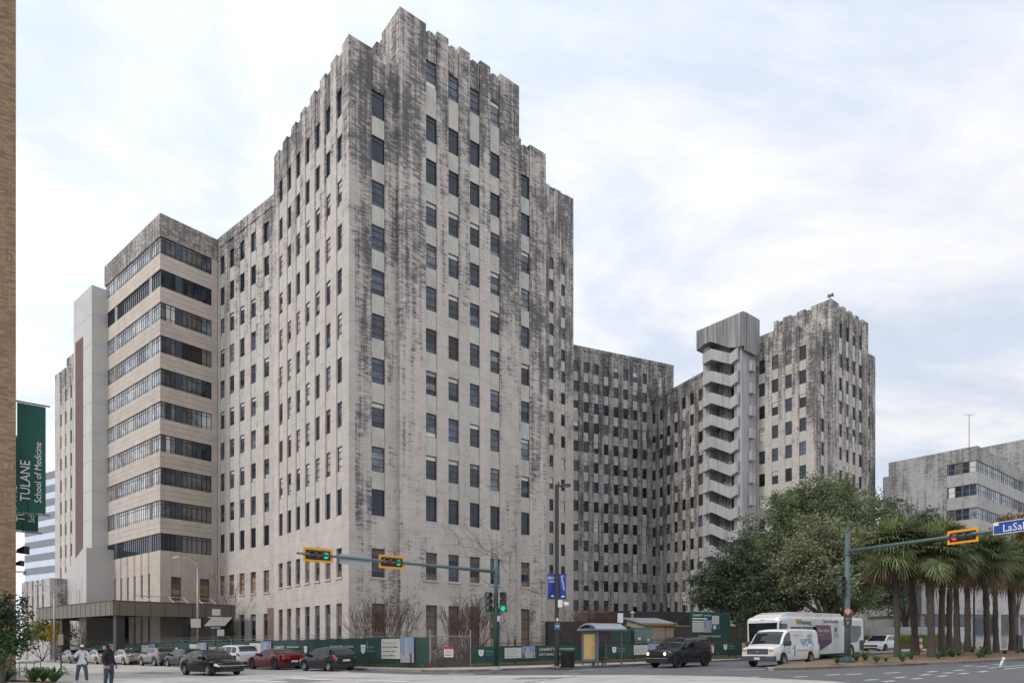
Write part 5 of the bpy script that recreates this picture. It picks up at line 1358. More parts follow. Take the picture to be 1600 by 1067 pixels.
def right_fence():
    L = 30.0
    root = thing('iron_fence', 'low black iron picket fence carrying green printed banners along the avenue', 'fence', (FR0.x, FR0.y, 0), R(24))
    def zg(a): return gz(FR0.x+UF.x*a)+0.12
    sl = math.atan((zg(L)-zg(0))/L); H = 1.5
    k = 0
    while k*0.14 < L:
        a = k*0.14; MB_ = cached('picket', lambda: MB().box(-0.009, 0.009, -0.009, 0.009, 0.08, H).add([(-0.014, -0.014, H), (0.014, -0.014, H), (0.014, 0.014, H), (-0.014, 0.014, H), (0, 0, H+0.09)], [(0, 1, 4), (1, 2, 4), (2, 3, 4), (3, 0, 4)]).mesh('picket', 'iron'))
        ob('picket', MB_, root, (a, 0.03, zg(a))); k += 1
    for z in (0.2, H-0.12): MB().box(0, L, 0.015, 0.045, 0, 0.035).build('rail', 'iron', root, loc=(0, 0, zg(0)+z)).rotation_euler.y = -sl
    for i in range(11): MB().box(-0.04, 0.04, -0.01, 0.07, -0.1, H+0.12).build('post', 'iron', root, loc=(i*3, 0, zg(i*3)))
    spans = [(0.05, 9.6), (9.7, 19.2), (19.3, 28.8)]
    for i, (a0, a1) in enumerate(spans):
        s = wavy(a1-a0, 0.98, 40, 5, 0.018, 40+i, 0.0, 0.015).build('banner_sheet', 'green_cloth', root, loc=(a0, -0.05, zg(a0)+0.26), smooth=True); s.rotation_euler.y = -sl
        y = -0.05
        shield(s, 0.62, 0.36, 0.42, y); text('TULANE', 0.16, 'ink_pale_green', s, (0.86, y, 0.6), TXT); text('UNIVERSITY', 0.12, 'ink_pale_green', s, (0.86, y, 0.42), TXT)
        MB().box(2.2, 3.35, y, y+0.004, 0.20, 0.86).build('printed_panel', 'cream_print', s)
        for k in range(4): MB().box(2.28, 3.2-0.15*(k % 2), y-0.004, y-0.001, 0.30+0.14*k, 0.345+0.14*k).build('printed_line', 'ink_grey', s)
        picture(s, 3.37, 0.17, 0.95, 0.78, y, 20+i)
        text('CHARITY', 0.27, 'ink_white', s, (4.62, y, 0.62), TXT); MB().box(5.95, 7.2, y, y+0.004, 0.66, 0.78).build('printed_line', 'ink_pale_green', s)
        text("LET'S BUILD IT TOGETHER", 0.21, 'ink_white', s, (4.62, y, 0.32), TXT)
right_fence()
# ---- traffic signals
def signal_head(parent, loc, rz, lit, horiz, plate, nm='signal_head'):
    """three-lamp head facing -y of its frame; horizontal or vertical"""
    root = ob(nm, MB().box(-0.53, 0.53, 0.02, 0.20, -0.17, 0.17).mesh('signal_head', 'signal_black' if plate else 'signal_green'), parent, loc, rz)
    bevel(root, 0.03)
    if not horiz: root.rotation_euler = (0, R(-90), rz); root.rotation_mode = 'XYZ'
    if plate:
        b = MB()
        x, z, t = 0.68, 0.32, 0.105
        b.box(-x, x, 0.05, 0.07, z-t, z); b.box(-x, x, 0.05, 0.07, -z, -z+t); b.box(-x, -x+t, 0.05, 0.07, -z+t, z-t); b.box(x-t, x, 0.05, 0.07, -z+t, z-t)
        b.build('yellow_border', 'signal_yellow', root)
        MB().box(-x+t, x-t, 0.075, 0.09, -z+t, z-t).build('backplate', 'signal_black', root)
    n = 20
    for i, c in enumerate(('red', 'amber', 'green')):
        x = (i-1)*0.345
        on = lit == c
        m = 'lens_red_on' if (on and c == 'red') else 'lens_green_on' if (on and c == 'green') else 'lens_'+c
        lens = MB().rings([[(x+q*math.cos(2*math.pi*k/n), y, q*math.sin(2*math.pi*k/n)) for k in range(n)] for q, y in ((0.145, 0.02), (0.145, 0.008), (0.08, -0.012))]).build('lens', m, root, fix=True, smooth=False)
        # visor: open tube cut away below
        vis = MB(); inn, out = [], []
        r0, r1 = [], []
        if horiz: ang = [R(-35)+R(250)*k/16 for k in range(17)]
        else: ang = [R(-35)+R(250)*k/16-R(90)+R(180) for k in range(17)]
        for a in ang:
            r0.append((x+0.152*math.cos(a), 0.02, 0.152*math.sin(a))); r1.append((x+0.158*math.cos(a), -0.15, 0.158*math.sin(a)))
        vis.rings([r0, r1], False, closed=False); o = vis.build('visor', 'signal_housing', root)
        sd_ = o.modifiers.new('t', 'SOLIDIFY'); sd_.thickness = 0.012
    return root
def signal_left():
    p = gp(775, 1046, 0.13); root = thing('signal_mast', 'dark green signal mast at the pavement corner with a long arm carrying two green lights', 'traffic light', p)
    zt = EYE+(1000-866)/F*p.y-p.z; za = EYE+(1000-893)/F*p.y-p.z
    b = MB().tube([(0, 0, 0), (0, 0, 0.06)], 0.33, 14).tube([(0, 0, 0.06), (0, 0, 0.2)], [0.24, 0.18], 14); b.build('base', 'kerb', root)
    MB().tube([(0, 0, 0.15), (0, 0, 3.0), (0, 0, 3.4)], [0.145, 0.14, 0.125], 16).build('lower_pole', 'signal_green', root, smooth=True)
    MB().tube([(0, 0, 3.35), (0, 0, zt)], [0.122, 0.10], 16).build('upper_pole', 'signal_pole', root, smooth=True)
    d = -UM
    tip = d*10.9; rise = 0.12
    MB().tube([(0, 0, za), tuple(d*5+Vector((0, 0, za+rise*0.5))), tuple(tip+Vector((0, 0, za+rise)))], [0.095, 0.075, 0.05], 12).build('arm', 'signal_pole', root, smooth=True)
    MB().tube([(0, 0, za-0.2), (0, 0, za+0.2)], 0.15, 12).build('arm_clamp', 'signal_pole', root)
    rz = math.atan2(-d.y, -d.x)     # heads look along -VM side
    def ang_for(px):
        t = (px-800)/F; return (p.x-p.y*t)/(-d.x+d.y*t)*1.0
    for px, lit in ((498, 'green'), (613, 'green')):
        t = (px-800)/F; s = (t*p.y-p.x)/(d.x-t*d.y); q = d*s
        signal_head(root, (q.x, q.y, za+rise*s/10.9+0.0), rz, lit, True, True)
    # street-name sign seen from behind between the heads
    t = (556-800)/F; s = (t*p.y-p.x)/(d.x-t*d.y); q = d*s
    MB().box(-0.75, 0.75, 0.1, 0.115, -0.24, 0.22).build('sign_back', 'sign_grey', root, loc=(q.x, q.y, za+0.05), rz=rz)
    # pole-mounted vertical heads
    z1 = EYE+(1000-940)/F*p.y-p.z
    for dx, rzz, lit in ((-0.36, R(35), None), (0.38, R(-8), 'green')):
        h = signal_head(root, (dx, -0.12, z1), rzz, lit, False, False)
        h.rotation_euler = (Matrix.Rotation(rzz, 3, 'Z') @ Matrix.Rotation(R(90), 3, 'Y')).to_euler()
        MB().tube([(dx, 0.05, z1+0.45), (0, 0, z1+0.45)], 0.025, 6).tube([(dx, 0.05, z1-0.45), (0, 0, z1-0.45)], 0.025, 6).build('bracket', 'signal_green', root)
    MB().box(-0.02, 0.14, -0.2, -0.1, 2.2, 2.5).build('push_button', 'sign_grey', root, loc=(0.08, 0, 0.4))
mat('sign_grey', (0.40, 0.40, 0.41), 0.6, 0.06, 2)
signal_left()
def signal_right():
    p = gp(1324, 1033, 0.28); root = thing('signal_mast', 'signal mast on the palm median, its arm carrying a red light and blue street sign', 'traffic light', p)
    zt = EYE+(1000-831)/F*p.y-p.z; za = EYE+(1000-861)/F*p.y-p.z
    b = MB().tube([(0, 0, -0.2), (0, 0, 0.05)], 0.36, 14).tube([(0, 0, 0.05), (0, 0, 0.28)], [0.26, 0.19], 14); b.build('base', 'signal_green', root)
    MB().tube([(0, 0, 0.2), (0, 0, 2.9), (0, 0, zt)], [0.16, 0.145, 0.115], 16).build('pole', 'signal_pole', root, smooth=True)
    MB().tube([(0, 0, zt), (0, 0, zt+0.04)], 0.13, 12).build('cap', 'signal_pole', root)
    zh = EYE+(1000-836)/F*1.0
    d = az(153)
    MB().tube([(0, 0, za), tuple(d*5+Vector((0, 0, za+0.03))), tuple(d*11+Vector((0, 0, za+0.06)))], [0.095, 0.08, 0.06], 12).build('arm', 'signal_pole', root, smooth=True)
    MB().tube([(0, 0, za-0.2), (0, 0, za+0.2)], 0.16, 12).build('arm_clamp', 'signal_pole', root)
    rz = math.atan2(d.y, d.x)
    def s_at(px):
        t = (px-800)/F; return (t*p.y-p.x)/(d.x-t*d.y)
    q = d*s_at(1503)
    signal_head(root, (q.x, q.y, za+0.0), rz, 'red', True, True)
    # street sign: its left end starts at the arm, text runs on out of the picture
    s0 = s_at(1554); q = d*s0
    sg = ob('street_name_sign', MB().box(0, 2.3, -0.11, -0.09, -0.24, 0.30).mesh('street_name_sign', 'sign_blue'), root, (q.x, q.y, za+0.09), rz)
    MB().box(0.0, 2.3, -0.112, -0.1105, 0.275, 0.30).build('sign_edge', 'ink_white', sg); MB().box(0.0, 2.3, -0.112, -0.1105, -0.24, -0.215).build('sign_edge', 'ink_white', sg)
    MB().box(0.0, 0.022, -0.112, -0.1105, -0.213, 0.272).build('sign_edge', 'ink_white', sg); MB().box(0.03, 0.22, -0.113, -0.1105, 0.15, 0.27).build('sign_corner', 'ink_white', sg)
    text('LaSalle', 0.46, 'ink_white', sg, (0.37, -0.114, -0.15), TXT, sx=0.92)
    z1 = EYE+(1000-915)/F*p.y-p.z
    h = signal_head(root, (-0.36, -0.14, z1), 0, None, False, False)
    h.rotation_euler = (Matrix.Rotation(R(5), 3, 'Z') @ Matrix.Rotation(R(90), 3, 'Y')).to_euler()
    MB().tube([(-0.36, 0.05, z1+0.46), (0, 0, z1+0.46)], 0.025, 6).tube([(-0.36, 0.05, z1-0.46), (0, 0, z1-0.46)], 0.025, 6).build('bracket', 'signal_green', root)
    # parking direction sign
    z2 = EYE+(1000-977)/F*p.y-p.z
    s = ob('parking_sign', MB().box(-0.22, 0.22, -0.20, -0.185, 0, 0.80).mesh('parking_sign', 'sign_slate'), root, (-0.08, 0, z2))
    MB().add([(0, -0.205, 0.54), (0.22, -0.205, 0.77), (0, -0.205, 1.0), (-0.22, -0.205, 0.77)], [(0, 1, 2, 3)]).build('diamond', 'sign_orange', s, fix=True)
    MB().add([(0, -0.208, 0.62), (0.14, -0.208, 0.77), (0, -0.208, 0.92), (-0.14, -0.208, 0.77)], [(0, 1, 2, 3)]).build('diamond_face', 'cream_print', s, fix=True)
    text('P', 0.20, 'ink_dark', s, (-0.055, -0.211, 0.70), TXT)
    for z in (0.12, 0.32):
        b = MB()
        if z > 0.2: b.add([(-0.14, -0.205, z+0.05), (-0.04, -0.205, z+0.12), (-0.04, -0.205, z+0.07), (0.13, -0.205, z+0.07), (0.13, -0.205, z+0.03), (-0.04, -0.205, z+0.03), (-0.04, -0.205, z-0.02)], [(0, 6, 5, 4, 3, 2, 1)])
        else: b.add([(0, -0.205, z+0.13), (0.08, -0.205, z+0.05), (0.03, -0.205, z+0.05), (0.03, -0.205, z-0.06), (-0.03, -0.205, z-0.06), (-0.03, -0.205, z+0.05), (-0.08, -0.205, z+0.05)], [tuple(range(7))])
        b.build('arrow', 'bus_gold', s)
signal_right()
# ---- lamp posts
def bronze_lamp():
    p = gp(870, 1042, 0.13); root = thing('street_lamp', 'tall dark bronze street lamp with two blue banners and a security camera', 'street lamp', p)
    zt = EYE+(1000-757)/F*p.y-p.z
    MB().tube([(0, 0, 0), (0, 0, 0.08)], 0.34, 14).build('footing', 'kerb', root)
    MB().tube([(0, 0, 0.08), (0, 0, 1.1)], 0.15, 14).build('base', 'lamp_bronze', root)
    MB().box(-0.11, 0.11, -0.11, 0.11, 1.1, zt).build('pole', 'lamp_bronze', root)
    MB().box(-0.05, 0.35, -0.07, 0.07, zt-0.12, zt-0.04).build('arm', 'lamp_bronze', root); o = MB().box(0.28, 0.78, -0.17, 0.17, zt-0.12, zt+0.02).build('lamp_head', 'lamp_bronze', root); bevel(o, 0.03)
    MB().box(0.34, 0.72, -0.13, 0.13, zt-0.135, zt-0.122).build('lens', 'lamp_clear', o)
    MB().tube([(0.1, 0, zt), (0.1, 0, zt+0.14)], 0.05, 8).build('photocell', 'lamp_bronze', root)
    zb0, zb1 = EYE+(1000-935)/F*p.y-p.z, EYE+(1000-897)/F*p.y-p.z
    h = zb1-zb0
    for sg, rz, tx in ((-1, R(20), 'BIO'), (1, R(-22), 'Downtown')):
        b = MB(); w = 0.44
        r0 = []
        for back in (0, 1):
            rows = [[(w*i/4*sg, -0.04*math.sin(3.1*j/8)+0.05*math.sin(i*0.9+j*0.5)+back*0.006, h*j/8) for i in range(5)] for j in range(9)]
            b.rings(rows, False, closed=False)
        o = b.build('banner', 'banner_blue', root, loc=(0.10*sg, -0.02, zb0), smooth=True); o.rotation_euler.z = rz*0.6
        if sg < 0: text(tx, 0.24, 'ink_white', o, (-0.42, -0.09, h*0.78), TXT, sx=0.9); MB().box(-0.38, -0.05, -0.085, -0.08, h*0.68, h*0.71).build('printed_line', 'ink_white', o); MB().box(-0.25, -0.10, -0.085, -0.08, h*0.08, h*0.13).build('printed_line', 'ink_white', o)
        else: text(tx, 0.19, 'ink_white', o, (0.14, -0.09, h*0.93), (R(90), R(80), 0), sx=0.95); MB().box(0.18, 0.34, -0.085, -0.08, h*0.06, h*0.11).build('printed_line', 'ink_white', o)
        for z in (zb0-0.02, zb1+0.02): MB().tube([(0, 0, z), (0.58*sg, -0.02, z)], 0.014, 6).build('banner_arm', 'lamp_bronze', root)
    # camera
    z = EYE+(1000-943)/F*p.y-p.z
    o = MB().box(0.05, 0.30, -0.2, -0.05, z-0.2, z+0.22).build('camera_box', 'sign_white', root)
    b = MB().tube([(0.3, -0.1, z+0.08), (0.52, -0.12, z+0.06)], 0.04, 8).tube([(0.55, -0.12, z+0.08), (0.55, -0.12, z-0.06), (0.55, -0.12, z-0.16)], [0.13, 0.15, 0.11], 12); b.build('camera_dome', 'sign_white', root, smooth=True)
    z2 = EYE+(1000-983)/F*p.y-p.z
    s = MB().box(-0.14, 0.18, -0.14, -0.125, z2, z2+0.38).build('direction_sign', 'sign_teal', root)
    MB().add([(0.12, -0.143, z2+0.19), (0.05, -0.143, z2+0.26), (0.05, -0.143, z2+0.21), (-0.08, -0.143, z2+0.21), (-0.08, -0.143, z2+0.17), (0.05, -0.143, z2+0.17), (0.05, -0.143, z2+0.12)], [(0, 1, 2, 3, 4, 5, 6)]).build('arrow', 'ink_white', s, fix=True)
    d = MB().add([(0.02, -0.143, z2+0.40), (0.17, -0.143, z2+0.56), (0.02, -0.143, z2+0.72), (-0.13, -0.143, z2+0.56)], [(0, 1, 2, 3)]).build('diamond_sign', 'sign_red', root, fix=True)
    MB().add([(0.02, -0.147, z2+0.47), (0.105, -0.147, z2+0.56), (0.02, -0.147, z2+0.65), (-0.065, -0.147, z2+0.56)], [(0, 1, 2, 3)]).build('diamond_face', 'sign_white', d, fix=True)
mat('sign_teal', (0.03, 0.16, 0.22), 0.5, 0.05, 2)
bronze_lamp()
def cobra_lamp(px, Y, top_y, arm_px, label, box_sign):
    p = onz(px, Y, 0.12); root = thing('street_lamp', label, 'street lamp', p, 0, 'grey cobra-head street lamps')
    zt = EYE+(1000-top_y)/F*Y-p.z; m = 'galvanised'
    MB().tube([(0, 0, 0), (0, 0, 0.4)], 0.16, 12).build('base', m, root); MB().tube([(0, 0, 0.3), (0, 0, zt-0.9)], [0.11, 0.075], 12).build('pole', m, root, smooth=True)
    L = arm_px/F*Y; d = -1
    pts = [(d*L*(1-math.cos(t*1.45)), 0, zt-1.0+1.0*math.sin(t*1.45)) for t in [i/8 for i in range(9)]]
    MB().tube(pts, [0.06-0.003*i for i in range(9)], 8).build('arm', m, root, smooth=True)
    e = pts[-1]
    MB().tube([(e[0]+0.1, 0, e[2]), (e[0]-0.25, 0, e[2]+0.02), (e[0]-0.6, 0, e[2]-0.01), (e[0]-0.75, 0, e[2]-0.03)], [0.06, 0.12, 0.13, 0.04], 10).build('lamp_head', 'sign_grey', root, smooth=True)
    if box_sign:
        z = EYE+(1000-980)/F*Y-p.z
        s = MB().box(-0.55, 0.35, -0.18, -0.15, z, z+0.8).build('sign_plate', 'sign_grey', root)
    return root
cobra_lamp(309, 60.0, 871, 30, 'grey cobra-head street lamp with a blank grey sign plate in front of the sun-room wing', True)
cobra_lamp(85, 72.0, 913, 24, 'grey cobra-head street lamp beside the left end of the canopy', False)
# ---- bus shelter
def bus_shelter():
    p = gp(934, 1040, 0.13); root = thing('bus_shelter', 'small grey bus shelter with a plywood-covered end panel', 'bus shelter', p, R(24))
    W, D = 1.62, 1.75; H = 2.12
    for x in (0, W):
        for y in (0, D): MB().box(x-0.04, x+0.04, y-0.04, y+0.04, 0, H).build('post', 'shelter_grey', root)
    MB().box(-0.08, 0.02, 0.0, D, H-0.10, H).build('beam', 'shelter_grey', root)
    # barrel roof running along x
    n = 10; rr = []
    for x in (-0.22, W+0.22):
        rr.append([(x, -0.25+(D+0.5)*k/n, H+0.06+0.34*math.sin(math.pi*k/n)) for k in range(n+1)]+[(x, D+0.25, H), (x, -0.25, H)])
    MB().rings(rr).build('roof', 'shelter_roof', root, fix=True)
    MB().box(-0.25, W+0.25, -0.29, D+0.29, H-0.06, H+0.02).build('roof_edge', 'shelter_grey', root)
    MB().add([(-0.23, -0.1+(D+0.2)*k/8, H+0.08+0.22*math.sin(math.pi*k/8)) for k in range(9)], [tuple(range(8, -1, -1))]).build('gable_glass', 'car_glass', root, fix=True)
    fr = MB().box(-0.05, 0.05, 0.06, 0.22, 0.25, H-0.1).box(-0.05, 0.05, D-0.22, D-0.06, 0.25, H-0.1).box(-0.05, 0.05, 0.22, D-0.22, 0.25, 0.38).box(-0.05, 0.05, 0.22, D-0.22, H-0.25, H-0.1); fr.build('panel_frame', 'shelter_grey', root)
    MB().box(-0.035, 0.035, 0.22, D-0.22, 0.38, H-0.25).build('plywood_panel', 'plywood_new', root)
    for i in range(2): MB().box(0.06+i*W/2, W/2-0.06+i*W/2, D-0.02, D, 0.25, H-0.15).build('glass_panel', 'shelter_glass', root)
    MB().box(W/2-0.03, W/2+0.03, D-0.05, D+0.01, 0, H).build('mullion', 'shelter_grey', root)
    for i in range(2): MB().box(0.2+i*0.7, 0.75+i*0.7, D-0.6, D-0.2, 0.42, 0.47).build('bench_seat', 'shelter_grey', root); MB().box(0.42+i*0.7, 0.52+i*0.7, D-0.45, D-0.35, 0, 0.42).build('bench_leg', 'shelter_grey', root)
    MB().tube([(W-0.1, -0.1, H+0.1), (W-0.1, -0.1, H+0.45)], 0.02, 6).box(W-0.32, W+0.05, -0.12, -0.10, H+0.42, H+0.98).build('stop_sign_plate', 'sign_white', root)
mat('shelter_roof', (0.30, 0.32, 0.37), 0.4, 0.08, 2, metal=0.2); mat('plywood_new', (0.46, 0.31, 0.13), 0.75, 0.18, 1.2, streak=(1, 1, 3))
bus_shelter()
def bin_():
    p = gp(887, 1042, 0.13); root = thing('litter_bin', 'round black slatted litter bin on the pavement beside the bronze lamp post', 'bin', p)
    n = 22
    MB().tube([(0, 0, 0.05), (0, 0, 0.82)], 0.33, n).build('liner', 'bin_black', root)
    for k in range(n):
        a = 2*math.pi*k/n; ob('slat', cached('slat', lambda: MB().box(0.36, 0.385, -0.036, 0.036, 0.04, 0.88).mesh('slat', 'bin_black')), root, (0, 0, 0), a)
    MB().tube([(0, 0, 0.86), (0, 0, 0.93), (0, 0, 1.0)], [0.40, 0.40, 0.30], n).build('lid', 'signal_black', root)
    MB().tube([(0, 0, 0.0), (0, 0, 0.06)], 0.36, n).build('foot', 'bin_black', root)
bin_()
# ---- shed, cabinets, board behind the avenue fence
def cabinets():
    for i, (px0, px1, y0, Y, m, lab) in enumerate(((962, 990, 979, 50.0, 'dark_green', 'dark green electrical cabinet beside the bus shelter behind the fence'), (991, 1025, 981, 50.5, 'cabinet_green', 'pale green two-door electrical cabinet with white labels behind the fence'))):
        a, b = onz(px0, Y, 0.12), onz(px1, Y, 0.12); w = (b-a).length*0.92; h = EYE+(1000-y0)/F*Y-a.z
        root = thing('electrical_cabinet', lab, 'cabinet', a, R(14))
        o = MB().box(0, w, 0, 0.9, 0, h).build('housing', m, root); bevel(o, 0.02)
        MB().box(-0.03, w+0.03, -0.05, 0.95, h, h+0.06).build('lid', m, root)
        for k in range(2):
            d = MB().box(0.04+k*w/2, w/2-0.02+k*w/2, -0.03, -0.002, 0.12, h-0.08).build('door', m, root)
            MB().box(w/2-0.10+k*0.14, w/2-0.06+k*0.14, -0.055, -0.031, h*0.5, h*0.5+0.14).build('handle', 'trim_black', d)
            if i: MB().box(0.3+k*0.75, 0.52+k*0.75, -0.036, -0.031, h*0.62-0.1*k, h*0.70-0.1*k).build('label', 'sign_white', d)
        MB().box(-0.1, w+0.1, -0.15, 1.0, -0.1, 0.06).build('pad', 'kerb', root)
    text_parent = None
cabinets()
def shed():
    Y = 54.0; a = onz(1006, Y, 0.12); root = thing('site_shed', 'tan board-clad site shed with grey sloping metal roof behind the fence', 'shed', a, R(22))
    W, D, h0, h1 = 2.9, 2.6, 2.75, 3.25
    poly = lambda x: [(x, 0, 0), (x, D, 0), (x, D, h1), (x, 0, h0)]
    MB().rings([poly(0), poly(W)]).build('wall', 'shed_tan', root, fix=True)
    for k in range(15): MB().box(k*0.2, k*0.2+0.03, -0.02, -0.001, 0.05, h0-0.06).build('batten', 'shed_tan', root)
    MB().rings([[(-0.25, -0.25, h0-0.05), (-0.25, D+0.2, h1), (-0.25, D+0.2, h1+0.1), (-0.25, -0.25, h0+0.06)], [(W+0.25, -0.25, h0-0.05), (W+0.25, D+0.2, h1), (W+0.25, D+0.2, h1+0.1), (W+0.25, -0.25, h0+0.06)]]).build('roof', 'metal_roof', root, fix=True)
    MB().box(-0.26, W+0.26, -0.28, -0.24, h0-0.14, h0+0.07).build('fascia', 'wood_trim', root)
    MB().box(2.05, 2.12, -0.03, -0.001, 0.05, h0-0.05).build('corner_board', 'wood_trim', root)
    MB().tube([(0.3, D-0.4, h1), (0.3, D-0.4, h1+0.45)], 0.09, 8).tube([(0.3, D-0.4, h1+0.45), (0.3, D-0.4, h1+0.62)], [0.24, 0.10], 10).build('roof_vent', 'galvanised', root)
shed()
def hoarding():
    Y = 51.5; a = at(1079, 998, Y); b = at(1141, 998, Y+1.6)
    d = b-a; rz = math.atan2(d.y, d.x); w = Vector((d.x, d.y, 0)).length; root = thing('hoarding', 'dark green project billboard on a black steel frame beside the tan shed', 'billboard', (a.x, a.y, gz(a.x)+0.12), rz)
    z0 = a.z-root.location.z; z1 = EYE+(1000-955)/F*Y-root.location.z
    MB().box(0, w, 0, 0.06, z0-0.1, z1).build('board', 'green_cloth', root)
    y = -0.004
    text('CHARITY', 0.24, 'ink_white', root, (0.18, y, z1-0.36), TXT); MB().box(1.3, 2.0, y, y+0.003, z1-0.34, z1-0.22).build('printed_line', 'ink_pale_green', root)
    for k in range(2): MB().box(0.18, 1.6-0.2*k, y, y+0.003, z1-0.58-0.22*k, z1-0.49-0.22*k).build('printed_line', 'ink_white', root)
    MB().box(0.18, 1.28, y-0.002, y+0.002, z0+0.55, z0+1.28).build('printed_panel', 'cream_print', root)
    for k in range(4): MB().box(0.26, 1.15, y-0.006, y-0.003, z0+0.68+0.14*k, z0+0.72+0.14*k).build('printed_line', 'ink_grey', root)
    picture(root, 1.3, z0+0.52, 0.8, 0.98, y-0.002, 77)
    MB().box(2.1, 2.8, y-0.002, y+0.002, z1-0.95, z1-0.28).build('printed_panel', 'cream_print', root)
    for k in range(3): MB().box(2.2, 2.7, y-0.006, y-0.003, z1-0.82+0.16*k, z1-0.77+0.16*k).build('printed_line', 'ink_grey', root)
    shield(root, 2.36, z0+0.75, 0.34, y); text('TULANE', 0.10, 'ink_pale_green', root, (2.55, y, z0+0.95), TXT); text('UNIVERSITY', 0.08, 'ink_pale_green', root, (2.55, y, z0+0.83), TXT)
    text("LET'S BUILD IT TOGETHER", 0.19, 'ink_white', root, (0.72, y, z0+0.16), TXT)
    for x in (0.05, w-0.05): MB().box(x-0.04, x+0.04, 0.062, 0.14, 0, z1).build('post', 'trim_black', root)
    for x in (0.05,):
        MB().tube([(x, 0.12, z1-0.05), (x-1.15, 0.6, z1-0.85), (x-1.15, 0.6, 0)], 0.035, 6).build('brace', 'trim_black', root); MB().tube([(x, 0.12, z0-0.1), (x-1.15, 0.6, z0-0.1)], 0.035, 6).build('brace', 'trim_black', root)
    sgn = tag(MB().box(-0.2, 0.2, -0.03, -0.02, 0, 0.62).build('warning_sign', 'sign_white'), 'small red and white warning notice on the iron fence below the billboard', 'sign')
    q = at(1111.5, 1019, 47.4); sgn.location = q; sgn.rotation_euler.z = R(24); MB().box(-0.2, 0.2, -0.034, -0.0305, 0.46, 0.62).build('red_header', 'sign_red', sgn)
    for k in range(3): MB().box(-0.15, 0.15, -0.033, -0.0305, 0.08+0.12*k, 0.14+0.12*k).build('printed_line', 'ink_grey' if k else 'sign_red', sgn)
hoarding()
def low_dark_wall():
    a = onz(856, 66, 0.0); root = thing('yard_wall', 'low dark service wall in front of the hospital centre block', 'wall', (a.x, a.y, 0), R(20))
    MB().box(0, 4.2, 0, 3.0, -0.5, 3.6).build('wall_block', 'dark_wall', root); MB().box(4.2, 26, 1.0, 1.6, -0.5, 3.2).build('long_wall', 'yard_brown', root); MB().box(10, 24, 3.0, 9.0, -0.5, 4.9).build('rear_block', 'dark_wall', root)
    MB().box(4.2, 26, 0.95, 1.65, 3.2, 3.32).build('coping', 'kerb', root)
mat('yard_brown', (0.10, 0.075, 0.07), 0.9, 0.2, 0.7, dirt=0.3)
low_dark_wall()
# ---- entrance canopy at left
def canopy():
    D = 64.0; c = onz(176, D); root = thing('entrance_canopy', 'long flat brown metal entrance canopy reaching over the pavement on dark square columns', 'canopy', (c.x, c.y, 0), ROT_S)
    zt, zb = EYE+62/F*D, EYE+39.4/F*D
    Wx, Ly = 12.3, 24.0
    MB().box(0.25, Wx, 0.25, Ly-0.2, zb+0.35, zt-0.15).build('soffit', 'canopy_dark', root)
    MB().box(0, 0.3, 0.31, Ly, zb, zt).build('fascia', 'canopy_brown', root); MB().box(0, Wx, 0, 0.3, zb, zt).build('fascia', 'canopy_brown', root); MB().box(0.3, Wx, Ly-0.3, Ly-0.002, zb+0.002, zt-0.002).build('fascia', 'canopy_brown', root)
    for i in range(17): MB().box(-0.02, -0.001, 1.4*i+0.4, 1.4*i+0.44, zb+0.01, zt-0.01).build('fascia_seam', 'canopy_dark', root)
    for i in range(9): MB().box(1.4*i+0.6, 1.4*i+0.64, -0.02, -0.001, zb+0.01, zt-0.01).build('fascia_seam', 'canopy_dark', root)
    MB().box(-0.05, Wx, -0.05, Ly, zt, zt+0.06).build('roof_edge', 'canopy_dark', root)
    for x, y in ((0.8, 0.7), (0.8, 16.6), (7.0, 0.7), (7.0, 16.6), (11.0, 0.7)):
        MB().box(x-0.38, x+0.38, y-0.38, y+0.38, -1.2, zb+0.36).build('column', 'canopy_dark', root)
    for i in range(6): MB().tube([(3.2+i*1.5, 1.0, zt+0.06), (3.2+i*1.5, 2.4, zt+0.75)], 0.05, 6).build('roof_strut', 'sign_grey', root)
    MB().tube([(3.0, 2.4, zt+0.75), (11.5, 2.4, zt+0.75)], 0.05, 6).build('roof_rail', 'sign_grey', root)
    # entrance wall pieces below
    rr = thing('entrance_porch', 'beige stone entrance porch with a dark doorway under the canopy', 'porch', (c.x, c.y, 0), ROT_S)
    X0 = 9.2
    MB().box(X0, X0+0.4, 3.0, 13.5, -1.2, zb+0.3).build('wall', 'porch_stone', rr)
    for y, w, z0, z1, m in ((4.0, 0.55, 0.2, 3.6, 'glass_black'), (5.6, 0.55, 0.2, 3.6, 'brown_board'), (8.3, 1.6, -0.6, 1.9, 'glass_black'), (8.3, 1.6, 2.3, 3.4, 'glass_dusty'), (11.2, 0.6, 2.4, 3.1, 'glass_black')):
        f = MB().box(X0-0.04, X0+0.02, y, y+w, z0, z1).build('window' if m != 'glass_black' or w < 1 else 'doorway', 'grey_frame', rr); MB().box(X0-0.06, X0-0.041, y+0.06, y+w-0.06, z0+0.06, z1-0.06).build('pane', m, f)
    MB().box(X0-0.5, X0-0.001, 8.0, 10.2, 1.95, 2.25).build('lintel', 'porch_stone', rr)
mat('porch_stone', (0.36, 0.31, 0.255), 0.9, 0.1, 0.8, dirt=0.12)
canopy()
mat('awning_grey', (0.22, 0.215, 0.20), 0.8, 0.2, 2)
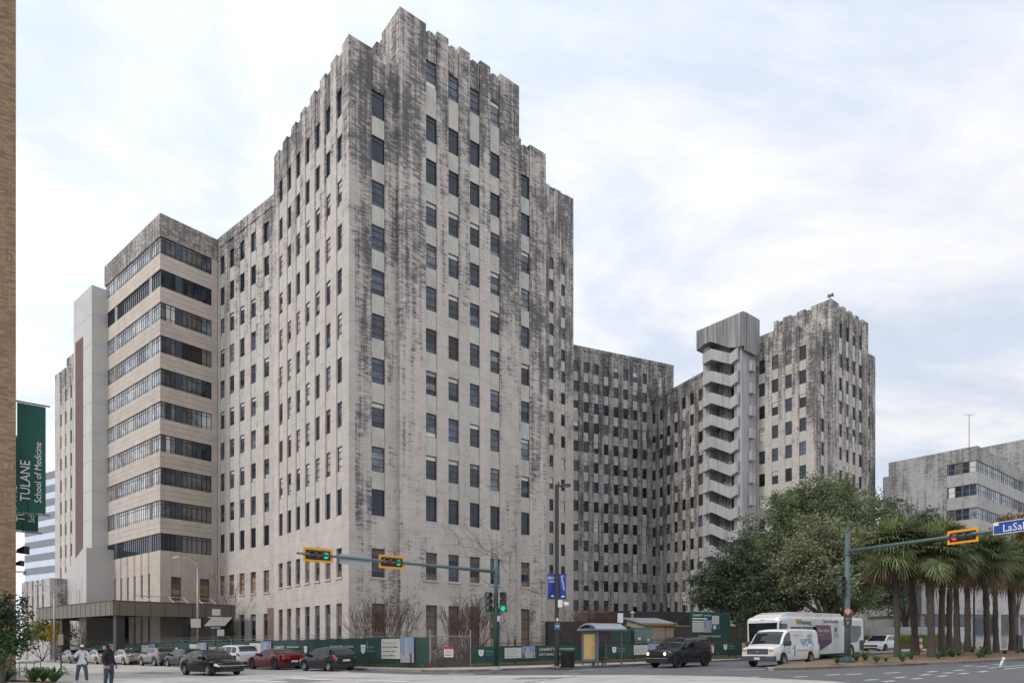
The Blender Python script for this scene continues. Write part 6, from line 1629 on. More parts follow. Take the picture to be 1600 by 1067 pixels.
def sign_cluster():
    p = onz(337, 58.0, 0.12); root = thing('sign_post', 'dark sign post with a cluster of grey sign plates seen from behind', 'sign post', p)
    Y = 58.0
    MB().tube([(0, 0, 0), (0, 0, 2.85)], 0.07, 8).build('post', 'signal_black', root)
    for x0, x1, y0, y1 in ((-5, 8, 951, 961), (-11, 11, 963.5, 965), (-6, 6, 966, 968), (-7, 8, 979.5, 981), (3, 14, 983, 993)):
        z0, z1 = EYE+(1000-y1)/F*Y-p.z, EYE+(1000-y0)/F*Y-p.z; MB().box(x0/F*Y, x1/F*Y, -0.1, -0.075, z0, z1).build('sign_plate', 'sign_grey', root)
    # striped awning on the hospital wall behind
    a = at(319, 978, 66); aw = thing('awning', 'small pale sloping awning over a dark basement door in the hospital link', 'awning', a, R(-20))
    w = 2.6
    MB().rings([[(0, 0, 0), (0, 1.0, 0.85), (0, 1.0, 0.9), (0, -0.02, 0.05)], [(w, 0, 0), (w, 1.0, 0.85), (w, 1.0, 0.9), (w, -0.02, 0.05)]]).build('canvas', 'awning_grey', aw, fix=True)
    for k in range(4): MB().tube([(k*w/3, -0.02, -0.03), (k*w/3, 1.0, 0.82)], 0.03, 5).build('rib', 'signal_black', aw)
    MB().box(0, w, 1.0, 1.05, -2.4, 0.9).build('backing', 'dark_wall', aw)
sign_cluster()
def park_sign():
    p = gp(95.5, 1053, 0.0); root = thing('sign_post', 'thin brown post with two back-to-back white sign plates near the planter', 'sign post', p)
    Y = p.y; z = lambda y: EYE+(1000-y)/F*Y-p.z
    MB().box(-0.03, 0.03, -0.03, 0.03, 0, z(991)).build('post', 'post_brown', root)
    for s, a in ((-1, R(35)), (1, R(-35))):
        MB().box(0 if s > 0 else -0.16, 0.16 if s > 0 else 0, -0.06, -0.045, z(1007), z(990.5)).build('sign_plate', 'sign_white', root)
    MB().box(-0.30, -0.17, -0.06, -0.045, z(1008), z(1000)).build('sign_plate', 'sign_pink', root)
mat('post_brown', (0.13, 0.095, 0.075), 0.7, 0.1, 3); mat('sign_pink', (0.5, 0.34, 0.33), 0.6, 0.1, 2)
park_sign()
def delineator():
    p = gp(1562.5, 1043.5); o = thing('delineator_post', 'white flexible lane post leaning over beside the median kerb', 'bollard', p)
    MB().tube([(0, 0, 0), (0.07, 0, 0.25), (0.20, 0, 0.52)], [0.06, 0.055, 0.055], 10).build('post', 'sign_white', o, smooth=True)
    MB().tube([(0, 0, 0), (0, 0, 0.03)], 0.13, 12).build('base', 'signal_black', o)
    MB().tube([(0.125, 0, 0.36), (0.15, 0, 0.41)], 0.061, 10).build('reflector_band', 'sign_grey', o)
delineator()
def street_bits_right():
    # cone-like channeliser, meter box and small sign beyond the palms
    p = onz(1438.5, 62, 0.0); t = thing('traffic_channeliser', 'orange and white traffic channeliser drum beyond the palm trunks', 'traffic cone', p)
    for k in range(4): MB().tube([(0, 0, 0.1+0.3*k), (0, 0, 0.4+0.3*k)], [0.17-0.015*k, 0.155-0.015*k], 10).build('band', 'sign_orange' if k % 2 == 0 else 'sign_white', t)
    MB().tube([(0, 0, 0), (0, 0, 0.1)], 0.3, 10).build('base', 'tyre', t)
    p = onz(1592, 52, 0.0); t = thing('pay_station', 'blue-grey parking pay station standing by the last palm', 'pay station', p)
    z = EYE-5/F*52-p.z
    o = MB().rings([[(x*1.0, y, zz) for x, zz in ((-0.2, 0), (0.2, 0), (0.22, 1.25), (0.12, 1.5), (-0.12, 1.5), (-0.22, 1.25))] for y in (-0.15, 0.15)]).build('housing', 'bumper_grey', t, fix=True)
    MB().box(-0.13, 0.13, -0.17, -0.151, 0.95, 1.2).build('screen', 'car_glass', t)
    p = onz(1522, 60, 0.0); t = thing('street_lamp', 'dark slim lamp pole standing behind the palm trunks', 'street lamp', p)
    MB().tube([(0, 0, 0), (0, 0, 8)], [0.10, 0.07], 10).build('pole', 'lamp_bronze', t); MB().tube([(0, 0, 8), (0.6, 0, 8.1)], 0.05, 6).box(0.5, 1.0, -0.12, 0.12, 8.02, 8.14).build('lamp_head', 'lamp_bronze', t); MB().tube([(0, 0, 0), (0, 0, 0.5)], 0.16, 10).build('base', 'lamp_bronze', t)
street_bits_right()
# ---- brick building corner at far left
mat('brick_tan', (0.27, 0.165, 0.095), 0.9, 0.2, 6, objvar=0.28, bump=0.3); mat('brick_mortar', (0.42, 0.37, 0.30), 0.95, 0.1, 5); mat('stone_base', (0.20, 0.20, 0.205), 0.85, 0.12, 2); mat('banner_green', (0.008, 0.085, 0.066), 0.7, 0.12, 0.6)
def brick_face_mat():
    m, nt, N, L, b = nodes('brick_tan_far')
    geo = N.new('ShaderNodeNewGeometry'); 
    try: rnd = geo.outputs['Random Per Island']
    except Exception: rnd = None
    mr = N.new('ShaderNodeMapRange'); mr.inputs[3].default_value = 0.70; mr.inputs[4].default_value = 1.28; L.new(rnd, mr.inputs[0])
    sc = N.new('ShaderNodeVectorMath'); sc.operation = 'SCALE'; sc.inputs[0].default_value = (0.30, 0.185, 0.105); L.new(mr.outputs[0], sc.inputs['Scale'])
    L.new(sc.outputs[0], b.inputs['Base Color']); b.inputs['Roughness'].default_value = 0.9; MATS['brick_tan_far'] = m
brick_face_mat()
def brick_building():
    Yc = 34.0; cx = (25-800)/F*Yc
    root = thing('brick_building', 'edge of a tall tan brick building with grey stone base', 'building', (cx, Yc, 0), R(38))
    # visible face: plane y=0 of the local frame, x from -12 to 0
    zg = gz(cx)
    MB().box(-12, -0.012, 0.012, 9, zg-0.3, 37).build('wall_core', 'brick_mortar', root)
    MB().box(-12.02, 0.02, -0.05, 9.02, zg-0.3, zg+0.62).build('stone_base', 'stone_base', root)
    ch, bl, g = 0.102, 0.30, 0.016
    singles = 0; far = MB(); z = zg+0.63; r = 0
    brick = MB().box(0, bl-g, 0, 0.11, 0, ch-g).mesh('brick', 'brick_tan'); half = MB().box(0, bl/2-g, 0, 0.11, 0, ch-g).mesh('brick', 'brick_tan')
    sold = MB().box(0, ch-g, 0, 0.11, 0, bl-g).mesh('brick', 'brick_tan')
    while z < 36.9:
        soldier = (10.4 < z < 10.6) or (8.9 < z < 9.0) or (5.55 < z < 5.65) or (21.0 < z < 21.1)
        if soldier:
            x = -0.005
            while x > -2.6:
                x -= ch
                if singles < 300 and x > -0.95: ob('brick', sold, root, (x, 0, z)); singles += 1
                else: far.box(x, x+ch-g, 0, 0.11, z, z+bl-g)
            z += bl; r += 1; continue
        x = -0.003; first = (r % 2 == 1)
        while x > -2.6:
            w = bl/2 if first else bl; first = False; x -= w
            if singles < 300 and x > -0.95:
                ob('brick', half if w < bl else brick, root, (x, 0, z)); singles += 1
            else: far.box(x, x+w-g, 0, 0.11, z, z+ch-g)
        z += ch; r += 1
    struct(far.build('brickwork', 'brick_tan_far', root), 'stuff')
    # rest of the face, out of the picture: plain brick skin
    MB().box(-12.0, -2.75, -0.001, 0.1, zg+0.62, 37).build('brick_skin', 'brick_tan', root)
    MB().box(-0.011, 0.0, 0.12, 9, zg+0.62, 37).build('brick_skin', 'brick_tan', root)
    # hanging banners on the side wall
    for k, (yy, lab) in enumerate(((1.6, 'tall green vertical university banner on the brick wall, nearer of two'), (9.2, 'green vertical university banner on the brick wall, further of two, partly hidden'))):
        pw = root.matrix_basis @ Vector((0.0, yy, 0)); Y = pw.y
        t = thing('wall_banner', lab, 'banner', (pw.x, pw.y, 0), R(38), 'university banners on the brick wall')
        z0, z1 = 8.55, 14.35; w = 1.25
        t0 = wavy(w, z1-z0, 10, 20, 0.02, k+70); q = t0.build('cloth', 'banner_green', t, loc=(0.08, 0, z0), smooth=True)
        for z in (z0-0.06, z1+0.06): MB().tube([(-0.05, 0, z), (w+0.28, 0, z)], 0.045, 8).build('arm', 'grey_frame', t)
        text('TULANE', 0.62, 'ink_white', q, (0.55, -0.07, 0.55), (R(90), R(-90), 0), sx=0.95)
        text('School of Medicine', 0.44, 'ink_white', q, (1.05, -0.07, 0.55), (R(90), R(-90), 0), sx=0.97)
        MB().tube([(w*0.45, 0.03, z0-0.1), (w*0.45, 0.03, z0+0.55)], 0.05, 6).build('tension_spring', 'signal_black', t)
    # floodlights on brackets
    for k, (px, py, s) in enumerate(((34, 861, 1.0), (29.5, 881, 0.7))):
        Y = 37.5; a = at(px, py, Y); t = thing('floodlight', ('large' if k == 0 else 'smaller')+' black floodlight bracketed off the brick wall edge', 'floodlight', a)
        MB().rings([[(-0.2*s, y*s, z*s) for y, z in ((-0.12, -0.10), (0.12, -0.10), (0.12, 0.10), (-0.12, 0.10))], [(0.28*s, y*s, z*s) for y, z in ((-0.22, -0.16), (0.22, -0.16), (0.22, 0.28), (-0.22, 0.28))]]).build('housing', 'signal_black', t, fix=True)
        MB().tube([(-0.9*s, 0, -0.05), (-0.15*s, 0, -0.02)], 0.04, 6).build('arm', 'signal_black', t)
    a = at(27, 893, 37.5); t = thing('camera_bracket', 'thin metal bracket arm with small dome camera on the brick wall edge', 'camera', a)
    MB().tube([(-0.5, 0, 0), (0.5, 0, 0)], 0.035, 6).build('arm', 'grey_frame', t); MB().tube([(0.42, 0, 0.0), (0.42, 0, -0.16)], [0.03, 0.10], 8).build('dome', 'galvanised', t)
brick_building()
# bench / bike rack behind the brick corner
def bike_rack():
    p = gp(46, 1056); t = thing('bench', 'white metal bench with dark rails beside the brick building', 'bench', p, R(10))
    for x in (-0.55, 0.25): MB().tube([(x, 0, 0), (x, 0, 0.78), (x+0.1, 0.55, 0.86), (x+0.1, 0.55, 0)], 0.022, 6).build('leg', 'signal_black', t)
    for k in range(5): MB().box(-0.75, 0.35, 0.0+0.13*k, 0.09+0.13*k, 0.78+0.02*k, 0.81+0.02*k).build('slat', 'sign_white', t)
    MB().tube([(-0.75, -0.03, 0.8), (0.35, -0.03, 0.8), (0.35, 0.6, 0.88)], 0.02, 6).build('rail', 'signal_black', t)
bike_rack()
# ================================================================ plants
def leaf_mat(name, col, var=0.35, rough=0.6, trans=0.25):
    m, nt, N, L, b = nodes(name)
    geo = N.new('ShaderNodeNewGeometry')
    mr = N.new('ShaderNodeMapRange'); mr.inputs[3].default_value = 1-var; mr.inputs[4].default_value = 1+var
    L.new(geo.outputs['Random Per Island'], mr.inputs[0])
    n = N.new('ShaderNodeTexNoise'); n.inputs['Scale'].default_value = 0.45; n.inputs['Detail'].default_value = 3; L.new(geo.outputs['Position'], n.inputs['Vector'])
    r2 = N.new('ShaderNodeMapRange'); r2.inputs[1].default_value = 0.35; r2.inputs[2].default_value = 0.65; r2.inputs[3].default_value = 0.75; r2.inputs[4].default_value = 1.25; L.new(n.outputs['Fac'], r2.inputs[0])
    q = N.new('ShaderNodeMath'); q.operation = 'MULTIPLY'; L.new(mr.outputs[0], q.inputs[0]); L.new(r2.outputs[0], q.inputs[1])
    sc = N.new('ShaderNodeVectorMath'); sc.operation = 'SCALE'; sc.inputs[0].default_value = col; L.new(q.outputs[0], sc.inputs['Scale'])
    L.new(sc.outputs[0], b.inputs['Base Color']); b.inputs['Roughness'].default_value = rough; b.inputs['Specular IOR Level'].default_value = 0.35
    tr = N.new('ShaderNodeBsdfTranslucent'); L.new(sc.outputs[0], tr.inputs['Color'])
    mx = N.new('ShaderNodeMixShader'); mx.inputs[0].default_value = trans
    out = [x for x in N if x.type == 'OUTPUT_MATERIAL'][0]
    L.new(b.outputs[0], mx.inputs[1]); L.new(tr.outputs[0], mx.inputs[2]); L.new(mx.outputs[0], out.inputs[0])
    MATS[name] = m
leaf_mat('oak_leaf', (0.150, 0.182, 0.092), 0.5); leaf_mat('oak_leaf_dark', (0.090, 0.118, 0.064), 0.5); leaf_mat('oak_leaf_olive', (0.21, 0.225, 0.125), 0.5)
leaf_mat('palm_leaf', (0.155, 0.185, 0.082), 0.6); leaf_mat('palm_leaf_dry', (0.17, 0.115, 0.06), 0.4); leaf_mat('magnolia_leaf', (0.045, 0.085, 0.032), 0.4, 0.35); leaf_mat('fern_leaf', (0.055, 0.13, 0.035), 0.4)
leaf_mat('yellow_leaf', (0.42, 0.27, 0.03), 0.4); leaf_mat('lime_leaf', (0.20, 0.24, 0.05), 0.4); leaf_mat('autumn_leaf', (0.24, 0.13, 0.045), 0.4); leaf_mat('brown_leaf', (0.13, 0.075, 0.05), 0.45); leaf_mat('weed_leaf', (0.13, 0.125, 0.055), 0.5)
mat('bark', (0.075, 0.062, 0.052), 0.95, 0.3, 4, bump=0.8, streak=(1, 1, 0.3)); mat('palm_bark', (0.085, 0.068, 0.056), 0.95, 0.35, 6, bump=1.0, streak=(1, 1, 2.5)); mat('twig', (0.135, 0.088, 0.068), 0.9, 0.25, 3); mat('vine', (0.13, 0.10, 0.085), 0.9, 0.2, 3)
def leaves(rnd, pts, size, asp=0.5, droop=0.3):
    b = MB()
    for p in pts:
        s = size*rnd.uniform(0.6, 1.3)
        d = Vector((rnd.gauss(0, 1), rnd.gauss(0, 1), rnd.gauss(0, 0.7)-droop)).normalized()
        u = d.cross(Vector((rnd.gauss(0, 1), rnd.gauss(0, 1), rnd.gauss(0, 1)))).normalized()*s*asp
        d *= s
        b.v += [tuple(p), tuple(p+d*0.5+u*0.5), tuple(p+d), tuple(p+d*0.5-u*0.5)]
        n = len(b.v); b.f.append((n-4, n-3, n-2, n-1)); b.m.append(0)
    return b
RMIN = [0.0]
def branch(b, rnd, p, d, L, r, depth, ends, spread=0.6, up=0.15, n=4):
    pts = [p.copy()]; rad = [r]; q = p.copy(); dd = d.copy()
    for i in range(n):
        dd = (dd+Vector((rnd.gauss(0, 0.16), rnd.gauss(0, 0.16), rnd.gauss(0, 0.12)+up*0.2))).normalized(); q = q+dd*L/n; pts.append(q.copy()); rad.append(max(RMIN[0], r*(1-0.55*(i+1)/n)))
    b.tube(pts, rad, 6 if r > 0.05 else 4 if r > 0.015 else 3, cap=False)
    if depth == 0: ends.append(q); return
    k = rnd.choice((2, 3, 3))
    for i in range(k):
        nd = (dd+Vector((rnd.gauss(0, spread), rnd.gauss(0, spread), rnd.gauss(0, spread*0.6)+up))).normalized()
        branch(b, rnd, pts[-1] if i < 2 else pts[-2], nd, L*rnd.uniform(0.6, 0.8), rad[-1]*0.85, depth-1, ends, spread, up, n)
def oak(name, label, base, lobes, nleaf, leafm, size, seed, trunk_r=0.5, group=None, trunk_h=3.0):
    """broad tree: trunk, limbs to each lobe, and many leaf faces in uneven clumps through the crown"""
    rnd = random.Random(seed); root = thing(name, label, 'tree', base, 0, group); base = Vector(base)
    b = MB(); top = Vector((0, 0, trunk_h))
    b.tube([(0, 0, -0.3), (0.05, 0.02, trunk_h*0.5), tuple(top)], [trunk_r*1.3, trunk_r, trunk_r*0.85], 10)
    ends = []
    for c, rx, rz in lobes:
        c = Vector(c)-base; m = top.lerp(c, 0.5)+Vector((rnd.uniform(-0.5, 0.5), rnd.uniform(-0.5, 0.5), -0.4))
        b.tube([tuple(top-Vector((0, 0, 0.4))), tuple(m), tuple(c)], [trunk_r*0.55, trunk_r*0.3, 0.06], 7, cap=False)
        for _ in range(7):
            d = Vector((rnd.gauss(0, 1), rnd.gauss(0, 1), rnd.gauss(0.2, 0.8))).normalized(); branch(b, rnd, m.lerp(c, rnd.uniform(0.3, 1)), d, rx*0.45, 0.07, 1, ends, 0.5, 0.05, 3)
    b.build('trunk', 'bark', root, smooth=True)
    pts = []; tot = sum(rx*rx for _, rx, _ in lobes)
    for c, rx, rz in lobes:
        c = Vector(c)-base; k = int(nleaf*rx*rx/tot); ncl = max(10, k//55)
        for _ in range(ncl):
            d = Vector((rnd.gauss(0, 1), rnd.gauss(0, 1), rnd.gauss(0, 1))).normalized(); rr = rnd.random()**0.42
            rr *= 1.0+0.16*math.sin(5*d.x+3*d.z+seed)+rnd.uniform(-0.05, 0.14)
            cc = c+Vector((d.x*rx*rr, d.y*rx*rr, d.z*rz*rr*(1.0 if d.z > 0 else 0.75))); cr = rnd.uniform(0.28, 0.62)*(0.5+rx*0.11)
            for _ in range(k//ncl): pts.append(cc+Vector((rnd.gauss(0, cr), rnd.gauss(0, cr), rnd.gauss(0, cr*0.6))))
    o = leaves(rnd, pts, size).build('crown', leafm, root)
    return root
def lobe(px, py, Y, rpx, rzpx): return (at(px, py, Y), rpx/F*Y, rzpx/F*Y)
GO = 'live oaks beside the avenue'
oak('oak_tree', 'largest live oak with tall rounded dark crown in front of the tower', onz(1305, 72, 0.1),
    [lobe(1275, 800, 72, 62, 52), lobe(1215, 835, 71, 52, 50), lobe(1330, 815, 72, 55, 45), lobe(1270, 870, 70, 80, 60), lobe(1355, 880, 74, 50, 55), lobe(1240, 790, 73, 35, 28), lobe(1300, 770, 73, 34, 22), lobe(1190, 880, 70, 45, 55), lobe(1330, 930, 71, 45, 40)], 80000, 'oak_leaf', 0.27, 5, 0.6, GO)
oak('oak_tree', 'low dark live oak spreading left over the billboard and bus', onz(1180, 60, 0.1),
    [lobe(1140, 900, 62, 42, 38), lobe(1115, 930, 61, 32, 28), lobe(1175, 940, 60, 45, 40), lobe(1165, 875, 62, 40, 34), lobe(1215, 925, 60, 45, 45), lobe(1200, 965, 59, 45, 25), lobe(1100, 905, 62, 18, 14)], 46000, 'oak_leaf_dark', 0.25, 6, 0.5, GO)
oak('oak_tree', 'olive-green live oak in front of the largest oak, behind the signal mast', onz(1290, 56, 0.1),
    [lobe(1285, 850, 57, 45, 42), lobe(1255, 880, 56, 40, 40), lobe(1320, 875, 57, 38, 45), lobe(1285, 905, 56, 50, 35), lobe(1345, 850, 58, 25, 30)], 28000, 'oak_leaf_olive', 0.25, 7, 0.35, GO)
oak('oak_tree', 'small dark live oak in front of the blank concrete wall', onz(1415, 80, 0.1),
    [lobe(1420, 835, 80, 38, 40), lobe(1445, 810, 80, 22, 20), lobe(1395, 800, 80, 22, 26), lobe(1400, 870, 79, 40, 40), lobe(1380, 920, 78, 45, 50)], 20000, 'oak_leaf_dark', 0.30, 8, 0.3, GO)
oak('bare_tree', 'thin tree with sparse rust-brown leaves beside the ribbon-window building', onz(1588, 62, 0.1),
    [lobe(1580, 815, 62, 20, 14), lobe(1600, 830, 62, 22, 20), lobe(1565, 830, 62, 10, 8), lobe(1595, 860, 62, 22, 18)], 2400, 'autumn_leaf', 0.30, 9, 0.16)
# ---- sabal palms on the median
def palm_mesh(seed):
    rnd = random.Random(seed); b = MB(); dry = MB()
    for i in range(130):
        el = R(rnd.choice([rnd.uniform(25, 88), rnd.uniform(10, 60), rnd.uniform(-25, 30), rnd.uniform(-60, -5)])); a = rnd.uniform(0, 2*math.pi)
        d = Vector((math.cos(a)*math.cos(el), math.sin(a)*math.cos(el), math.sin(el)))
        Lp = rnd.uniform(0.55, 1.35); t = b if el > R(-38) else dry
        e = d*Lp+Vector((0, 0, -0.18*Lp*Lp)); t.tube([(0, 0, -0.1), tuple(d*Lp*0.5), tuple(e)], [0.03, 0.02, 0.012], 3, cap=False)
        fd = (e-d*Lp*0.5).normalized(); side = fd.cross(Vector((0, 0, 1)))
        side = side.normalized() if side.length > 0.05 else Vector((1, 0, 0)); nrm = side.cross(fd).normalized()
        n = 23; S = rnd.uniform(0.8, 1.15)
        for k in range(n):
            th = R(-118+236*k/(n-1)); dirv = (fd*math.cos(th)+side*math.sin(th)+nrm*(-0.15+0.25*abs(math.sin(th)))).normalized()
            l = S*(0.72+0.28*math.cos(th*0.8))*rnd.uniform(0.9, 1.1); wv = dirv.cross(nrm).normalized()*0.032
            p0 = e; p1 = e+dirv*l*0.5; p2 = e+dirv*l*0.85+Vector((0, 0, -0.08*l)); p3 = e+dirv*l*1.0+Vector((0, 0, -0.20*l*rnd.uniform(0.3, 1.8)))
            t.add([p0, p1-wv, p1+wv, p2-wv*0.6, p2+wv*0.6, p3], [(0, 1, 2), (1, 3, 4, 2), (3, 5, 4)])
    return b.mesh('crown', 'palm_leaf'), dry.mesh('dead_fronds', 'palm_leaf_dry')
PALM = [palm_mesh(s) for s in (1, 2, 3)]
def palm(px, py, Ymax, crown_y, label, i, sc=1.0, lean=0.0, r=0.17):
    p = gp(px, py, 0.22)
    if p.y > Ymax: p = onz(px, Ymax, 0.22)
    root = thing('palm_tree', label, 'palm', p, 0, 'palms on the median'); h = EYE+(1000-crown_y+14)/F*p.y-p.z; rnd = random.Random(i+90)
    n = 26; pts = []; rad = []
    for k in range(n+1):
        t = k/n; pts.append((lean*t*t+0.05*math.sin(t*3+i), 0.03*math.sin(t*4+i), -0.2+(h+0.2)*t)); rad.append(r*(1.35-0.5*min(1, t*5)) if t < 0.2 else r*(0.85+rnd.uniform(-0.11, 0.11)+(0.55 if t > 0.88 else 0)))
    tr = MB().tube(pts, rad, 12).build('trunk', 'palm_bark', root, smooth=True)
    # old leaf bases under the crown
    boots = MB()
    for k in range(40):
        a = k*2.4; z = h-1.5+1.4*k/40; c, s_ = math.cos(a), math.sin(a); rr = r*0.95; x0 = lean*0.9
        boots.tube([(x0+c*rr, s_*rr, z), (x0+c*(rr+0.13), s_*(rr+0.13), z+0.28)], [0.05, 0.018], 4)
    boots.build('leaf_bases', 'palm_bark', root)
    c, dm = PALM[i % 3]
    for me, nm in ((c, 'crown'), (dm, 'dead_fronds')):
        o = ob(nm, me, root, (lean, 0, h)); o.rotation_euler.z = i*1.3; o.scale = (sc*1.08, sc*1.08, sc*1.12)
for i, a in enumerate(((1402, 1028, 60, 866, 'first palm from the signal mast', 1.05, -0.2), (1429, 1025, 60, 862, 'second palm from the signal mast, dark trunk leaning slightly', 1.0, -0.35), (1455, 1028, 60, 880, 'third palm from the signal mast, with rough ringed trunk', 1.0, -0.1),
                       (1471, 1027, 60, 868, 'fourth palm from the signal mast, crowded against the third', 1.0, 0.15), (1484, 1026, 60, 872, 'fifth palm from the signal mast, in the close cluster', 0.95, 0.05), (1496, 1016, 52, 878, 'sixth palm from the signal mast, set back behind the cluster', 1.0, -0.2), (1512, 1019, 50, 880, 'seventh palm from the signal mast, with pale-edged trunk', 1.0, -0.1),
                       (1542, 1024, 60, 885, 'eighth palm from the signal mast, black leaning trunk', 1.0, -0.15), (1556, 1021, 60, 888, 'ninth palm from the signal mast, close behind the eighth', 1.0, -0.1), (1582, 1016, 52, 892, 'tenth palm from the signal mast, standing apart by the pay station', 1.05, -0.1))):
    px, py, ym, cy, lab, sc, lean = a; palm(px, py, ym, cy, lab, i, sc, lean*1.6, 0.19+0.02*((i*7) % 4))
# ---- low strap-leaf plants on the median
def tuft_mesh(seed, n, h, spread, w):
    rnd = random.Random(seed); b = MB()
    for i in range(n):
        a = rnd.uniform(0, 6.28); l = h*rnd.uniform(0.6, 1.2); o = spread*rnd.uniform(0.5, 1.1); c, s = math.cos(a), math.sin(a); wv = Vector((-s, c, 0))*w
        p0 = Vector((c*0.05, s*0.05, 0)); p1 = Vector((c*o*0.45, s*o*0.45, l*0.75)); p2 = Vector((c*o*0.85, s*o*0.85, l*0.9)); p3 = Vector((c*o*1.15, s*o*1.15, l*0.62))
        b.add([p0-wv*0.5, p0+wv*0.5, p1-wv, p1+wv, p2-wv*0.8, p2+wv*0.8, p3], [(0, 1, 3, 2), (2, 3, 5, 4), (4, 5, 6)])
    return b.mesh('leaves', 'fern_leaf')
TUFT = [tuft_mesh(s, 34, 0.5, 0.5, 0.025) for s in (4, 5)]
rnd6 = random.Random(66)
for i, (px, py) in enumerate(((1308, 1036), (1338, 1033), (1352, 1032), (1370, 1034), (1384, 1033), (1410, 1033), (1424, 1030), (1466, 1029), (1488, 1027), (1498, 1025), (1530, 1027), (1536, 1026), (1570, 1022), (1590, 1021), (1598, 1020), (1520, 1020))):
    p = gp(px, py, 0.24); 
    if p.y > 50: p = onz(px, 50, 0.22)
    o = ob('strap_leaf_plant', TUFT[i % 2], None, p, rnd6.uniform(0, 6)); s = rnd6.uniform(0.6, 1.2); o.scale = (s, s, s*rnd6.uniform(0.7, 1.1)); tag(o, 'low strap-leaved green plant in the median mulch', 'plant', 'strap-leaved plants in the median')
# ---- bare crape myrtle shrubs behind the fence
def bare_shrub(px, Y, w, top_y, label, seed, m='twig', stems=34, depth=3, leafm=None, nl=0):
    rnd = random.Random(seed); p = onz(px, Y, 0.1); root = thing('bare_shrub', label, 'shrub', p, 0, 'bare shrubs in front of the hospital'); h = EYE+(1000-top_y)/F*Y-p.z; wm = w/F*Y
    b = MB(); ends = []; RMIN[0] = 0.011
    for i in range(stems):
        a = rnd.uniform(0, 6.28); o = rnd.uniform(0.1, 1.0); d = Vector((math.cos(a)*o*wm*0.5/h*1.25, math.sin(a)*o*wm*0.4/h, 1)).normalized()
        branch(b, rnd, Vector((math.cos(a)*0.25*wm*0.3, math.sin(a)*0.2, 0)), d, h*0.46*rnd.uniform(0.75, 1.1), 0.042, depth, ends, 0.26, 0.28, 3)
    b.build('branches', m, root); RMIN[0] = 0.0
    if leafm:
        pts = [e+Vector((rnd.gauss(0, 0.2), rnd.gauss(0, 0.2), rnd.gauss(0, 0.2))) for e in (rnd.choice(ends) for _ in range(nl))]; leaves(rnd, pts, 0.10, 0.6).build('leaves', leafm, root)
bare_shrub(600, 47.5, 120, 948, 'wide bare twiggy shrub in front of the corner tower by the skyline banner', 101)
bare_shrub(735, 47.0, 95, 946, 'bare twiggy shrub behind the signal mast pole and creeper fence', 102, leafm='brown_leaf', nl=250)
mat('twig_red', (0.13, 0.075, 0.06), 0.9, 0.25, 3)
bare_shrub(925, 57.0, 115, 958, 'dense reddish-brown bare thicket behind the bus shelter', 103, 'twig_red', 44, 3, 'brown_leaf', 900)
bare_shrub(352, 68.0, 38, 905, 'tall thin bare shrub against the recessed hospital link', 105, 'twig', 6, 3)
bare_shrub(130, 70.0, 40, 985, 'small bare shrub under the canopy beside the yellow bush', 106, 'twig', 8, 3)
def creeper():
    rnd = random.Random(110); d = FR0-FENCE_END; root = thing('dead_creeper', 'mass of dead brown creeper hanging on the corner chain-link bay', 'creeper', FENCE_END+Vector((0, 0, gz(-4)+0.12)), math.atan2(d.y, d.x)); b = MB(); ends = []
    for i in range(46):
        x = rnd.uniform(0.05, d.length); q = Vector((x, 0.1+rnd.uniform(0, 0.5), 0)); branch(b, rnd, q, Vector((rnd.gauss(0, 0.35), 0, 1)).normalized(), rnd.uniform(0.5, 1.1), 0.012, 2, ends, 0.5, 0.0, 3)
    b.build('stems', 'twig', root)
    pts = [Vector((rnd.uniform(0, d.length), 0.08+abs(rnd.gauss(0, 0.3)), min(1.9, abs(rnd.gauss(0.7, 0.55))))) for _ in range(3200)]; leaves(rnd, pts, 0.10, 0.6).build('leaves', 'brown_leaf', root)
creeper()
# ---- wall vines on the tower
def wall_vines():
    rnd = random.Random(120); root = thing('wall_vine', 'bare climbing vine spread over the lower storeys of the corner tower', 'vine', near_tower.location, ROT_M); b = MB()
    def run(x, z, a, L, r, depth):
        pts = []; n = 12
        for i in range(n+1):
            pts.append((x, -0.54, z)); a += rnd.gauss(0, 0.28); x += math.cos(a)*L/n; z += math.sin(a)*L/n
            if x > 17.0: x = 17.0
            if depth > 0 and rnd.random() < 0.33: run(x, z, a+rnd.choice((-1, 1))*rnd.uniform(0.4, 1.2), L*rnd.uniform(0.35, 0.65), r*0.6, depth-1)
        b.tube(pts, [r*(1-0.7*i/n) for i in range(n+1)], 4, cap=False)
    for x, z, a, L in ((15.6, 0, 1.6, 12), (15.9, 0, 1.55, 14), (15.3, 0, 1.7, 10), (15.8, 5, 2.4, 8), (15.0, 7, 2.9, 9), (15.5, 9, 2.7, 8), (16.0, 9, 1.3, 6), (15.8, 8, 1.9, 7)): run(x, z, a, L, 0.015, 2)
    b.build('stems', 'vine', root)
wall_vines()
